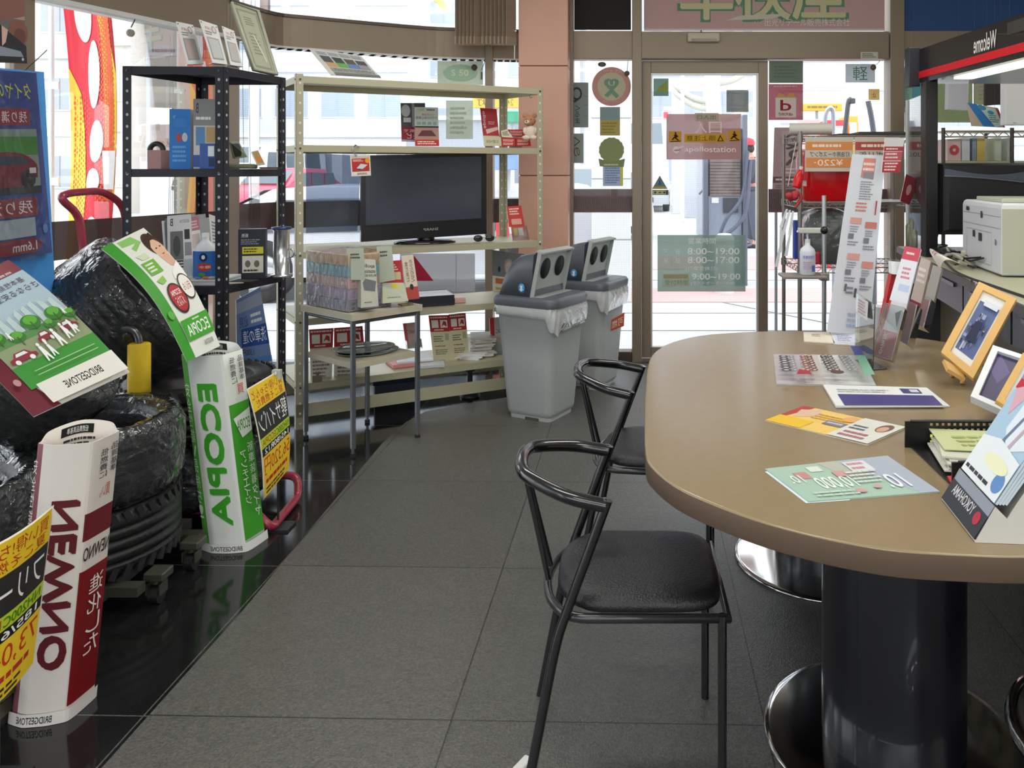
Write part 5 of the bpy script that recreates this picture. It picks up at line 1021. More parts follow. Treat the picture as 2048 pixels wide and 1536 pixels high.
def inset(ps, d):
    o_ = []
    for i in range(len(ps)):
        tg = (ps[(i + 1) % len(ps)] - ps[i - 1]).normalized(); o_.append(ps[i] + V(-tg.y, tg.x, 0) * d)
    return o_
m = MB(); m.mt(EDGEM); rg = [[V(p.x, p.y, z) for p in inset(out, d)] for z, d in ((.655, .004), (.658, 0), (.697, 0))]; loft(m, rg, False); m.add([V(p.x, p.y, .655) for p in inset(out, .004)], [tuple(range(len(out)))[::-1]], False)
m.build('edge_band', None, t)
m = MB(); m.mt(TOPM); loft(m, [[V(p.x, p.y, z) for p in inset(out, d)] for z, d in ((.6965, .0), (.699, .001), (.70, .004))], False); m.add([V(p.x, p.y, .70) for p in inset(out, .004)], [tuple(range(len(out)))], False); m.build('tabletop', None, t)
CHR = mat('#c9cacb', .10, 1.0, var=.02)
for (x, y) in ((.628, 1.85), (.682, 2.70)):
    m = MB(); m.lathe([(.157, .012), (.157, .655)], (x, y, 0), 48); m.lathe([(.165, .64), (.165, .656)], (x, y, 0), 48); m.build('column', mat('#14141d', .3, coat=.3), t)
    m = MB(); m.lathe([(.286, .0), (.290, .004), (.290, .008), (.286, .0115), (.272, .0125), (.16, .016), (.0001, .016)], (x, y, 0), 64); m.build('disc_base', CHR, t)
# stool at right edge
t = thing('stool', 'round stool with dark cushion and chrome rim at the right photo edge under the table', 'stool', (.80, 1.245, 0))
m = MB(); m.lathe([(.0001, .445), (.12, .443), (.165, .43), (.17, .41), (.0001, .41)], (.80, 1.245, 0), 40); m.build('cushion', mat('#2c2a28', .4), t)
m = MB(); m.lathe([(.168, .40), (.182, .403), (.186, .415), (.182, .428), (.17, .43), (.168, .40)], (.80, 1.245, 0), 48); m.build('rim', CHR, t)
m = MB(); m.cyl((.80, 1.245, .02), (.80, 1.245, .41), .025); m.lathe([(.19, 0), (.188, .008), (.06, .03), (.0001, .032)], (.80, 1.245, 0), 40); m.build('pedestal', CHR, t)
# white thing on floor bottom
m = MB(); p = G(1046, 1530, 0); m.box(p + V(0, -.01, .008), (.022, .05, .010), R(-30), .004); o = m.build('white_scrap', mat('#e6e6e2', .5)); tag(o, 'small white scrap on the tiles at the bottom photo edge', 'scrap')
# ================= things on the table =================
TZ = .7005
def gq(z, *pts): return [G(p[0], p[1], z) for p in pts]
def flat_(name, label, cat, pts, els, base, th=.0012, z=TZ, group=None): return card(name, gq(z + th, *pts), els, None, base, th, label=label, cat=cat, group=group)
BRd = lambda: [('r', 0, 0, 1, 1, '#d3d4d2')] + [('r', 0, 0, .30, 1, '#b9b0b4'), ('r', .3, 0, .5, 1, '#c6bfba')]
e = BRd()
for r_ in range(7):
    y = .08 + .125 * r_
    for cx_, w, c_ in ((.11, .055, '#4a4a54'), (.20, .03, '#8a8892'), (.33, .035, '#8a5648'), (.40, .035, '#6e4a42'), (.56, .035, '#3c3834'), (.63, .035, '#5c5850'), (.76, .03, '#7f8282'), (.82, .03, '#8a8e91')): e += [('e', cx_, y, w, .042, c_), ('e', cx_, y, w * .5, .02, '#c4bcb8')]
e += [('p', [(.2, 1), (.24, .84), (.34, .9), (.36, 1)], '#a83040'), ('r', .88, 0, .98, .35, '#4a52a0'), ('r', .89, .35, .99, 1, '#7fb49a'), ('e', .62, .93, .07, .06, '#5c4038')]
flat_('catalogue_sheet', 'glossy sheet of round wheel pictures lying at the back of the table', 'catalogue', ((1547, 709), (1722, 711), (1752, 771), (1553, 769)), e, '#d9dad8', .0015)
for k in range(2): flat_('catalogue', ['open white booklet with a yellow edge, left half near the board', 'open white booklet with blue print, right half near the board'][k], 'booklet', [((1607, 664), (1658, 664), (1670, 686), (1608, 682)), ((1660, 664), (1718, 668), (1716, 690), (1668, 687))][k], [('ln', .3, .2, .7, .5, 2, '#b09a8a')] if k == 0 else [('r', .1, .1, .9, .9, '#d3d8e4'), ('ln', .2, .2, .8, .8, 4, '#8c93b0')], ['#e3dcc8', '#dfe0e2'][k], .004)
t = thing('envelope_pile', 'white booklets with a dark purple band and logo lying on the table', 'booklets', G(1770, 795, .70))
m = MB(); c4 = gq(TZ + .003, (1646, 770), (1855, 776), (1900, 812), (1672, 814)); m.plate([c4[0], c4[3], c4[2], c4[1]], -.003) if False else None
card('lower_booklet', c4, [], t, '#dfe0e4', .003)
card('top_booklet', gq(TZ + .008, (1646, 769), (1853, 775), (1890, 811), (1672, 811)), [('r', .08, .48, .98, 1, '#46407c'), ('r', .72, .12, .90, .38, '#47467a'), ('r', .80, .17, .88, .33, '#cfd0d8'), ('ln', .1, .2, .6, .4, 2, '#c6c8c8')], t, '#e2e3e2', .0045)
flat_('flyer', 'yellow and white flyer with a small portrait lying on the table', 'flyer', ((1608, 812), (1812, 856), (1735, 890), (1530, 841)),
      [('r', 0, 0, .62, 1, '#e8c46c'), ('p', [(0, 0), (.12, 0), (.02, 1), (0, 1)], '#b2433c'), ('p', [(.05, .2), (.2, .05), (.3, .3), (.12, .6)], '#d9b9a0'), ('r', .0, .62, .35, 1, '#e6bb2c'), ('ln', .25, .2, .55, .5, 3, '#c99a3c'), ('r', .42, .42, .62, .62, '#7c7688'), ('ln', .44, .45, .60, .58, 1, '#cfcbd6'), ('e', .56, .2, .07, .14, '#e0a86c'), ('r', .62, 0, 1, 1, '#d6d8cf'), ('e', .9, .28, .06, .2, '#7c5c48'), ('e', .9, .33, .04, .13, '#cfa88e'), ('ln', .66, .35, .84, .6, 2, '#5a5e6e'), ('ln', .68, .65, .95, .95, 2, '#b06a78')], '#e3e0d2')
flat_('flyer', 'pale green and grey-blue glossy flyer with slanted mirrored prices', 'flyer', ((1530, 938), (1775, 912), (1880, 984), (1617, 1004)),
      [('p', [(0, 0), (.55, 0), (.86, 1), (0, 1)], '#a3bfae'), ('p', [(.55, 0), (1, 0), (1, 1), (.86, 1)], '#a9b3c0'), ('p', [(.40, 0), (.55, 0), (.70, .5), (.5, .5)], '#b3b7a6'), ('r', .14, .22, .24, .42, '#c08a88'), ('r', .28, .1, .38, .25, '#d6dcd4'), ('t', .06, .3, .16, .52, '10.', '#dfe9e2', 'm'), ('t', .22, .42, .50, .78, '10,000', '#e6eee8', 'm'), ('r', .42, .3, .52, .45, '#c79a98'), ('r', .58, .08, .76, .36, '#d9dade'), ('ln', .6, .1, .74, .34, 2, '#c08a94'), ('t', .70, .5, .86, .85, '10.', '#e6eaf0', 'm'), ('ln', .1, .8, .5, .95, 2, '#c3d4c8'), ('e', .45, .86, .04, .05, '#c79a98'), ('e', .6, .8, .03, .04, '#c79a98'), ('ln', .5, .35, .75, .7, 4, '#cfd8d4')], '#bccfc4')
flat_('flyer_stack_sheet', 'white sheet edge just under the pale green flyer', 'sheet', ((1530, 943), (1650, 935), (1700, 1000), (1612, 1006)), [], '#d9e4ee', .0004)
# leaning white notice board
NB = pc([2.99, 3.02, 2.93, 2.90], (1706, 308), (1771, 311), (1738, 672), (1655, 664))
ne = [('p', [(.35, .02), (.72, .02), (.70, .14), (.32, .13)], '#d98a80'), ('ln', .36, .04, .7, .10, 2, '#f1e0dc'), ('r', .38, .10, .7, .135, '#8f8f94')]
def sec(x0, x1, y, c_='#dba49c'):
    return [('r', x0, y, x1, y + .035, c_), ('ln', x0 + .02, y + .045, x1 - .04, y + .085, 3, '#9a9ca6'), ('r', x0, y + .09, x0 + (x1 - x0) * .45, y + .12, '#7e8088'), ('ln', x0, y + .13, x1, y + .16, 2, '#8c8e98')]
ne += [('ln', .34, .15, .74, .26, 8, '#8f9098'), ('ln', .28, .27, .66, .33, 3, '#d07c74')] + sec(.18, .50, .36) + sec(.22, .55, .56) + sec(.60, .92, .38, '#cf7f78') + sec(.62, .92, .60, '#d8948c') + [('r', .24, .73, .3, .77, '#6a6c74'), ('r', .5, .75, .56, .8, '#54565e'), ('ln', .28, .74, .54, .79, 2, '#7a7c84'), ('p', [(.82, .26), (.86, .26), (.85, .34), (.82, .34)], '#b8303c'), ('ln', .4, .88, .85, .97, 3, '#a8b8d0')]
card('notice_board', NB, ne, label='tall white board of small red-headed notices leaning right at the back of the table', cat='board', base='#dadde6', th=.006)
card('flyer', pc([2.94, 2.99, 2.97, 2.93], (1770, 276), (1809, 276), (1798, 345), (1763, 345)), [('r', 0, 0, 1, .25, '#d6d3d4'), ('r', 0, .25, 1, .38, '#a83a48'), ('ln', .1, .28, .9, .36, 1, '#eed6d6'), ('r', 0, .4, 1, .65, '#b9555e'), ('ln', .1, .42, .9, .62, 2, '#eed6d6'), ('r', 0, .68, 1, 1, '#b23444'), ('ln', .1, .7, .9, .97, 3, '#eed6d6')], label='red and white flyer clipped beside the top of the white notice board', cat='flyer')
# clear acrylic partition and holders
ACR = clear('acrylic', '#eef3f3', .08)
t = thing('acrylic_stand', 'clear acrylic partition standing on the table behind the wheel picture sheet', 'partition', G(1742, 738, .70))
m = MB(); q = pc([2.54, 2.30, 2.42, 2.66], (1712, 585), (1749, 610), (1745, 742), (1709, 722)); m.plate(flat4(q), .003); m.build('panel', ACR, t)
m = MB(); a, b = G(1709, 722, TZ), G(1745, 742, TZ); m.plate([a, b, b + V(.05, .02, 0), a + V(.05, .02, 0)], .003); m.build('foot', ACR, t)
card('label', pc([2.52, 2.36, 2.38, 2.54], (1716, 592), (1736, 604), (1734, 640), (1714, 628)), [('ln', .1, .1, .9, .9, 5, '#b9a0a8')], t, '#dcd6da', .001)
def hstand(label, bl, br, tl, tr, Ys, els, base, pock=(.0, .45), cols=('#8e3a44',)):
    t = thing('brochure_holder', label, 'brochure holder', P(*bl, Ys[3])); q = flat4(pc(Ys, tl, tr, br, bl)); card('brochures', q, els, t, base, .012)
    S = surf4(q); m = MB(); m.mt(ACR); o_ = .03; a, b, c_, d = S(-.05, 1 - pock[1], o_), S(1.05, 1 - pock[1], o_), S(1.05, 1, o_), S(-.05, 1, o_); e_, f_, g_, h_ = S(-.05, 1 - pock[1], -.015), S(1.05, 1 - pock[1], -.015), S(1.05, 1, -.015), S(-.05, 1, -.015)
    m.plate([a, b, c_, d], .002); m.plate([a, e_, h_, d], .002); m.plate([b, f_, g_, c_], .002); m.plate([d, c_, g_, h_], .002); m.build('pocket', None, t, fix=False)
    m = MB(); m.tube([a, b, c_, d], .0018, 6, True); m.build('pocket_edge', clear('acrylic_edge', '#d9cfc6', .35, '#efe9e4', .05), t); return t
hstand('clear holder of red brochures, nearest in the row beside the notice board', (1747, 712), (1785, 724), (1810, 492), (1842, 498), [2.56, 2.54, 2.44, 2.48],
       [('r', 0, 0, 1, .12, '#c64a5c'), ('ln', .2, .04, .8, .08, 1, '#f0d6da'), ('r', 0, .12, 1, .5, '#dfe0e8'), ('ln', .25, .18, .8, .3, 3, '#d07a8a'), ('r', .3, .34, .9, .4, '#b9c9e4'), ('r', .15, .5, .85, .74, '#d6d6dc'), ('p', [(.5, .6), (.8, .56), (.78, .72)], '#4c4c54'), ('p', [(0, .5), (.12, .5), (.1, 1), (0, 1)], '#c8202c'), ('r', .1, .76, 1, 1, '#b5303e'), ('tv', .2, .78, .4, .97, '始まる', '#f0dcdc', 'm')], '#dfe0e6')
hstand('clear holder of dark red brochures, second in the row beside the notice board', (1800, 684), (1822, 696), (1842, 515), (1862, 522), [2.68, 2.66, 2.56, 2.60], [('r', 0, 0, 1, .5, '#b9aaa2'), ('r', 0, .5, 1, 1, '#7c2c38'), ('ln', .1, .1, .9, .3, 3, '#d9cfc9')], '#a8968c')
hstand('clear holder of grey and red leaflets, farthest in the row near the cables', (1834, 655), (1854, 662), (1866, 530), (1884, 536), [2.84, 2.82, 2.72, 2.76], [('r', 0, 0, 1, .55, '#8f8c86'), ('r', 0, .55, 1, 1, '#9a2c3a')], '#8a847c')
m = MB(); q = pc([2.58, 2.60, 2.56, 2.54], (1783, 524), (1806, 526), (1800, 550), (1784, 548)); dd = V(.0, .03, 0); m.mt(mat('#dfe0e4', .5)); m.add([p for p in q] + [p + dd for p in q], [(0, 1, 2, 3), (4, 7, 6, 5), (0, 4, 5, 1), (3, 2, 6, 7), (0, 3, 7, 4), (1, 5, 6, 2)], False)
q2 = pc([2.57, 2.59, 2.52, 2.50], (1783, 549), (1797, 550), (1775, 660), (1762, 655)); m.mt(mat('#c8242e', .4)); m.add([p for p in q2] + [p + dd for p in q2], [(0, 1, 2, 3), (4, 7, 6, 5), (0, 4, 5, 1), (3, 2, 6, 7), (0, 3, 7, 4), (1, 5, 6, 2)], False); o = m.build('red_box', None, fix=True); tag(o, 'tall slim red and white carton behind the nearest brochure holder', 'box')
LFb = bent(pc([2.75, 2.62, 2.44, 2.56], (1860, 505), (1888, 520), (1928, 530), (1880, 540)), .03, 'u', 1)
card('bent_leaflet', LFb, [('ln', .2, .2, .8, .5, 2, '#c9938c'), ('r', .75, 0, .9, .3, '#d87a80')], base='#e0d9cc', nu=8, nv=2, label='cream leaflet drooping over the top of the brochure holders', cat='leaflet')
# photo frames
def frame(label, q, bw, fm, pic, th=.014, easel=False, mount='#dcdcd8'):
    q = flat4(q); t = thing('photo_frame', label, 'photo frame', (q[2] + q[3]) / 2); S = surf4(q); m = MB(); m.mt(fm)
    w = (q[1] - q[0]).length; h = (q[3] - q[0]).length; bu, bv = bw / w, bw / h
    for u0, v0, u1, v1 in ((0, 0, 1, bv), (0, 1 - bv, 1, 1), (0, bv, bu, 1 - bv), (1 - bu, bv, 1, 1 - bv)):
        vs = [S(u0, v0), S(u1, v0), S(u1, v1), S(u0, v1)] + [S(u0, v0, -th), S(u1, v0, -th), S(u1, v1, -th), S(u0, v1, -th)]; m.add(vs, [(0, 1, 2, 3), (7, 6, 5, 4), (0, 4, 5, 1), (1, 5, 6, 2), (2, 6, 7, 3), (3, 7, 4, 0)], False)
    m.build('frame', None, t)
    card('picture', [S(bu, bv, -th * .5), S(1 - bu, bv, -th * .5), S(1 - bu, 1 - bv, -th * .5), S(bu, 1 - bv, -th * .5)], pic, t, mount, .003)
    return t, S
rr = random.Random(5); pic = [('r', .08, .14, .92, .90, '#54628c')]
for k in range(26): x, y = .12 + rr.random() * .66, .24 + rr.random() * .54; pic.append(('r', x, y, x + .04 + .1 * rr.random(), y + .03 + .1 * rr.random(), rr.choice(['#2e3a66', '#8f97b8', '#3c6aa8', '#c3b9c4', '#22264a', '#6f7590', '#4a4a58'])))
pic += [('p', [(.35, .45), (.6, .42), (.7, .72), (.3, .75)], '#1e2242'), ('r', .3, .12, .9, .2, '#cfd3da')]
WD = mat('#d6ab66', .45, bump=.05, bs=20, var=.12, vs=14)
t, S = frame('pale wooden photo frame on a small easel stand with a bluish people photo', pc([2.42, 2.33, 2.19, 2.28], (1958, 563), (2033, 597), (1946, 757), (1882, 704)), .022, WD, pic)
for nm_, pts in (('easel_leg', [(1912, 733), (1904, 752)]), ('easel_leg', [(1931, 742), (1925, 768)]), ('easel_leg', [(1950, 720), (1985, 730)])):
    a = P(*pts[0], 2.26); b = G(*pts[1], .702) if nm_ and pts[1][1] > 740 else G(1985, 740, .702); m = MB(); m.tube([a + V(0, .01, 0), b], .0065, 10); m.build(nm_, WD, t)
m = MB(); a = P(1888, 718, 2.255); b = P(1922, 738, 2.24); m.plate(flat4([a, b, b + V(.0, -.03, -.02), a + V(0, -.03, -.02)]), .012); m.build('easel_ledge', WD, t)
WF = mat('#d3d6d8', .35)
frame('white photo frame with a dark violet picture leaning near the right photo edge', pc([2.05, 1.98, 1.82, 1.92], (1986, 690), (2085, 722), (2040, 836), (1941, 792)), .016, WF, [('r', 0, 0, 1, 1, '#3a3358'), ('p', [(.1, 0), (.5, .3), (.3, .6), (0, .4)], '#564c7c'), ('p', [(.6, .6), (1, .5), (1, .9), (.5, .95)], '#5a4a68'), ('e', .75, .85, .12, .1, '#b99a94')], th=.02)
frame('light wooden photo frame in front of the white frame at the right photo edge', pc([1.84, 1.80, 1.68, 1.74], (2046, 705), (2130, 740), (2075, 850), (1992, 800)), .014, WD, [('r', .12, .1, .9, .9, '#8a93b8'), ('r', .2, .4, .6, .7, '#4c5688'), ('r', .55, .2, .85, .5, '#d3c9c4')], th=.012)
m = MB(); c = P(2052, 800, 1.62); m.sphere(c, .045, 16, (.8, .5, 1.1)); 
# paper basket
t = thing('paper_basket', 'black perforated plastic basket full of papers at the right of the table', 'basket', (.80, 1.62, .70)); x0, x1, y0, y1, zb, zt2 = .632, .96, 1.50, 1.745, TZ, TZ + .058; PB = mat('#121214', .35)
m = MB(); m.mt(PB); m.bb(x0, y0, zb, x1, y1, zb + .004)
def pwall(a, b, pitch=.0125):
    d = (b - a); L_ = d.length; u = d.normalized(); n = int(L_ / pitch)
    m.tube([a + V(0, 0, .056), b + V(0, 0, .056)], .004, 8)
    for z in (.006, .0185, .031, .0435): m.box((a + b) / 2 + V(0, 0, z), (L_, .0025, .006), math.atan2(u.y, u.x))
    for k in range(n + 1): m.box(a + u * (k * L_ / n) + V(0, 0, .028), (.006, .003, .054), math.atan2(u.y, u.x))
cs = [V(x0, y0, zb), V(x1, y0, zb), V(x1, y1, zb), V(x0, y1, zb)]
for i in (0, 1, 2): pwall(cs[i], cs[(i + 1) % 4])
for c in (cs[0], cs[3]): m.box(c + V(.012, 0, .028), (.05, .004, .056))
m.build('basket_body', None, t)
rr = random.Random(2)
for k in range(7):
    m = MB(); m.mt(ink(['#dcdccf', '#e2e2d8', '#cfd2c0', '#d9d9cc'][k % 4])); m.box(V(.79 + rr.uniform(-.008, .008), 1.63 + rr.uniform(-.005, .005), TZ + .0075 + k * .0045), (.27, .16, .0035), R(-12 + rr.uniform(-5, 5))); o = m.build('paper_slip', None); tag(o, 'white paper slip in the pile inside the black basket', 'paper', 'slips in the black basket')
m = MB(); c = V(.80, 1.66, TZ + .040); m.mt(ink('#c9ce9a')); m.box(c, (.28, .13, .002), R(-8)); art(m, surf4([c + V(-.13, .06, .0012), c + V(.13, .06, .0012), c + V(.13, -.06, .0012), c + V(-.13, -.06, .0012)]), [('ln', .1, .2, .8, .8, 3, '#a8b46a')], off=.0008); o = m.build('green_slip', None, fix=False); tag(o, 'pale green slip on top of the papers in the black basket', 'paper')
m = MB(); q = gq(.715, (1882, 960), (1925, 958), (1925, 990), (1905, 1002)); q = [p + V(.02, .02, 0) for p in q]; m.plate(q, .002); o = m.build('red_card', mat('#d42a26', .4)); tag(o, 'bright red card lying at the near end of the black basket', 'card')
flat_('yellow_leaflet', 'yellow-edged leaflet sticking out left of the black basket', 'leaflet', ((1818, 853), (1850, 852), (1905, 900), (1842, 878)), [('r', .1, .05, 1, .95, '#d2d24a')], '#e2e2c8')
# brochure stand with dark label
t = thing('brochure_stand', 'white counter stand of pale blue brochures with a dark mirrored brand label', 'brochure stand', (.68, 1.38, .70))
WH = mat('#cfcdc4', .4)
p0 = G(1884, 1000, TZ); p1 = G(1949, 1084, TZ); ux = (p1 - p0).normalized(); L_ = (p1 - p0).length; ex = V(-ux.y, ux.x, 0); ex = ex if ex.x > 0 else -ex
def Q(a, b, z): return p0 + ux * (a * L_) + ex * b + V(0, 0, z)
S = surf4([Q(0, .03, .055), Q(1, .03, .055), Q(1, 0, .0), Q(0, 0, .0)])
card('label_card', [Q(0, .032, .058), Q(1, .032, .058), Q(1, .0, .004), Q(0, 0, .004)], [('r', .02, .0, 1, .35, '#8f95a2'), ('r', .0, .32, 1, 1, '#35373e'), ('t', .12, .36, .72, .66, 'YOKOHAMA', '#cfd0d4', 'm'), ('e', .84, .58, .07, .18, '#b03048')], t, '#35373e', .002)
m = MB(); m.mt(WH)
for a in (0.0, 1.0):
    for prof in ([(0, 0), (.22, 0), (.175, .235), (.05, .04), (.032, .058)],):
        n = len(prof); vs = [Q(a, b, z) for b, z in prof] + [Q(a + (.012 if a else -.012), b, z) for b, z in prof]; m.add(vs, [tuple(range(n)), tuple(range(n, 2 * n))[::-1]] + [(i, (i + 1) % n, n + (i + 1) % n, n + i) for i in range(n)], False)
m.plate([Q(0, 0, .001), Q(1, 0, .001), Q(1, .22, .001), Q(0, .22, .001)], .003); m.plate([Q(0, .06, .03), Q(1, .06, .03), Q(1, .18, .235), Q(0, .18, .235)], .003); m.build('holder', None, t)
be = [('r', 0, 0, 1, 1, '#a9c6dc'), ('r', 0, 0, 1, .10, '#c02036'), ('p', [(.3, 0), (.36, .1), (.2, .35), (.05, .1)], '#d9a8b4'), ('p', [(.4, .1), (.9, .1), (.95, .5), (.6, .62), (.35, .45)], '#dfe9f0'), ('p', [(.6, .15), (.66, .13), (.45, .6), (.4, .58)], '#6a7a94'), ('p', [(.75, .2), (.8, .2), (.62, .66), (.56, .64)], '#b9a8b4'), ('p', [(0, .62), (.4, .55), (1, .62), (1, 1), (0, 1)], '#e3e9ec'), ('ln', .05, .9, .75, .97, 1, '#33363c'), ('e', .85, .86, .12, .09, '#5f8cc4'), ('e', .6, .75, .3, .07, '#e9e9c4')]
for k in range(4):
    o_ = .005 * k; card('brochure', [Q(.03, .138 + o_, .225 - .004 * k), Q(.97, .138 + o_, .225 - .004 * k), Q(.97, .034 + o_, .060), Q(.03, .034 + o_, .060)], be if k == 0 else [], t, '#c9d6de', .004)
m = MB(); q = [Q(.0, .30, .37), Q(.9, .33, .36)]; S5 = surf4([Q(.1, .185, .285), Q(.7, .185, .285), Q(.7, .15, .20), Q(.1, .15, .20)]); n = 18
m.mt(mat('#8a3a20', .5)); m.add([S5(.5 + .5 * math.cos(2 * math.pi * k / n), .5 + .5 * math.sin(2 * math.pi * k / n), o) for o in (0, -.004) for k in range(n)], [tuple(range(n)), tuple(range(n, 2 * n))[::-1]] + [(k, (k + 1) % n, n + (k + 1) % n, n + k) for k in range(n)], False); m.build('round_topper', None, t)
# ================= window stickers and signs =================
def sticker(name, label, cat, x0, y0, x1, y1, els, base='#b9c4bc', Y=None, off=.012, th=.0008):
    global FILM
    Y = (Y or YD) - off; FILM = cat in ('sticker', 'sign', 'sheet') and name != 'leaflet'
    o = card(name, [P(x0, y0, Y), P(x1, y0, Y), P(x1, y1, Y), P(x0, y1, Y)], els, None, base, th, label=label, cat=cat); FILM = False
    return o
sticker('window_sign', 'pink upper window sign with large green and yellow car inspection characters', 'sign', 1288, -110, 1769, 62,
        [('r', 0, 0, 1, 1, '#c39c98'), *[('t', .15 + a, .06 + b, .84 + a, .87 + b, '車検屋', '#5c8f6c') for a, b in ((-.012, 0), (.012, 0), (0, .03), (-.012, .03), (.012, .03), (-.006, .015), (.006, .015))], *[('t', .155 + a, .07 + b, .835 + a, .855 + b, '車検屋', '#d3cc9c') for a, b in ((-.004, .01), (.004, .01), (0, .02))], ('p', [(.40, .82), (.60, .80), (.53, .86), (.34, .88)], '#cfcab6'), ('t', .502, .855, .855, .945, '出光リテール販売株式会社', '#e3dcd6'), ('r', 0, .975, 1, 1, '#dcd6d2')], '#c39c98', off=.03)
sticker('door_sign', 'reddish entrance sticker with white apollostation lettering on the sliding door', 'sticker', 1333, 228, 1482, 319,
        [('t', .38, .15, .54, .42, '入', '#eedfdb'), ('t', .57, .17, .74, .42, '口', '#eedfdb'), ('r', .38, -.02, .70, .16, '#b5a596'), ('t', .41, .02, .66, .12, '出入口', '#6d5f36', 'm'), ('r', .03, .38, .20, .62, '#c98f2c'), ('r', .24, .44, .80, .62, '#cf9a2c'), ('r', .83, .36, .99, .60, '#cf922c'),
         ('t', .27, .47, .66, .59, '頭上注意', '#2c2414', 'm'), ('p', [(.68, .6), (.72, .46), (.77, .6)], '#2c2414'), ('p', [(.70, .585), (.722, .50), (.75, .585)], '#cf9a2c'),
         ('p', [(.05, .60), (.19, .585), (.19, .60), (.05, .615)], '#2c1c12'), ('p', [(.07, .56), (.11, .48), (.09, .46), (.13, .44), (.16, .50), (.13, .52), (.17, .58), (.15, .585), (.11, .53), (.08, .58)], '#2c1c12'), ('e', .12, .42, .012, .02, '#2c1c12'),
         ('p', [(.85, .58), (.98, .565), (.98, .58), (.85, .595)], '#2c1c12'), ('p', [(.86, .54), (.90, .46), (.88, .44), (.92, .42), (.95, .48), (.92, .50), (.97, .56), (.95, .565), (.90, .51), (.87, .56)], '#2c1c12'), ('e', .91, .40, .012, .02, '#2c1c12'),
         ('e', .13, .79, .045, .075, '#f6eae8'), ('p', [(.09, .74), (.24, .71), (.20, .75), (.12, .77)], '#f6eae8'), ('p', [(.09, .79), (.20, .77), (.18, .80), (.12, .82)], '#b87f7c'), ('t', .24, .72, .57, .86, 'apollo', '#fff6f4'), ('t', .575, .72, .93, .84, 'station', '#f6eae8')], '#b27f7c', Y=YD + .02)
sticker('door_sign', 'grey-green opening hours sticker listing 8:00 to 19:00 on the sliding door', 'sticker', 1315, 470, 1491, 583,
        [('t', .35, .05, .66, .155, '営業時間', '#f4faf4'), ('r', .06, .10, .33, .105, '#c4d2c8'), ('r', .68, .10, .94, .105, '#c4d2c8'), ('t', .07, .25, .12, .34, '平', '#f0f6f0'), ('t', .21, .26, .25, .34, '日', '#f0f6f0'), ('t', .34, .23, .93, .345, '8:00~19:00', '#fbfffb'),
         ('t', .07, .41, .12, .50, '祝', '#f0f6f0'), ('t', .21, .42, .25, .50, '日', '#f0f6f0'), ('t', .34, .385, .93, .50, '8:00~17:00', '#fbfffb'), ('t', .32, .555, .68, .64, '(日曜定休日)', '#f4faf4'),
         ('r', .06, .68, .36, .91, '#b5c4a8'), ('r', .07, .70, .35, .77, '#a89a7c'), ('t', .08, .79, .35, .89, '受付時間', '#6f8a7c'), ('t', .39, .68, .94, .79, '9:00~19:00', '#fbfffb'), ('t', .38, .82, .88, .89, '(ラストオーダー18:00)', '#eef4ee')], '#7d9a8e', Y=YD + .02)
sticker('sticker', 'dark grey KeePer sticker at the upper right of the sliding door', 'sticker', 1453, 180, 1497, 224, [('t', .12, .42, .88, .62, 'KeePer', '#9aa098'), ('ln', .1, .1, .9, .22, 1, '#8a9088'), ('r', .08, .7, .92, .72, '#8f958c'), ('ln', .1, .82, .9, .9, 1, '#8f958c')], '#5e625c', Y=YD + .02)
sticker('sticker', 'small green and yellow sticker at the upper left of the sliding door', 'sticker', 1307, 157, 1337, 192, [('p', [(.1, .75), (.9, .1), (.95, .75)], '#8f9a48')], '#3f6a52', Y=YD + .02)
t = thing('door_triangle', 'triangular caution sticker above an arrow sticker low at the sliding door left edge', 'sticker', P(1320, 390, YD))
Yt = YD + .008
m = MB(); art(m, surf4(pc(Yt, (1304, 351), (1335, 351), (1335, 378), (1304, 378))), [('p', [(.5, 0), (1, 1), (0, 1)], '#5f7f80'), ('p', [(.5, .2), (.6, .7), (.4, .7)], '#35527a'), ('p', [(.1, .82), (.9, .82), (1, 1), (0, 1)], '#b59a3c')]); m.build('triangle', None, t, fix=False)
card('arrow', pc(Yt, (1303, 380), (1337, 380), (1337, 390), (1303, 390)), [('r', .04, .12, .84, .88, '#b9b88c'), ('e', .22, .5, .07, .2, '#3c4030'), ('e', .5, .5, .09, .12, '#3c4030'), ('e', .75, .5, .07, .2, '#3c4030')], t, '#4a4e3c', .0008)
n = 36; cc = P(1223, 173, YD - .012); rr_ = 39 / F * YD
m = MB()
for k, (r_, c_) in enumerate(((1, '#c08a82'), (.72, '#b9b496'))): m.mt(ink(c_)); m.add([cc + V(rr_ * r_ * math.cos(2 * math.pi * i / n), -.0004 * k, rr_ * r_ * math.sin(2 * math.pi * i / n)) for i in range(n)], [tuple(range(n))], False)
S = surf4(pc(YD - .0135, (1184, 134), (1262, 134), (1262, 212), (1184, 212)))
art(m, S, [('e', .42, .40, .11, .10, '#6a8f76'), ('e', .58, .40, .11, .10, '#6a8f76'), ('p', [(.32, .44), (.68, .44), (.52, .62), (.48, .62)], '#6a8f76'), ('p', [(.48, .56), (.56, .60), (.40, .78), (.32, .72)], '#6a8f76'), ('p', [(.44, .60), (.52, .56), (.70, .74), (.62, .80)], '#6a8f76'), ('t', .42, .36, .58, .48, 'U', '#b9c4a4'), ('t', .22, .06, .78, .14, 'ハートフル', '#d6bcb2'), ('t', .28, .86, .72, .92, 'ステーション', '#d0b2a8')], off=.001)
o = m.build('round_sticker', None, fix=False); tag(o, 'round pink sticker with a green heart shape on the narrow side window', 'sticker')
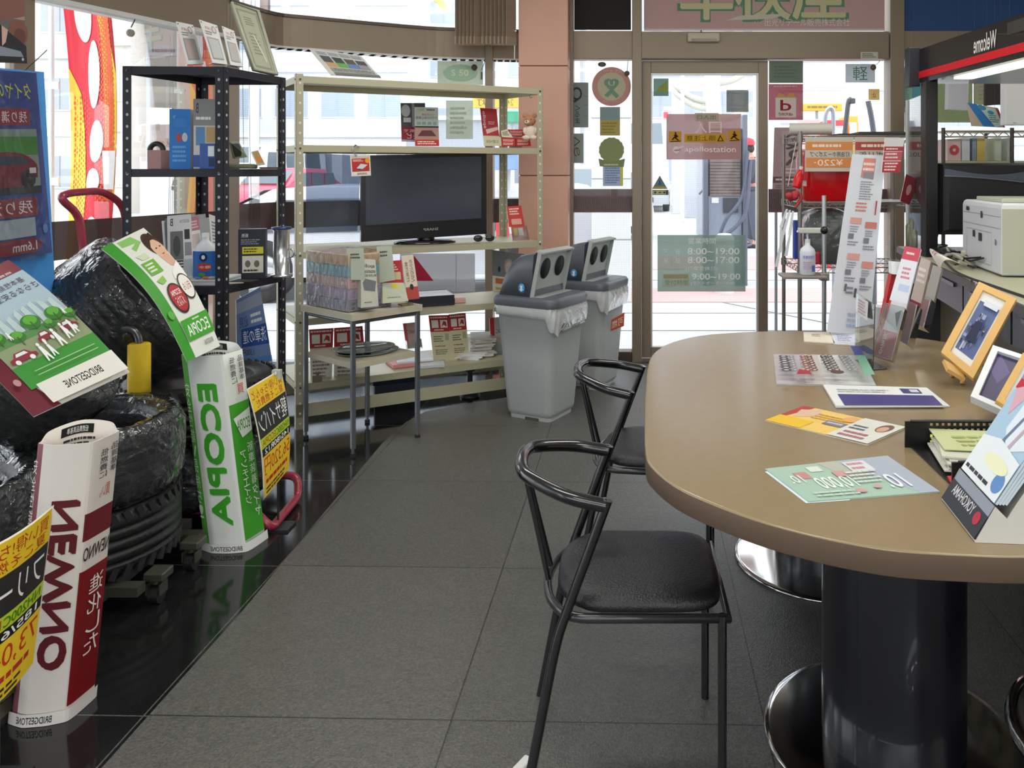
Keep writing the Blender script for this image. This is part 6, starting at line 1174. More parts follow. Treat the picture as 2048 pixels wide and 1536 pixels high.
sticker('sticker', 'blue-grey and yellow grid calendar sticker below the round pink sticker', 'sticker', 1200, 214, 1240, 271, [('r', 0, 0, 1, .45, '#7d9496'), ('r', 0, .45, 1, 1, '#a89a52'), ('ln', .1, .52, .9, .95, 4, '#8a7c3e')], '#7d9496')
cc = P(1223, 300, YD - .012); m = MB(); m.mt(ink('#84905c')); m.add([cc + V(.083 * (1 + .05 * (i % 2)) * math.cos(2 * math.pi * i / 32), 0, .083 * (1 + .05 * (i % 2)) * math.sin(2 * math.pi * i / 32)) for i in range(32)], [tuple(range(32))], False); art(m, surf4(pc(YD - .0125, (1197, 310), (1250, 310), (1250, 334), (1197, 334))), [('p', [(0, .3), (.5, .6), (1, .3), (.95, 1), (.5, 1), (.05, .95)], '#7c8858'), ('ln', .2, .7, .8, .95, 1, '#c4caa8')]); o = m.build('rosette_sticker', None, fix=False); tag(o, 'olive green rosette sticker on the narrow side window', 'sticker')
sticker('notice', 'pale blue notice sheet at the bottom of the side window stickers', 'notice', 1206, 331, 1246, 372, [('ln', .1, .08, .9, .9, 7, '#6f86b8'), ('r', .86, 0, 1, 1, '#c9d05c')], '#a9bddb')
sticker('poster', 'grey-green poster with a black letter Q and vertical characters behind the pillar', 'poster', 1143, 165, 1177, 255, [('t', .0, .10, .62, .45, 'Q', '#1c1f20', 'm'), ('tv', .2, .5, .5, .92, 'くるま', '#26292a', 'm'), ('r', .7, .3, .95, .31, '#55605c'), ('r', .7, .5, .95, .51, '#55605c'), ('r', .7, .74, .95, .75, '#55605c')], '#7f8d88', off=.004)
sticker('poster', 'small grey poster with handwriting on the side window beside the pillar', 'poster', 1143, 267, 1167, 326, [('tv', .2, .1, .7, .8, 'くの', '#2c3030', 'm')], '#8d9891', off=.004)
m = MB(); cc = P(1204, 129, YD - .01); m.lathe([(.0001, 0), (.02, 0), (.028, .004), (.0001, .006)], cc, 20, Matrix.Rotation(R(90), 3, 'X') @ Matrix.Diagonal(V(1, .6, 1))); o = m.build('suction_cup', mat('#6f6c60', .4)); tag(o, 'small brown oval suction cup above the round pink sticker', 'hook')
m = MB(); cc = P(1254, 147, YD - .02); m.lathe([(.0001, 0), (.016, 0), (.018, .008), (.0001, .012)], cc, 20, Matrix.Rotation(R(90), 3, 'X')); m.tube([cc + V(0, -.004, .01), P(1256, 121, YD - .03)], .002, 6); o = m.build('suction_cup', mat('#6a6250', .4)); tag(o, 'brown suction cup hanging on a cord at the right of the side window', 'hook')
sticker('leaflet', 'grey-green sheet taped at the top left of the window right of the door', 'sheet', 1538, 122, 1606, 166, [('ln', .15, .2, .85, .8, 4, '#5d7060')], '#6b7f6e')
sticker('sticker', 'dark red d POINT sticker on the window right of the door', 'sticker', 1537, 168, 1606, 240,
        [('ln', .15, .04, .85, .10, 1, '#d9a8a4'), ('p', [(.22, .40), (.30, .24), (.42, .28), (.5, .36), (.6, .26), (.72, .26), (.78, .40)], '#c99a4c'), ('r', .20, .38, .80, .93, '#dcd0c8'), ('e', .20, .42, .0, .0, '#dcd0c8'), ('t', .34, .44, .66, .74, 'd', '#96222e', 'm'), ('t', .60, .80, .70, .88, 'd', '#96222e', 'm'), ('t', .28, .80, .57, .88, 'POINT', '#5a3030', 'm')], '#8a1824')
sticker('sticker', 'grey sticker with the green character for light car at the window right of the door', 'sticker', 1691, 128, 1750, 165, [('t', .25, .12, .75, .88, '軽', '#4d7f66')], '#9aa9b0')
sticker('sticker', 'tiny white label on the header above the right window', 'label', 1721, 104, 1756, 118, [('ln', .1, .15, .9, .85, 3, '#6a6a60')], '#c9c9b9', off=.075)
m = MB(); cc = P(1746, 135, YD - .02); m.lathe([(.0001, 0), (.018, 0), (.02, .008), (.0001, .012)], cc, 20, Matrix.Rotation(R(90), 3, 'X')); m.tube(smoothpath([cc + V(0, -.004, .01), P(1754, 128, YD - .03), P(1760, 121, YD - .04)]), .002, 6); o = m.build('suction_cup', mat('#6a6250', .4)); tag(o, 'brown suction cup at the top right of the window right of the door', 'hook')
sticker('sticker', 'small orange sticker near the right edge of the window right of the door', 'sticker', 1737, 178, 1759, 200, [('t', .3, .3, .7, .75, '止', '#3c2c14', 'm')], '#d69a2e')
# curved window stickers
def csl(px):      # depth of the curved glass at a photo column
    best = min(((abs(CX + F * p.x / p.y - px), p.y) for p in smooth2(CWs, 6)), key=lambda q: q[0]); return best[1]
def cst(name, label, cat, x0, y0, x1, y1, els, base):
    global FILM
    FILM = True; o = card(name, pc([csl(x0) - .02, csl(x1) - .02, csl(x1) - .02, csl(x0) - .02], (x0, y0), (x1, y0), (x1, y1), (x0, y1)), els, None, base, .001, label=label, cat=cat); FILM = False
    return o
cst('sticker', 'pale green S 50 sticker on the curved window above the cream rack', 'sticker', 875, 122, 966, 170, [('e', .5, .5, .38, .36, '#a4c9ac'), ('t', .30, .36, .68, .62, 'S 50', '#e0e8dc')], '#b5c2a2')
cst('notice', 'pale green grid notice on the curved window behind the second shelf', 'notice', 892, 201, 946, 278, [('ln', .15, .15, .85, .9, 6, '#aebfa8')], '#c4d2be')
cst('sticker_band', 'light sheet with a red triangle on the curved window behind the lower shelves', 'sticker', 800, 507, 950, 583, [('p', [(.18, .05), (.44, .72), (.16, .72)], '#c2203a'), ('r', .74, .0, .745, 1, '#7a7d86')], '#c3c6cf')
m = MB(); c = P(949, 135, csl(949) - .03); m.lathe([(.0001, 0), (.018, 0), (.02, .008), (.0001, .012)], c, 20, Matrix.Rotation(R(90), 3, 'X')); o = m.build('suction_cup', mat('#4f4c40', .4)); tag(o, 'dark suction cup over the S 50 sticker', 'hook')
m = MB(); a = P(963, 150, 5.36); m.tube(smoothpath([P(969, 92, 5.36), P(970, 120, 5.36), P(963, 140, 5.36)]), .002, 6); m.tube([a + V(0, 0, .02), a + V(0, 0, -.03)], .006, 8); o = m.build('cord', mat('#5c594c', .5)); tag(o, 'thin cord with small weight hanging beside the S 50 sticker', 'cord')
m = MB(); m.tube([P(1030, -60, 5.15), P(1029, 118, 5.15)], .0035, 8); m.box(P(1030, 62, 5.15), (.018, .012, .01)); o = m.build('cord', mat('#e3e0dc', .4)); tag(o, 'thin white cord hanging just left of the pink pillar', 'cord')
m = MB(); m.tube([P(485, 60, 4.3), P(486, 225, 4.3), P(490, 470, 4.3)], .0012, 6); m.tube([P(497, 60, 4.3), P(500, 300, 4.3), P(504, 450, 4.3)], .0012, 6); o = m.build('cord', mat('#3c4048', .5)); tag(o, 'pair of thin dark cords hanging behind the dark rack', 'cord')
# vertical blinds
BL = mat('#8f7e6c', .6, var=.08); BLT = mat('#a5917e', .35, .2)
for k, (x0, x1, nn_) in enumerate(((917, 962, 6), (970, 1026, 7))):
    t = thing('blind_bundle', ['gathered tan vertical blind slats, left bundle above the cream rack', 'gathered tan vertical blind slats, right bundle next to the pink pillar'][k], 'blind', P((x0 + x1) / 2, 88, 5.12), 0, 'vertical blind bundles')
    for i in range(nn_):
        px = x0 + (x1 - x0) * (i + .5) / nn_; c = P(px, 40, 5.12); zb = P(px, 88, 5.12).z
        m = MB(); m.box(V(c.x, c.y, (zb + CEIL) / 2 - .01), (.0045, .085, CEIL - zb - .02), R(-38)); m.build('slat', BL, t)
        m = MB(); m.box(V(c.x, c.y, zb + .02), (.010, .088, .05), R(-38), .002); m.build('weight', BLT, t)
    m = MB(); m.bb(P(x0, 0, 5.12).x - .01, 5.07, CEIL - .03, P(x1, 0, 5.12).x + .01, 5.17, CEIL); m.build('track', BLT, t)
# ================= sanitiser stand =================
YS = 3.6; pole = P(1648, 500, YS); t = thing('sanitiser_stand', 'silver pole stand with a small tray for the hand sanitiser bottle', 'stand', (pole.x, YS, 0))
m = MB(); m.cyl((pole.x, YS, .02), (pole.x, YS, 1.182), .0095, n=16); m.build('pole', mat('#c2c4c6', .3, .8), t)
m = MB(); m.lathe([(.15, 0), (.15, .012), (.03, .02), (.0001, .02)], (pole.x, YS, 0), 40); m.build('base', mat('#4a4744', .4, .5), t)
xa, xb = P(1563, 500, YS).x, pole.x
m = MB(); m.bb(xa, YS - .06, .818, xb, YS + .08, .830, .003); m.bb(xb - .02, YS - .02, .805, xb + .02, YS + .02, .84, .004); m.build('tray', mat('#9b958c', .4, .4), t)
m = MB(); m.bb(P(1597, 460, YS).x, YS - .02, P(1597, 466, YS).z, xb - .005, YS + .02, P(1597, 456, YS).z, .003); m.build('press_arm', mat('#d0d2c8', .4), t)
m = MB(); m.sphere((xb - .004, YS - .018, P(1647, 460, YS).z), .018, 12); m.build('knob', mat('#141416', .3), t)
bc = P(1615, 548, YS); bc.z = .8305; t = thing('sanitiser_bottle', 'translucent white pump bottle of hand sanitiser on the pole stand tray', 'bottle', bc)
m = MB(); m.lathe([(.0001, 0), (.030, 0), (.034, .004), (.034, .10), (.030, .115), (.012, .132), (.0115, .142), (.0001, .142)], bc, 28); m.build('bottle_body', mat('#dde0ea', .3), t)
m = MB(); art(m, lambda u, v, o=0.0: bc + V(math.sin((u - .5) * 2.2) * (.0345 + o), -math.cos((u - .5) * 2.2) * (.0345 + o), .098 - v * .09), [('r', .1, .1, .9, .3, '#cdd2ea'), ('t', .15, .12, .85, .26, '手指消毒液', '#4a55a0', 'm'), ('ln', .15, .4, .8, .8, 4, '#c9a8c0'), ('r', .65, .6, .9, .9, '#5a6ac0')], 10, 1); m.build('label_wrap', None, t, fix=False)
m = MB(); m.cyl(bc + V(0, 0, .141), bc + V(0, 0, .158), .012, n=16); m.cyl(bc + V(0, 0, .157), bc + V(0, 0, .190), .0045, n=10); m.box(bc + V(-.02, 0, .192), (.055, .014, .01), None, .003); m.build('pump', mat('#e6e8ea', .3), t)
# ================= chrome wire rack by the window =================
WX0, WX1, WY0, WY1 = P(1600, 400, 4.3).x, P(1600, 400, 4.3).x + .64, 4.3, 4.72; WZ = [1.475, 1.122, .777, .30]; WCH = mat('#8f8880', .3, .7)
t = thing('wire_rack', 'chrome wire shelving carrying a red can and hose pump signs by the window', 'shelf rack', ((WX0 + WX1) / 2, (WY0 + WY1) / 2, 0))
for x in (WX0, WX1):
    for y in (WY0, WY1): m = MB(); m.cyl((x, y, 0), (x, y, 1.50), .011, n=12); m.build('post', WCH, t)
for z in WZ:
    m = MB()
    for y in (WY0, WY1):
        m.tube([(WX0, y, z), (WX1, y, z)], .003, 6); m.tube([(WX0, y, z - .028), (WX1, y, z - .028)], .003, 6); n = 22; m.tube([(WX0 + (WX1 - WX0) * k / n, y, z - (.028 if k % 2 else 0)) for k in range(n + 1)], .002, 5)
    for x in (WX0, WX1): m.tube([(x, WY0, z), (x, WY1, z)], .003, 6); m.tube([(x, WY0, z - .028), (x, WY1, z - .028)], .003, 6); n = 12; m.tube([(x, WY0 + (WY1 - WY0) * k / n, z - (.028 if k % 2 else 0)) for k in range(n + 1)], .002, 5)
    for k in range(1, 24): x = WX0 + (WX1 - WX0) * k / 24; m.tube([(x, WY0, z + .002), (x, WY1, z + .002)], .0016, 4)
    for x in (WX0, WX1):
        for y in (WY0, WY1): m.cyl((x, y, z - .034), (x, y, z + .006), .016, n=12)
    m.build('wire_shelf', WCH, t)
m = MB(); zt_ = 1.48; m.tube([V(WX0 - .03, 4.42, zt_ + .037), V(WX0 + .19, 4.38, zt_ + .037)], .032, 24); m.tube([V(WX0 - .032, 4.42, zt_ + .037), V(WX0 + .192, 4.38, zt_ + .037)], .012, 12); o = m.build('paper_roll', mat('#cdcbc0', .6)); tag(o, 'pale paper roll lying on top of the chrome wire rack', 'roll')
m = MB(); m.box((WX0 + .42, 4.5, zt_ + .006), (.42, .3, .008), R(3)); m.mt(mat('#3c3c38', .4)); m.box((WX0 + .47, 4.46, zt_ + .016), (.26, .2, .01), R(-4)); o = m.build('trays', mat('#c9cabf', .5)); tag(o, 'flat trays lying on the right part of the chrome wire rack', 'tray')
def yen(name, label, x0, x1, c1, big, bot, price=True):
    els = [('r', .02, .14, .98, .38, c1), ('ln', .15, .18, .85, .34, 1, '#eedcc8'), ('t', .10, .42, .92, .58, big, '#2a2622', 'm')]
    if price: els += [('r', .02, .60, .98, .88, c1), ('t', .26, .65, .78, .83, '¥220', '#f0e6d6', 'm'), ('r', .18, .73, .23, .75, '#f0e6d6')]
    return card(name, pc(WY0 - .02, (x0, 274), (x1, 274), (x1, 343), (x0, 343)), els, None, '#cbbfae', .003, label=label, cat='sign')
yen('price_sign', 'orange kerosene hose pump price sign hanging on the wire rack', 1610, 1707, '#d98a4a', '灯油用ホースポンプ', '', True)
yen('price_sign', 'red headed 20 litre can sign hanging on the wire rack, right of the orange one', 1709, 1800, '#b24a44', '20Lポリ缶', '', False)
t = thing('red_can', 'large glossy red plastic fuel can on the middle shelf of the wire rack', 'can', (WX0 + .15, 4.5, 1.126))
m = MB(); m.mt(mat('#cf1018', .22, coat=.4)); cx_ = (P(1608, 380, 4.35).x + P(1712, 380, 4.35).x) / 2; w_ = P(1712, 380, 4.35).x - P(1608, 380, 4.35).x
loft(m, [[V(cx_ + x, 4.47 + y, z) for x, y in rrect(w_ * k, .26 * k, .05)] for z, k in ((1.127, .93), (1.14, 1.0), (1.36, 1.0), (1.40, .94), (1.41, .8))]); m.build('can_body', None, t)
m = MB(); m.tube(fillet([(cx_ - .07, 4.47, 1.40), (cx_ - .07, 4.47, 1.44), (cx_ + .05, 4.47, 1.44), (cx_ + .05, 4.47, 1.40)], .02), .011, 10); m.build('grip', mat('#cf1018', .22), t)
card('label', pc(4.335, (1606, 361), (1613, 361), (1613, 372), (1606, 372)), [], t, '#d9b9b6', .001)
t = thing('plastic_bag', 'dark green container in clear crumpled plastic on the lower wire shelf', 'bag', (WX0 + .25, 4.5, .78))
m = MB(); m.mt(mat('#1f2b24', .4)); cx_ = P(1655, 470, 4.45).x; loft(m, [[V(cx_ + x, 4.5 + y, z) for x, y in rrect(.20 * k, .22 * k, .05)] for z, k in ((.785, .9), (.80, 1), (.98, 1.05), (1.04, .8), (1.075, .3))]); m.build('container', None, t)
m = MB(); rnd = random.Random(3); m.mt(clear('bag_film', '#dfe4e2', .10, '#e6eae8', .08, 1.8, bump=1.0, bs=14)); rg = []
for z, k in ((.784, 1.0), (.84, 1.12), (.93, 1.1), (1.0, 1.14), (1.06, .95), (1.085, .5)): rg.append([V(cx_ + x * (1 + rnd.uniform(-.04, .04)), 4.5 + y * (1 + rnd.uniform(-.04, .04)), z) for x, y in rrect(.22 * k, .24 * k, .05, 10)])
loft(m, rg); m.build('film', None, t)
m = MB(); m.mt(mat('#b2243a', .4)); m.box((WX0 + .10, 4.42, .82), (.05, .12, .07), None, .01); m.mt(mat('#3046a8', .4)); m.box((WX0 - .0 + .05, 4.60, .90), (.04, .05, .22), None, .006); o = m.build('bottles', None); tag(o, 'blue and red packets standing at the left end of the lower wire shelf', 'packet')
# red spray bottle, gloves and hanging white cloths on the rack's left side
t = thing('spray_bottle', 'red spray bottle hanging at the left post of the wire rack', 'bottle', P(1592, 378, 4.28)); c = P(1592, 376, 4.26)
m = MB(); m.M = Matrix.Translation(c) @ Matrix.Rotation(R(14), 4, 'Y'); m.mt(mat('#d8181c', .25)); m.lathe([(.0001, 0), (.022, .0), (.024, .01), (.024, .06), (.012, .085), (.009, .10), (.0001, .10)], (0, 0, 0), 20); m.mt(mat('#d9c4c0', .4)); m.lathe([(.009, .098), (.011, .115), (.0001, .118)], (0, 0, 0), 12); m.build('bottle_body', None, t)
m = MB(); m.tube([P(1592, 285, 4.27), P(1583, 330, 4.27), P(1576, 372, 4.27)], .0018, 6); m.build('string', mat('#e6dcd4', .5), t)
rnd = random.Random(6)
m = MB(); c = P(1583, 392, 4.24)
for k in range(7): m.sphere(c + V(rnd.uniform(-.03, .03), rnd.uniform(-.015, .015), rnd.uniform(-.03, .02)), .018, 10, (1.2, .6, 1))
m.tube(smoothpath([c + V(.03, 0, .02), c + V(.05, 0, -.01), c + V(.02, 0, -.06)]), .008, 8); o = m.build('red_glove', mat('#b8343a', .6)); tag(o, 'crumpled red cloth gloves tied to the wire rack post', 'gloves')
for k, (x0, y0, x1, y1, x2, y2) in enumerate(((1580, 420, 1566, 470, 1553, 534), (1586, 422, 1580, 470, 1572, 512), (1574, 418, 1562, 455, 1562, 505))):
    a, b, c_ = P(x0, y0, 4.2), P(x1, y1, 4.2), P(x2, y2, 4.2); m = MB(); w = .009
    for q0, q1 in ((a, b), (b, c_)): m.plate([q0 - V(w * .6, 0, 0), q0 + V(w * .6, .0, 0), q1 + V(w, .004, 0), q1 - V(w, -.004, 0)], .003)
    o = m.build('cloth_strip', mat('#e3e5ea', .7)); tag(o, ['long white cloth strip hanging left, longest of three on the wire rack', 'white cloth strip hanging nearest the wire rack post', 'short white cloth strip hanging at the far left of the wire rack'][k], 'cloth', 'cloth strips on the wire rack')
# ================= counter =================
CA, CBk = V(1.453, 4.2), V(1.07, 1.5); cd = (CA - CBk).normalized(); cn = V(cd.y, -cd.x)      # cn points right (behind the counter)
def cpt(s, d, z=0): p = CBk + cd * s + cn * d; return V(p.x, p.y, z)
CL = (CA - CBk).length; t = thing('counter', 'long dark service counter with drawers running along the right side', 'counter', cpt(CL / 2, .35))
def cbox(m, s0, s1, d0, d1, z0, z1): m.prism([(cpt(s, d).x, cpt(s, d).y) for s, d in ((s0, d0), (s1, d0), (s1, d1), (s0, d1))], z0, z1)
m = MB(); cbox(m, 0, CL, 0, .75, .872, .90); m.build('worktop', mat('#b9b79c', .35, var=.05), t)
m = MB(); cbox(m, 0, CL, -.006, 0.0, .868, .8985); m.build('edge_strip', mat('#3e3836', .4), t)
for k in range(5):
    s0 = CL * k / 5 + .01; s1 = CL * (k + 1) / 5 - .01; m = MB(); cbox(m, s0, s1, .03, .05, .74, .862); dw = m.build('drawer', mat('#3a3b46', .38), t)
    m = MB(); cbox(m, s0 + .1, s1 - .1, .022, .03, .83, .845); m.build('handle', mat('#55565e', .3, .5), dw)
m = MB(); cbox(m, 0, CL, .20, .24, 0, .75); m.build('front_panel', mat('#6f6552', .6, var=.05), t)
m = MB(); cbox(m, 0, 1.25, .16, .19, .02, .74); m.build('dark_panel', mat('#1c1b1e', .5), t)
for s in (0.02, CL - .05): m = MB(); cbox(m, s, s + .03, .05, .74, 0, .872); m.build('side_panel', mat('#3a3b40', .5), t)
# printer
t = thing('printer', 'white boxy laser printer standing on the counter at the right photo edge', 'printer', (1.6, 3.2, .90))
pn = V(1.416, 2.99, 0); pf = V(1.470, 3.45, 0); pd = (pf - pn).normalized(); pr = V(pd.y, -pd.x, 0); H1 = .272; PW = mat('#d2d4d8', .4, var=.02); PS = mat('#b9bba8', .42, var=.02)
def pp(a, b, z): return pn + pd * a + pr * b + V(0, 0, .90 + z)
m = MB(); m.mt(PW); rg = []
for z, g in ((0.006, .006), (.012, 0), (H1 - .02, 0), (H1 - .006, .004), (H1, .012)): rg.append([pp(a + (g if a < .2 else -g), b + (g if b < .2 else -g), z) for a, b in ((0, 0), (.46, 0), (.46, .40), (0, .40))])
loft(m, rg); m.sm = [False] * len(m.sm); m.build('casing', None, t)
m = MB(); m.mt(PS); m.add([pp(-.0006, .004, .014), pp(-.0006, .398, .014), pp(-.0006, .398, H1 - .02), pp(-.0006, .004, H1 - .02)], [(0, 1, 2, 3)], False); m.build('front_cover', None, t, fix=False)
S = lambda u, v, o=0.0: pp(.46 * (1 - u), -o, H1 * (1 - v))
m = MB(); art(m, S, [('r', 0, .18, 1, .19, '#8f929a'), ('r', 0, .34, 1, .35, '#9a9da5'), ('r', .12, .42, .78, .43, '#9fa2aa'), ('r', .12, .88, .78, .89, '#9fa2aa'), ('r', .12, .42, .125, .88, '#b0b3ba'), ('r', .78, .42, .785, .88, '#b0b3ba'), ('r', .3, .44, .36, .54, '#33353d'), ('r', .46, .46, .54, .58, '#33353d'), ('r', .12, .10, .2, .16, '#33353d'), ('r', .52, .14, .56, .24, '#33353d'), ('r', .88, .5, .90, .58, '#4a4c54')], off=.001); m.build('side_details', None, t, fix=False)
m = MB(); m.box(pp(.23, .2, H1 + .008), (.30, .34, .016), math.atan2(pd.y, pd.x) - R(90) + R(90), .004); m.build('top_tray', PS, t)
m = MB(); m.box(pp(.36, .05, H1 + .006), (.03, .05, .012), 0, .003); m.build('catch', mat('#d9dad6', .3), t)
# monitor seen from behind
YM = 3.72; x0, x1 = P(1868, 400, YM).x, P(1868, 400, YM).x + .58; z0, z1 = P(1868, 470, YM).z, P(1868, 326, YM).z
t = thing('monitor', 'black computer monitor seen from behind, standing on the counter beyond the printer', 'monitor', ((x0 + x1) / 2, YM, .90))
m = MB(); m.mt(mat('#1b1b1f', .5)); rg = []
for y, g in ((YM + .05, 0), (YM + .02, 0), (YM - .03, .03), (YM - .045, .05)): rg.append([V(x0 + g, y, z0 + g * .6), V(x1 - g, y, z0 + g * .6), V(x1 - g, y, z1 - g * .25), V(x0 + g, y, z1 - g * .25)])
loft(m, rg); m.sm = [False] * len(m.sm); m.build('housing', None, t)
m = MB(); n = 24; top = []; bot = []
for k in range(n + 1):
    u = k / n; x = x0 + .03 + (x1 - x0 - .06) * u; yb_ = YM - .047 - .012 * math.sin(math.pi * u)
    top.append(V(x, yb_, z1 - .035 + .018 * math.sin(math.pi * 1.6 * u + 2.6))); bot.append(V(x, yb_ + .003, z1 - .06 - .05 * u ** 1.5 + .0 * u))
m.add(top + bot, [(k, k + 1, n + 2 + k, n + 1 + k) for k in range(n)], True); m.build('vent_ridge', mat('#565b6c', .4, bump=.4, bs=300), t)
m = MB(); m.tube([V(p.x, p.y - .002, p.z) for p in bot], .003, 6); m.build('trim_line', mat('#7d828e', .3, .4), t)
m = MB(); m.box(((x0 + x1) / 2, YM, (.91 + z0) / 2), (.12, .05, z0 - .90 + .02), None, .006); m.bb((x0 + x1) / 2 - .14, YM - .09, .901, (x0 + x1) / 2 + .14, YM + .1, .915, .004); m.build('stand', mat('#1a1a1c', .4), t)
# cables
rnd = random.Random(12); CK = mat('#1c1c1e', .4); CG = mat('#a8a596', .4)
for k in range(7):
    pts = []; s0 = 2.0 + rnd.random() * .3
    for i in range(7): pts.append(cpt(1.72 + .10 * i + rnd.uniform(-.04, .04), .03 + rnd.uniform(0, .12), .905 + rnd.uniform(0, .05)))
    m = MB(); m.tube(smoothpath(pts), .004 + .002 * (k % 2), 8); o = m.build('cable', CK if k % 2 == 0 else CG); tag(o, 'tangled cable lying on the counter between the monitor and brochures', 'cable', 'cables tangled on the counter')
for k in range(4):
    c = cpt(1.05 + .09 * k, .02, .55 - .03 * k); m = MB(); pts = [cpt(1.25 + .05 * k, -.005, .905)]
    for i in range(14): a = i * .9 + k; pts.append(c + V(.0, .07 * math.cos(a), .08 * math.sin(a) + .02) + V(.012 * math.sin(a * .7), 0, 0))
    m.tube(smoothpath(pts, 4), .0035, 7); o = m.build('hanging_cable', CK if k % 2 else CG); tag(o, ['grey', 'black', 'grey', 'black'][k] + ' coiled cable hanging in front of the counter behind the brochure holders', 'cable', 'coiled cables below the counter edge')
m = MB(); m.tube(smoothpath([cpt(1.95, .02, .93), cpt(1.6, .0, .905), cpt(1.2, .03, .904), cpt(.9, .06, .904), cpt(.4, .1, .904)]), .005, 8); o = m.build('power_cable', CK); tag(o, 'long black power cable running along the counter edge before the printer', 'cable')
m = MB(); m.box(cpt(1.95, .16, .93), (.07, .09, .05), R(15), .005); o = m.build('adapter_box', mat('#c9cbb8', .5)); tag(o, 'cream adapter box among the cables under the monitor', 'box')
# bottles and carton at the far end of the counter
def cy(px, Y): return P(px, 400, Y).x
for k, (px, Y, r_, h_, c_) in enumerate(((1782, 4.1, .03, .16, '#c4c49c'), (1800, 4.05, .022, .19, '#b9bba4'), (1817, 4.0, .026, .13, '#cfd2c4'))):
    m = MB(); m.lathe([(.0001, 0), (r_, 0), (r_, h_ * .7), (r_ * .4, h_ * .82), (r_ * .4, h_ * .95), (.0001, h_)], (max(cy(px, Y), cpt((Y - 1.5) / cd.y, .05).x), Y, .9005), 24); o = m.build('spray_bottle', clear('bottle_plastic', '#d6d8c0', .35, '#c9cbb0', .06, 1.3)); tag(o, ['yellowish plastic bottle at the far end of the counter beside the notice board', 'tall narrow clear bottle at the far end of the counter', 'short clear bottle at the far end of the counter'][k], 'bottle')
t = thing('carton', 'upright white carton with black fan pictures at the foot of the canopy post', 'box', cpt(2.42, .1, .90)); q = [P(1832, 402, 4.0), P(1863, 402, 4.0), P(1863, 478, 4.0), P(1832, 478, 4.0)]; ofs = V(.03, 0, 0); q = [p + ofs for p in q]
for p in q[2:]: p.z = .902
m = MB(); m.mt(mat('#c9c7b4', .5)); d = V(.0, .1, 0); m.add([p for p in q] + [p + d for p in q], [(0, 1, 2, 3), (4, 7, 6, 5), (0, 4, 5, 1), (3, 2, 6, 7), (0, 3, 7, 4), (1, 5, 6, 2)], False); art(m, surf4(q), [('r', 0, 0, 1, .16, '#23242a'), ('t', .1, .04, .95, .13, 'COCOS', '#dcdcd4', 'm'), ('e', .6, .33, .28, .12, '#1c1c1e'), ('e', .6, .33, .08, .04, '#c9c7b4'), ('e', .3, .68, .24, .10, '#3c3c3e'), ('e', .3, .68, .16, .07, '#a9a798'), ('e', .85, .68, .2, .10, '#3c3c3e'), ('ln', .4, .48, .8, .53, 1, '#55554c')]); m.build('box', None, t, fix=False)
# tall acrylic screen on the counter
t = thing('acrylic_screen', 'tall clear acrylic screen with pale edges standing near the canopy post', 'screen', cpt(2.45, .03, .90)); a, b = cpt(2.25, .04, .901), cpt(2.68, .04, .901)
m = MB(); m.plate([a, b, b + V(0, 0, .75), a + V(0, 0, .75)], .004); m.build('pane', ACR, t)
m = MB()
for p in (a, b): m.box(p + V(0, 0, .375), (.016, .016, .75))
m.build('edge_post', mat('#d3d6d4', .35), t)
m = MB(); m.box(a + V(0, -.012, .32), (.022, .004, .11)); m.build('red_tag', mat('#d2303c', .5), t)
card('flyer', pc([3.95, 4.0, 4.0, 3.95], (1812, 348), (1838, 360), (1818, 410), (1800, 402)), [('r', .0, .0, 1, 1, '#9a2c3c'), ('e', .5, .5, .2, .2, '#d9a8a4')], label='dark red leaflet leaning behind the acrylic screen', cat='leaflet')
# canopy with Welcome
t = thing('welcome_canopy', 'black counter canopy with mirrored white Welcome lettering and a red stripe', 'canopy', (1.5, 3.2, 1.7))
ya, yb = 3.8, 1.6; xa_ = (1835 - CX) / F * ya; dx = (1.455 - 1.407) / (2.9 - 3.8)
def kp(y, d, z): return V(xa_ + dx * (y - ya) + d, y, z)
zt_, zb = 1.858, 1.70; BK = mat('#1a1716', .32, coat=.3)
m = MB(); q = [kp(ya, 0, zb), kp(yb, 0, zb), kp(yb, 0, zt_), kp(ya, 0, zt_)]; m.mt(BK); m.add(q + [p + V(.5, 0, 0) for p in q], [(0, 1, 2, 3), (4, 7, 6, 5), (0, 4, 5, 1), (3, 2, 6, 7), (0, 3, 7, 4), (1, 5, 6, 2)], False); m.build('box_body', None, t)
S = surf4([kp(ya, 0, zt_), kp(yb, 0, zt_), kp(yb, 0, zb), kp(ya, 0, zb)]); S = lambda u, v, o=0.0: kp(ya + (yb - ya) * u, -o, zt_ + (zb - zt_) * v)
m = MB(); art(m, S, [('r', .0, .66, 1, .86, '#d01420'), ('t', .245, .16, .325, .60, 'Welcome', '#e6e2dc', 'm'), ('r', .36, .1, .9, .4, '#3a3734')], off=.002); m.build('stripe_and_lettering', None, t, fix=False)
m = MB(); m.bb(P(1812, 130, 3.82).x, 3.78, zb - .015, xa_ + .006, 3.84, zt_ + .01, .003); m.build('end_trim', mat('#26262e', .35), t)
m = MB(); m.plate([kp(3.5, .03, zb - .012), kp(yb, .03, zb - .012), kp(yb, .11, zb - .012), kp(3.5, .11, zb - .012)], .011); m.build('lamp_diffuser', mat('#f2f6e0', .5, em=.9), t)
m = MB(); m.bb(P(1846, 300, ya - .1).x, ya - .13, .901, P(1871, 300, ya - .1).x, ya - .07, zb, .003); m.build('post', mat('#151214', .4), t)
m = MB(); m.bb(1.95, 1.65, .901, 1.99, 1.70, 1.69); m.build('rear_post', mat('#151214', .4), t)
area('canopy_lamp_light', (1.60, 2.5, zb - .05), (0, 0, 0), .1, 1.6, 1.5, (.97, 1, .92))
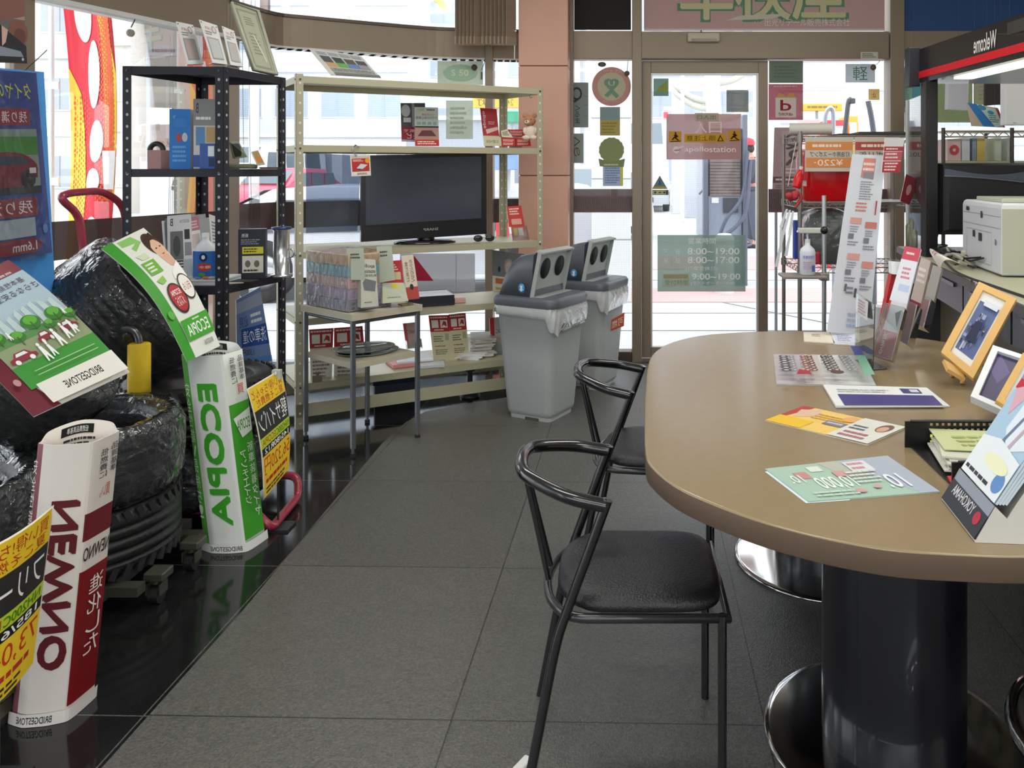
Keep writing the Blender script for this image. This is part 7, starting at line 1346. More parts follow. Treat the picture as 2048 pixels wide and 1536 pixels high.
# window stickers right of the right post and things behind the counter
sticker('poster', 'green and teal poster low in the window behind the canopy post', 'poster', 1803, 135, 1842, 225, [('r', .0, .1, .55, 1, '#8fc0ae'), ('r', .55, .1, 1, 1, '#5fa7b9'), ('tv', .1, .15, .4, .9, '安全点検', '#6a9a84', 'm')], '#a8c9b4')
sticker('poster', 'dark green jagged poster edge behind the canopy post', 'poster', 1843, 170, 1868, 230, [('tv', .2, .05, .8, .95, 'オイル', '#8ab09a', 'm')], '#3f7a4c', off=.02)
sticker('poster', 'large pale green grid poster with brush characters behind the counter', 'poster', 1872, 130, 1945, 245, [('tv', .12, .1, .4, .95, '車検予約', '#a8bc8c', 'm')], '#a3b68c')
sticker('notice', 'beige grid notice high in the window behind the counter', 'notice', 1947, 130, 2048, 210, [('ln', .1, .3, .7, .9, 6, '#a8a888')], '#b9bba0')
m = MB(); c = P(1828, 240, 5.2); m.plate([P(1814, 212, 5.2), P(1840, 212, 5.2), P(1840, 262, 5.2), P(1814, 262, 5.2)], .04); o = m.build('brown_bin', mat('#80724c', .5)); tag(o, 'brown plastic box hanging at the window beside the right post', 'box')
m = MB(); m.plate([P(1897, 162, 4.9), P(1938, 165, 4.9), P(1936, 220, 4.9), P(1896, 218, 4.9)], .05); o = m.build('white_bag', mat('#d3d4dc', .6)); tag(o, 'white plastic bag hanging behind the counter canopy', 'bag')
card('magazine', pc([4.6, 4.6, 4.6, 4.6], (1934, 205), (1996, 216), (2010, 255), (1944, 252)), [('p', [(0, 0), (.3, 0), (.7, 1), (.35, 1)], '#3a80c4'), ('p', [(.3, 0), (1, .1), (.95, .9), (.7, 1)], '#c4dcd2'), ('e', .45, .12, .14, .12, '#4f93b4'), ('e', .7, .3, .1, .1, '#4f93b4'), ('ln', .6, .4, .9, .8, 4, '#5a7f78'), ('p', [(.9, 0), (1, .1), (1, 1), (.95, 1)], '#a8382f')], base='#c9b4a4', label='blue and pale green magazine hanging behind the counter', cat='magazine', th=.01)
m = MB(); m.plate([P(1971, 140, 4.7), P(2006, 140, 4.7), P(2005, 208, 4.7), P(1970, 212, 4.7)], .02); o = m.build('dark_board', mat('#393536', .5)); tag(o, 'dark brown board hanging under the canopy beside the magazine', 'board')
m = MB(); x0_, x1_ = P(2011, 140, 4.2).x, P(2011, 140, 4.2).x + .4; m.bb(x0_, 4.2, P(0, 250, 4.2).z, x1_, 4.26, P(0, 120, 4.2).z, .004); m.mt(mat('#e0e0e0', .3)); m.box((P(2028, 243, 4.2).x, 4.197, P(2028, 243, 4.2).z), (.012, .004, .012)); o = m.build('grey_cabinet', mat('#4a4b52', .45)); tag(o, 'dark grey wall cabinet with a small silver lock at the right photo edge', 'cabinet')
for lb, pts in (('blue and pale green magazine hanging', [(1950, 208, 4.6), (1990, 218, 4.6)]), ('dark brown board hanging', [(1975, 142, 4.7), (2002, 142, 4.7)]), ('white plastic bag hanging', [(1917, 165, 4.9)]), ('dark grey wall cabinet', [(2020, 125, 4.2), (2100, 125, 4.2)]), ('brown plastic box hanging', [(1827, 213, 5.2)])):
    o = [x for x in COL.objects if x.get('label', '').startswith(lb)][0]; m = MB()
    for a, b, y in pts: p = P(a, b, y) + V(0, .005, 0); m.tube([p, V(p.x, p.y, CEIL)], .0006, 5)
    m.build('cord', mat('#55524c', .5), o)
# second wire shelf behind the counter
t = thing('wire_shelf_rack', 'pale wire shelf with files behind the monitor and counter', 'shelf rack', (2.2, 5.0, 0)); z = P(0, 263, 5.0).z; xa_, xb_ = P(1880, 263, 5.0).x, 3.1
m = MB(); m.tube([(xa_, 4.95, z), (xb_, 4.95, z)], .005, 6); m.tube([(xa_, 4.95, z - .035), (xb_, 4.95, z - .035)], .005, 6); n = 30; m.tube([(xa_ + (xb_ - xa_) * k / n, 4.95, z - (.035 if k % 2 else 0)) for k in range(n + 1)], .004, 5)
for k in range(30): x = xa_ + (xb_ - xa_) * k / 29; m.tube([(x, 4.95, z), (x, 5.3, z)], .002, 4)
m.build('wire_shelf', mat('#b9b7a4', .4, .4), t)
for x in (xa_, xa_ + .42, xb_):
    for y in (4.95, 5.3): m = MB(); m.cyl((x, y, 0), (x, y, z + .02), .012, n=10); m.build('post', mat('#55524c', .4, .5), t)
m = MB(); z6 = P(0, 322, 5.0).z; m.bb(xa_, 4.95, z6 - .02, xb_, 5.3, z6); m.build('lower_board', mat('#c4c3a0', .5), t)
for k, (px0, px1, py0, py1, c_, nm_, lb, cat) in enumerate(((1895, 1922, 278, 318, '#dcc3c0', 'box', 'white and pink box with a round red mark on the shelf behind the monitor', 'box'), (1924, 1940, 266, 318, '#dfe0e6', 'file', 'white upright file behind the monitor', 'file'), (1945, 1953, 262, 318, '#8fa0b4', 'file', 'narrow blue-grey file next to the yellow one behind the monitor', 'file'), (1954, 1970, 265, 318, '#dcc06a', 'file', 'yellow upright file on the shelf behind the monitor', 'file'), (1990, 2003, 262, 320, '#c9d6c4', 'file', 'pale green file right of the yellow one behind the monitor', 'file'), (2016, 2026, 262, 320, '#e0e0d6', 'file', 'white file at the right end of the shelf behind the monitor', 'file'))):
    m = MB(); a, b = P(px0, py1, 4.98), P(px1, py0, 4.98); m.mt(mat(c_, .5)); m.bb(a.x, 4.98, z6 + .001, b.x, 5.2, min(b.z, z - .04), .002)
    if k == 0: art(m, surf4(pc(4.978, (px0, py0), (px1, py0), (px1, py1), (px0, py1))), [('e', .5, .55, .36, .26, '#cf5058'), ('e', .5, .55, .12, .08, '#dcc3c0')])
    o = m.build(nm_, None); tag(o, lb, cat)
# ================= outside =================
mb = MB(); mb.bb(-60, 5.62, -.06, 60, 70, -.02); struct(zero(mb.build('floor_forecourt', mat('#b9babb', .8, var=.08, vs=1.2))))
mb = MB(); mb.bb(-60, -6, -.06, -3.8, 5.62, -.02); struct(zero(mb.build('floor_pavement', mat('#b4b6b8', .8, var=.08, vs=1.2))))
mb = MB(); mb.bb(-1.2, 8.0, -.02, 4.5, 8.9, -.012); mb.bb(-1.2, 10.6, -.02, 4.5, 12.2, -.012); struct(zero(mb.build('floor_pink_band', mat('#c9a09c', .8))))
mb = MB()
for y in (6.6, 7.4, 9.6): mb.bb(-3, y, -.02, 5, y + .012, -.015)
mb.box((1.6, 7.2, -.016), (.014, 3.2, .004), R(35)); struct(zero(mb.build('floor_joint', mat('#8c8c8c', .8))))
def facade(label, px0, px1, pyt, Y, depth, col, rows, cols, wcol='#9aa3ae', z0=-.02, wh=.5, ww=.7, roof=None, name='building', top_gap=.1, balcony=False):
    x0, x1 = P(px0, 300, Y).x, P(px1, 300, Y).x; zt_ = P(300, pyt, Y).z; t = thing(name, label, 'building', ((x0 + x1) / 2, Y + depth / 2, 0))
    m = MB(); m.bb(x0, Y, z0, x1, Y + depth, zt_); m.build('wall', mat(col, .8, var=.04, vs=1), t)
    fh = (zt_ - z0) / rows; cw = (x1 - x0) / cols
    for r_ in range(rows):
        for c in range(cols):
            a = x0 + cw * (c + .5 - ww / 2); b = x0 + cw * (c + .5 + ww / 2); zz_ = z0 + fh * (r_ + .5 - wh / 2); m = MB()
            m.bb(a - .05, Y - .05, zz_ - .05, b + .05, Y - .001, zz_ + fh * wh + .05); w = m.build('window', mat('#e3e5e8', .6), t)
            m = MB(); m.bb(a, Y - .07, zz_, b, Y - .05, zz_ + fh * wh); m.bb((a + b) / 2 - .02, Y - .09, zz_, (a + b) / 2 + .02, Y - .07, zz_ + fh * wh); m.build('pane', mat(wcol, .3), w)
        m = MB(); m.bb(x0 - .02, Y - .12, z0 + fh * (r_ + 1) - .12, x1 + .02, Y, z0 + fh * (r_ + 1)); m.build('ledge', mat('#dadcde', .7), t)
    return t
facade('pale building with a beige band seen through the left window', 178, 262, -260, 24, 5, '#d6cfc6', 4, 2, '#c3c6ca', wh=.35)
facade('white narrow tower with grey windows behind the dark rack', 262, 412, -200, 30, 8, '#dfe2e6', 5, 3, '#b3bac4', wh=.5)
facade('light grey building left of the flag', -260, 176, -200, 26, 3.5, '#c8c8c6', 4, 4, '#a4a9b0', wh=.4)
facade('wide white building with upper windows behind the curved window', 445, 815, -260, 32, 8, '#dfe3ea', 5, 4, '#a9b6c6', wh=.42)
facade('grey tiled low building behind the second shelf', 812, 1010, 232, 24, 5, '#9a9fa8', 1, 4, '#c3c9d2', wh=.3)
facade('white office block behind the cream rack', 850, 1160, -240, 36, 8, '#dcdfe4', 6, 4, '#b4bcc8', wh=.4)
facade('pale grey building with purple-grey wall opposite the entrance door', 1290, 1540, -240, 34, 8, '#c9cad6', 5, 4, '#a3aab8', wh=.4)
facade('white clad building right of the door with horizontal joints', 1560, 1720, -260, 15, 3, '#e2e3e6', 6, 1, '#d3d5d9', wh=.06, ww=.98)
facade('large pale building filling the view right of the entrance', 1540, 2400, -260, 38, 8, '#d3d5d8', 6, 8, '#aab1bb', wh=.4)
facade('small white shop with an awning seen through the left window', 470, 812, 268, 29.2, 2, '#dcdee2', 1, 5, '#a4a8b4', wh=.5)
# canopy of the filling station forecourt outside
t = thing('forecourt_column', 'white forecourt column behind the narrow side window', 'column', (P(1215, 300, 8).x, 8, 0)); m = MB(); xa_, xb_ = P(1183, 300, 8).x, P(1262, 300, 8).x; m.bb(xa_, 8, -.02, xb_, 8.35, 4.5, .01); m.build('cladding', mat('#dedfe0', .6), t)
m = MB()
for z in (.6, 1.2, 1.8, 2.4): m.bb(xa_ - .003, 7.997, z, xb_ + .003, 8.0, z + .008)
m.build('joint', mat('#8d9094', .7), t)
def flag(label, pxs, Y, els, z0, z1, wob=.08, group='tall advertising flags outside'):
    x0, x1 = pxs; t = thing('banner_flag', label, 'flag', (P(x0, 300, Y).x, Y, -.02)); a, b = P(x0, 300, Y).x, P(x1, 300, Y).x
    m = MB(); m.cyl((a - .03, Y, -.02), (a - .03, Y, z1 + .15), .018, n=12); m.tube([(a - .03, Y, z1 + .02), (b, Y, z1 + .02)], .008, 8); m.build('pole', mat('#e3e4e6', .4), t)
    m = MB(); m.cyl((a - .03, Y, -.02), (a - .03, Y, .15), .14, .12, 20); m.build('base', mat('#c9cacc', .5), t)
    def S(u, v, o=0.0):
        sh = .10 * math.sin(v * 3.3 + .2) + .05 * v
        return V(a + (b - a) * u * (1 + .10 * math.sin(v * 5)) + sh * .6, Y + wob * math.sin(u * 4 + v * 3) - o, z1 + (z0 - z1) * v)
    m = MB(); sheet(m, S, 10, 24, '#e0263a', .002); art(m, S, els, 10, 24, off=.002, step=.001); m.build('cloth', None, t, fix=False)
    for k in range(4):
        z = z1 + (z0 - z1) * (.08 + .25 * k); m = MB(); m.box((a - .02, Y - .01, z), (.10, .02, .05)); m.build('loop', mat('#eceef0', .5), t)
    return t
fe = [('p', [(.45, 0), (.75, 0), (1, .3), (1, .62), (.9, .6), (.8, .45), (.72, .2)], '#f4c62c'), ('p', [(0, .28), (.2, .35), (.45, .62), (.45, 1), (0, 1)], '#f6c83a')]
DD = []
for j in range(44):
    for i in range(7):
        v = .02 + j * .014; DD.append((min(.985, .74 + .042 * i - .1 * (1 - v)), v + .007 * (i % 2), .016 + .002 * i, .0045 + .0005 * i))
for j in range(46):
    for i in range(7):
        v = .36 + j * .0138; DD.append((.04 + .055 * i + (.16 if v > .6 else .04), v + .007 * (i % 2), .021 - .002 * i, .0056 - .0005 * i))
fe.append(('d', DD, '#ee5a2a'))
for cx_, cy_, rx, ry in ((.33, .14, .17, .075), (.52, .30, .15, .09), (.62, .475, .16, .055), (.60, .58, .15, .035), (.66, .72, .14, .05), (.55, .90, .16, .05)): fe.append(('e', cx_, cy_, rx, ry, '#f6eef0'))
fe.append(('p', [(.78, .50), (1, .50), (1, .60), (.85, .60)], '#f6eef0'))
flag('tall red and yellow dotted advertising flag outside the left window, the large near one', (112, 212), 5.6, fe, .10, 2.75, .05)
flag('narrow red and yellow advertising flag seen through the dark rack', (362, 424), 9.5, fe, .2, 3.2)
# vehicles
def car(name, label, cat, c, L_, Wd, H_, hood, col, rz=0, van=False, group=None):
    t = thing(name, label, cat, (*c, -.02), rz, group); M4 = t.matrix_basis.copy(); PA = mat(col, .3, coat=.5); h = H_
    def mk(): m = MB(); m.M = M4; return m
    if van: prof = [(0, .25), (0, .62 * h), (.06 * L_, .70 * h), (.20 * L_, .97 * h), (.30 * L_, h), (.96 * L_, h), (L_, .9 * h), (L_, .25)]
    else: prof = [(0, .28), (0, .52 * h), (.05 * L_, .58 * h), (.26 * L_, .66 * h), (.40 * L_, .97 * h), (.52 * L_, h), (.72 * L_, .98 * h), (.92 * L_, .68 * h), (L_, .60 * h), (L_, .28)]
    m = mk(); rg = []
    for y, g, gz in ((-Wd / 2, .06, .12), (-Wd / 2 + .06, 0, .02), (-Wd / 2 + .2, 0, 0), (Wd / 2 - .2, 0, 0), (Wd / 2 - .06, 0, .02), (Wd / 2, .06, .12)):
        rg.append([V(x - L_ / 2 + (g if x < L_ / 2 else -g), y * (1 if z < .6 * h else .90), z - (gz if z > .8 * h else 0)) for x, z in prof])
    loft(m, rg); m.build('body', PA, t)
    gm = mat('#5d6a74', .1, spec=.6)
    m = mk()
    for s in (-1, 1):
        y = s * (Wd / 2 * .915); a, b = ((.18, .92) if van else (.36, .84)); zl, zh = (.60 * h, .88 * h) if van else (.66 * h, .90 * h)
        for k in range(3): x0 = -L_ / 2 + L_ * (a + (b - a) * k / 3 + .01); x1 = -L_ / 2 + L_ * (a + (b - a) * (k + 1) / 3 - .01); m.add([V(x0, y * 1.03, zl), V(x1, y * 1.03, zl), V(x1 - (.0 if k < 2 else .1), y * 1.0, zh), V(x0 + (.12 if k == 0 else 0), y * 1.0, zh)], [(0, 1, 2, 3)], False)
    m.build('side_glass', gm, t)
    m = mk(); x0 = (.075 if van else .27); x1 = (.19 if van else .385); z0 = (.715 if van else .69) * h; z1 = (.945 if van else .93) * h
    m.add([V(-L_ / 2 + L_ * x0 - .03, -Wd * .40, z0 + .02), V(-L_ / 2 + L_ * x0 - .03, Wd * .40, z0 + .02), V(-L_ / 2 + L_ * x1 - .03, Wd * .37, z1 + .02), V(-L_ / 2 + L_ * x1 - .03, -Wd * .37, z1 + .02)], [(0, 1, 2, 3)], False); m.build('windscreen', gm, t)
    for x in (-L_ * .31, L_ * .31):
        for s in (-1, 1):
            m = mk(); r_ = .31; m.mt(mat('#1b1b1d', .6)); m.lathe([(.19, -.1), (r_ - .02, -.1), (r_, -.06), (r_, .06), (r_ - .02, .1), (.19, .1)], V(x, s * (Wd / 2 - .1), r_), 28, Matrix.Rotation(R(90), 3, 'X')); m.mt(mat('#b3b6b9', .3, .8)); m.lathe([(.0001, -.085), (.19, -.09), (.19, .09), (.0001, .085)], V(x, s * (Wd / 2 - .1), r_), 20, Matrix.Rotation(R(90), 3, 'X')); m.build('wheel', None, t)
    m = mk(); m.mt(mat('#e9ecee', .15)); [m.box((-L_ / 2 - .005, s * Wd * .34, .48 * h if not van else .42 * h), (.06, .26, .12), None, .02) for s in (-1, 1)]; m.build('headlight', None, t)
    m = mk(); m.mt(mat('#4a4c50', .4)); m.box((-L_ / 2 - .008, 0, .38), (.05, Wd * .5, .16), None, .01); m.mt(mat('#e8e8e0', .5)); m.box((-L_ / 2 - .035, 0, .36), (.012, .33, .16)); m.build('grille_and_plate', None, t)
    return t
car('van', 'white van facing the shop behind the dark rack', 'van', (P(520, 300, 26).x, 26.6), 4.6, 1.8, 2.1, .2, '#e6e8ec', R(82), True)
car('car', 'bright red car parked beyond the left windows under the white van', 'car', (P(515, 300, 20).x, 21.6), 3.9, 1.6, 1.35, .2, '#d8385a', R(78))
car('van', 'silver van parked close outside behind the lower shelves of the cream rack', 'van', (P(800, 300, 8.6).x, 8.9), 4.2, 1.6, 1.15, .2, '#c3c6cd', R(8), True)
car('truck', 'white van at the left of the sliding door view', 'van', (P(1288, 300, 24).x, 27), 5, 1.9, 2.9, .2, '#e2e4e6', R(86), True)
car('car', 'white car with red stripe far right of the door view', 'car', (P(1548, 300, 20).x, 21), 4, 1.6, 1.4, .2, '#e4e4e6', R(80))
car('car', 'white car waiting behind the narrow side window', 'car', (P(1160, 420, 14).x, 14.6), 3.9, 1.6, 1.4, .2, '#e6e7ea', R(70))
# street furniture seen through the glass
def box3(name, label, cat, x0, y0, x1, y1, Y, col, d=.3, els=None, down=False, rough=.5):
    a, b = P(x0, y1, Y), P(x1, y0, Y); m = MB(); m.mt(mat(col, rough)); m.bb(a.x, Y, -.02 if down else a.z, b.x, Y + d, b.z, min(.01, d / 5))
    if els: art(m, surf4([V(a.x, Y, b.z), V(b.x, Y, b.z), V(b.x, Y, a.z), V(a.x, Y, a.z)]), els, off=.003)
    o = m.build(name, None); return tag(o, label, cat)
t = thing('fuel_dispenser', 'brown louvred machine with blue-grey lower cabinet and hoses outside the door', 'machine', (P(1450, 300, 9.2).x, 9.2, 0))
xa_, xb_ = P(1416, 300, 9.2).x, P(1484, 300, 9.2).x; z1, z2_ = P(0, 318, 9.2).z, P(0, 392, 9.2).z
m = MB(); m.mt(mat('#7c706c', .6))
for k in range(12): z = z2_ + (z1 - z2_) * k / 12; m.box(((xa_ + xb_) / 2, 9.2, z + .014), (xb_ - xa_ - .04, .02, .026), Matrix.Rotation(R(18), 3, 'X'))
m.mt(mat('#3f434c', .5)); m.bb(xa_, 9.22, z2_, xb_, 9.6, z1 + .35, .01); m.build('louvre_panel', None, t)
m = MB(); m.bb(xa_, 9.2, .0, xb_, 9.62, z2_, .01); m.build('cabinet', mat('#8794a6', .5), t)
m = MB(); m.bb(xa_ + .17, 9.18, z2_ - .19, xa_ + .34, 9.2, z2_ - .02); m.build('grille', mat('#3b3f48', .5), t); m = MB(); m.bb(xa_ + .04, 9.19, z2_ - .08, xa_ + .12, 9.2, z2_ - .02); m.build('label_plate', mat('#d9dce0', .5), t)
for sx in (xa_ - .03, xb_ + .03): m = MB(); m.bb(sx - .025, 9.15, -.02, sx + .025, 9.3, z1 + .5, .005); m.build('side_post', mat('#5a6272', .5), t)
m = MB(); m.tube(smoothpath([(xb_ + .05, 9.1, 1.5), (xb_ - .02, 9.05, 1.0), (xb_ - .2, 9.0, .75), (xa_ + .1, 9.0, .55)]), .02, 8); m.tube(smoothpath([(xb_ + .08, 9.1, 1.4), (xb_, 9.0, .8), (xb_ - .25, 8.95, .55), (xa_ + .05, 8.95, .5)]), .02, 8); m.build('hose', mat('#4c5468', .5), t)
m = MB(); c = P(1449, 470, 8.6); m.lathe([(.0001, .10), (.06, .095), (.1, .06), (.11, 0), (.0001, 0)], c - V(0, 0, .08), 24); m.cyl(V(c.x, c.y, -.02), c - V(0, 0, .08), .1, n=24); o = m.build('white_cylinder', mat('#e2e3e4', .4)); tag(o, 'white rounded bollard in front of the fuel machine', 'bollard')
for k, (x0, x1, yb_, c_) in enumerate(((1368, 1393, 436, '#b3b6c0'), (1346, 1364, 428, '#c9cbd2'), (1396, 1412, 470, '#a6a8b2'))):
    Y = 1.32 * F / (yb_ - HY); box3('forecourt_post', ['thick grey post between the thin post and the fuel machine', 'pale thin post at the left in the sliding door view', 'grey post touching the fuel machine at its left'][k], 'post', x0, 300, x1, yb_, Y, c_, .4, down=True)
t = thing('street_tree', 'pale mottled plane tree trunk with cut branches across the street', 'tree', (P(1428, 300, 22).x, 22, 0)); bx_ = P(1428, 300, 22).x
m = MB(); m.tube(smoothpath([(bx_, 22, -.02), (bx_ + .05, 22, 2), (bx_ - .05, 22, 3.5), (bx_ + .1, 22, 5.5)]), .22, 14); m.build('trunk', mat('#c9c6ba', .8, bump=.5, bs=6, var=.25, vs=3), t)
for k, (z, s) in enumerate(((2.6, 1), (3.1, -1), (3.6, 1), (2.9, -1), (4.1, 1))): m = MB(); m.tube(smoothpath([(bx_, 22, z), (bx_ + s * .6, 22, z + .15), (bx_ + s * 1.1, 22, z + .5)]), [.09] * 6 + [.08] * 6 + [.03], 8); m.build('branch', mat('#c3bfb2', .8), t)
box3('traffic_pole', 'white pole with a sideways arm behind the entrance sticker', 'pole', 1362, 150, 1369, 300, 20, '#dcdee2', .09, down=True)
t = thing('traffic_light', 'pedestrian traffic light glowing red on its arm', 'traffic light', P(1331, 230, 19.9)); a, b = P(1325, 238, 19.9), P(1338, 222, 19.9)
m = MB(); m.bb(a.x, 19.9, a.z, b.x, 20.1, b.z, .01); m.build('housing', mat('#d9b0b4', .5), t); m = MB(); m.bb(a.x + .03, 19.88, a.z + .03, b.x - .03, 19.9, b.z - .03); m.build('lamp', mat('#ff2a3c', .4, em=1.5), t)
m = MB(); m.tube([P(1328, 217, 20), P(1366, 221, 20)], .05, 8); m.build('arm', mat('#e3e4e6', .5), t)
t = thing('ev_charger', 'tall grey charging nozzle pole outside right of the door', 'pole', P(1700, 270, 7.2))
m = MB(); m.tube(smoothpath([P(1689, 272, 7.2), P(1693, 235, 7.2), P(1697, 205, 7.2), P(1703, 197, 7.2)]), .022, 10); m.build('arm', mat('#4a4c52', .5), t); m = MB(); m.box(P(1702, 202, 7.2), (.06, .06, .05), R(20), .01); m.build('nozzle', mat('#3a3c42', .5), t)
m = MB(); p = P(1689, 272, 7.2); m.cyl(V(p.x, p.y, -.02), p, .03); m.build('stand', mat('#6a6c72', .5), t)
m = MB(); m.tube(smoothpath([P(1736, 202, 7.0), P(1742, 230, 7.0), P(1747, 266, 7.0), P(1748, 300, 7.0)]), .024, 10); p = P(1748, 300, 7.0); m.cyl(V(p.x, p.y, -.02), p, .024); o = m.build('hose_pole', mat('#5a5e68', .5)); tag(o, 'curved dark hose pole below the orange sticker outside', 'pole')
m = MB(); m.tube(smoothpath([P(1649, 270, 7.4), P(1651, 232, 7.4), P(1658, 217, 7.4), P(1666, 222, 7.4), P(1667, 260, 7.4)]), .02, 10); p = P(1649, 270, 7.4); m.cyl(V(p.x, p.y, -.02), p, .02); p = P(1667, 260, 7.4); m.cyl(V(p.x, p.y, -.02), p, .015); o = m.build('hose_hook', mat('#a9adb4', .4, .4)); tag(o, 'grey hook-shaped hose stand behind the paper roll', 'stand')
box3('yellow_sign', 'long yellow sign band outside right of the d POINT sticker', 'sign', 1607, 207, 1685, 222, 12, '#e3b23c', .1, [('ln', .1, .2, .9, .8, 1, '#8a7a3c')]); box3('sign_pole', 'pole carrying the long yellow sign outside', 'pole', 1632, 222, 1637, 300, 12.02, '#8d9096', .06, down=True)
for k, (x0, x1, y0, c_) in enumerate(((1612, 1640, 238, '#d9a8a8'), (1655, 1695, 240, '#d83a44'), (1697, 1716, 232, '#e0a83c'), (1716, 1745, 176, '#d0d3d8'), (1750, 1768, 240, '#c9ccd2'))):
    box3('fuel_pump', ['pale pink fuel pump outside behind the paper roll', 'red fuel pump outside behind the wire rack', 'orange striped fuel pump beside the red one', 'tall white fuel pump pillar behind the nozzle pole', 'pale fuel pump at the right post'][k], 'fuel pump', x0, y0, x1, 420, 10.5 + .2 * k, c_, .5, [('ln', .1, .05, .9, .3, 3, '#f0e6dc'), ('r', .15, .1, .85, .2, '#e3e6ea')], down=True)
t = thing('banner_stand', 'brown outdoor poster board with a black letter Q emblem beyond the door post', 'sign', P(1570, 430, 6.3)); q = pc(6.3, (1549, 255), (1606, 255), (1600, 378), (1545, 378))
card('board', q, [('r', .25, .05, .95, .55, '#947a78'), ('t', .38, .09, .98, .36, 'Q', '#1d1716', 'm'), ('t', .38, .36, .98, .62, 'R', '#2a1a18', 'm'), ('r', .0, .80, 1, .90, '#3f2626'), ('ln', .1, .82, .9, .88, 1, '#b9a09c'), ('ln', .1, .93, .9, .99, 2, '#4a3432'), ('r', .3, .66, .8, .69, '#b09896'), ('r', .3, .72, .8, .75, '#b09896')], t, '#8a6f6e', .01)
m = MB()
for px in (1552, 1598): p = P(px, 380, 6.32); m.cyl(V(p.x, p.y, -.02), p, .012)
m.build('leg', mat('#77787c', .4, .6), t)
box3('blue_crate', 'blue panel outside between the curved window and the pink pillar', 'panel', 985, 305, 1036, 340, 8.2, '#86a8dc', .2); box3('orange_band', 'orange sign band outside between the curved window and the pillar', 'sign', 945, 193, 1036, 216, 11, '#e6b24a', .1, [('t', .1, .2, .3, .8, '灯', '#6a5020', 'm'), ('t', .6, .2, .9, .8, '2400', '#8f9a3c', 'm')])
box3('green_awning', 'green awning outside beside the pillar', 'awning', 1000, 222, 1036, 245, 10, '#3c9a78', .4); box3('red_box', 'red and white box outside low between the curved window and the pillar', 'box', 992, 430, 1020, 475, 8.0, '#d8404c', .3); box3('navy_banner', 'vertical blue-violet banner in the street beyond the flag', 'banner', 200, 208, 223, 267, 20, '#8f92d0', .1)
box3('small_sign', 'black on white mirrored street sign hanging beyond the left window', 'sign', 298, 92, 358, 112, 20, '#b9bec6', .1, [('ln', .1, .2, .9, .8, 1, '#5a5e66')]); box3('sign_pole', 'pale pole carrying the street sign beyond the left window', 'pole', 292, 60, 300, 300, 20.05, '#cfd3da', .08, down=True)
box3('grey_kerb_box', 'grey rounded vehicle part resting low outside behind the side table', 'box', 733, 668, 792, 700, 6.15, '#9da0a6', .3) if False else None
for nm_ in ('navy_banner', 'orange_band', 'green_awning', 'blue_crate', 'red_box', 'small_sign'):
    for o in [x for x in COL.objects if x.name == nm_]:
        m = MB(); c = o.location; m.cyl(V(c.x, c.y + .1, -.02), V(c.x, c.y + .1, c.z + .05), .03, n=10); m.build('pole', mat('#c9ccd0', .5), o)
# yellow sign fragments high outside
m = MB(); c = P(876, 8, 7.5); m.tube(smoothpath([c + V(-.03, 0, .05), c + V(.01, 0, .03), c + V(.05, 0, -.02), c + V(.08, 0, -.06)]), [.03] * 18 + [.01], 8, flat=.3); o = m.build('yellow_pennant', mat('#d6cf7a', .6)); tag(o, 'yellow pennant hanging high outside the curved window', 'pennant')
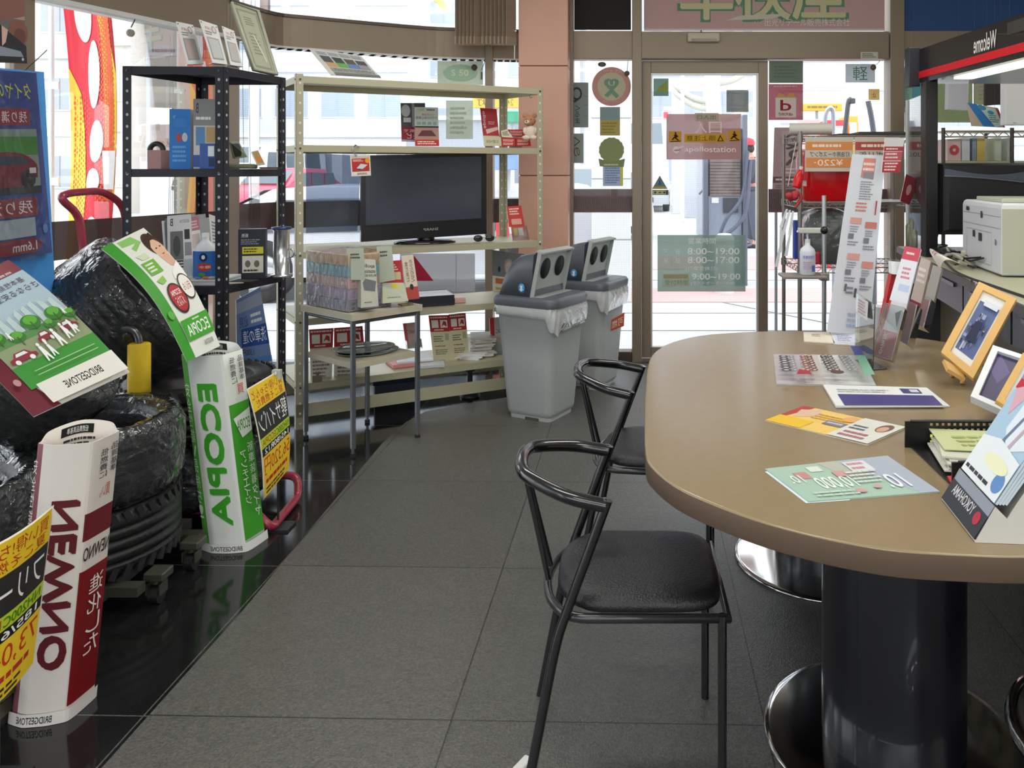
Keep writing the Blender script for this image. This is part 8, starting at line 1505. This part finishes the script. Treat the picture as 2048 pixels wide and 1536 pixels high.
# attendant outside: continuous skinned body
def person():
    Yp = 13.6; s = 1.80 / 1.75; x0 = P(1502, 300, Yp).x; t = thing('person', 'person in a red cap and dark jacket facing left outside the door, holding a hose', 'person', (x0, Yp, -.02))
    def skin(name, nodes, edges, radii, m, sub=2):
        me = bpy.data.meshes.new(name); me.from_pydata([tuple(Vector(n) * s) for n in nodes], edges, []); o = bpy.data.objects.new(name, me); COL.objects.link(o); o.parent = t
        md = o.modifiers.new('skin', 'SKIN'); md.use_smooth_shade = True; sv = me.skin_vertices[0].data
        for i, r_ in enumerate(radii): sv[i].radius = (r_ * s, r_ * s) if not isinstance(r_, tuple) else (r_[0] * s, r_[1] * s)
        sv[0].use_root = True; sb = o.modifiers.new('sub', 'SUBSURF'); sb.levels = sb.render_levels = sub; me.materials.append(m); return o
    # body: pelvis, spine, neck, head; legs; arms
    N = [(0, 0, .95), (-.01, 0, 1.12), (-.015, 0, 1.30), (-.01, 0, 1.44), (-.03, 0, 1.52), (-.05, 0, 1.60), (-.05, 0, 1.70),
         (0, .09, .90), (-.02, .10, .50), (.02, .10, .09), (-.10, .10, .03), (0, -.09, .90), (.03, -.10, .50), (.08, -.10, .09), (-.04, -.10, .03),
         (-.01, .18, 1.41), (-.04, .22, 1.14), (-.20, .20, .98), (-.27, .19, .94), (-.01, -.18, 1.41), (-.06, -.22, 1.14), (-.24, -.16, 1.0), (-.31, -.14, .97)]
    E = [(0, 1), (1, 2), (2, 3), (3, 4), (4, 5), (5, 6), (0, 7), (7, 8), (8, 9), (9, 10), (0, 11), (11, 12), (12, 13), (13, 14), (3, 15), (15, 16), (16, 17), (17, 18), (3, 19), (19, 20), (20, 21), (21, 22)]
    Rr = [.13, .12, .15, .10, .055, .085, .085, .085, .065, .05, .045, .085, .065, .05, .045, .065, .048, .036, .035, .065, .048, .036, .035]
    skin('body', N, E, Rr, mat('#b98a74', .6))
    J = [(0, 0, .93), (-.01, 0, 1.12), (-.015, 0, 1.30), (-.01, 0, 1.44), (-.01, .18, 1.42), (-.04, .225, 1.14), (-.19, .20, .99), (-.01, -.18, 1.42), (-.06, -.225, 1.14), (-.23, -.16, 1.01)]
    skin('jacket', J, [(0, 1), (1, 2), (2, 3), (3, 4), (4, 5), (5, 6), (3, 7), (7, 8), (8, 9)], [.155, .145, .17, .105, .085, .066, .052, .085, .066, .052], mat('#3c4150', .7))
    K = [(0, 0, .96), (0, .09, .90), (-.02, .10, .50), (.02, .10, .10), (0, -.09, .90), (.03, -.10, .50), (.08, -.10, .10)]
    skin('trousers', K, [(0, 1), (1, 2), (2, 3), (0, 4), (4, 5), (5, 6)], [.145, .105, .082, .07, .105, .082, .07], mat('#4a4f60', .7))
    M4 = Matrix.Translation(V(x0, Yp, -.02)) @ Matrix.Scale(s, 4)
    m = MB(); m.M = M4; m.sphere((-.05, 0, 1.70), .105, 16, (1.05, .95, .75)); m.mt(mat('#d81e34', .5)); m = MB(); m.M = M4; m.lathe([(.112, 1.67), (.112, 1.72), (.09, 1.77), (.0001, 1.80)], (-.05, 0, 0), 24); m.add([(-.13, -.08, 1.675), (-.24, -.06, 1.66), (-.24, .06, 1.66), (-.13, .08, 1.675), (-.13, -.08, 1.685), (-.24, -.06, 1.67), (-.24, .06, 1.67), (-.13, .08, 1.685)], [(0, 1, 2, 3), (4, 5, 6, 7), (0, 1, 5, 4), (1, 2, 6, 5), (2, 3, 7, 6), (3, 0, 4, 7)], False); m.build('cap', mat('#d81e34', .5), t)
    m = MB(); m.M = M4; m.sphere((-.02, 0, 1.62), .098, 14, (.8, .98, .9)); m.build('hair', mat('#2a2422', .8), t)
    m = MB(); m.M = M4; m.add([(-.135, -.015, 1.625), (-.165, 0, 1.60), (-.135, .015, 1.625), (-.14, 0, 1.65)], [(0, 1, 3), (1, 2, 3), (0, 2, 1)], False); m.build('nose', mat('#b98a74', .6), t)
    m = MB(); m.M = M4
    for y in (-.035, .035): m.sphere((-.128, y, 1.645), .010, 8)
    m.build('eyes', mat('#1d1a1a', .3), t)
    m = MB(); m.M = M4; m.box((-.128, 0, 1.572), (.012, .045, .008)); m.build('mouth', mat('#8f4f48', .5), t)
    for sy, hc in ((.19, (-.27, .19, .94)), (-.14, (-.31, -.14, .97))):
        m = MB(); m.M = M4; h = V(*hc); m.sphere(h, .036, 12, (1.1, .55, 1))
        for k in range(4): a = -.02 + .014 * k; m.tube([h + V(-.02, 0, a), h + V(-.055, -.005, a - .004), h + V(-.065, .01, a - .025)], [.009, .0085, .007], 7)
        m.tube([h + V(-.01, .02, .02), h + V(-.04, .03, .03)], .009, 7); m.build('hand', mat('#b98a74', .6), t)
    for y, x in ((.10, -.04), (-.10, .02)): m = MB(); m.M = M4; m.box((x, y, .045), (.27, .095, .08), None, .03); m.build('shoe', mat('#26262a', .5), t)
    m = MB(); h = V(x0 - .30 * s, Yp - .1, .95 * s); m.tube(smoothpath([h, h + V(-.10, -.1, -.3), h + V(.05, -.2, -.7), h + V(.25, -.3, -.90), h + V(-.2, -.5, -.95)]), .018, 8); m.tube(smoothpath([h + V(.0, 0, .02), h + V(-.3, .0, .15), h + V(-.55, .2, -.1)]), .018, 8); o = m.build('hose', mat('#5a5e6a', .5)); tag(o, 'dark hose held by the person in the red cap', 'hose')
person()
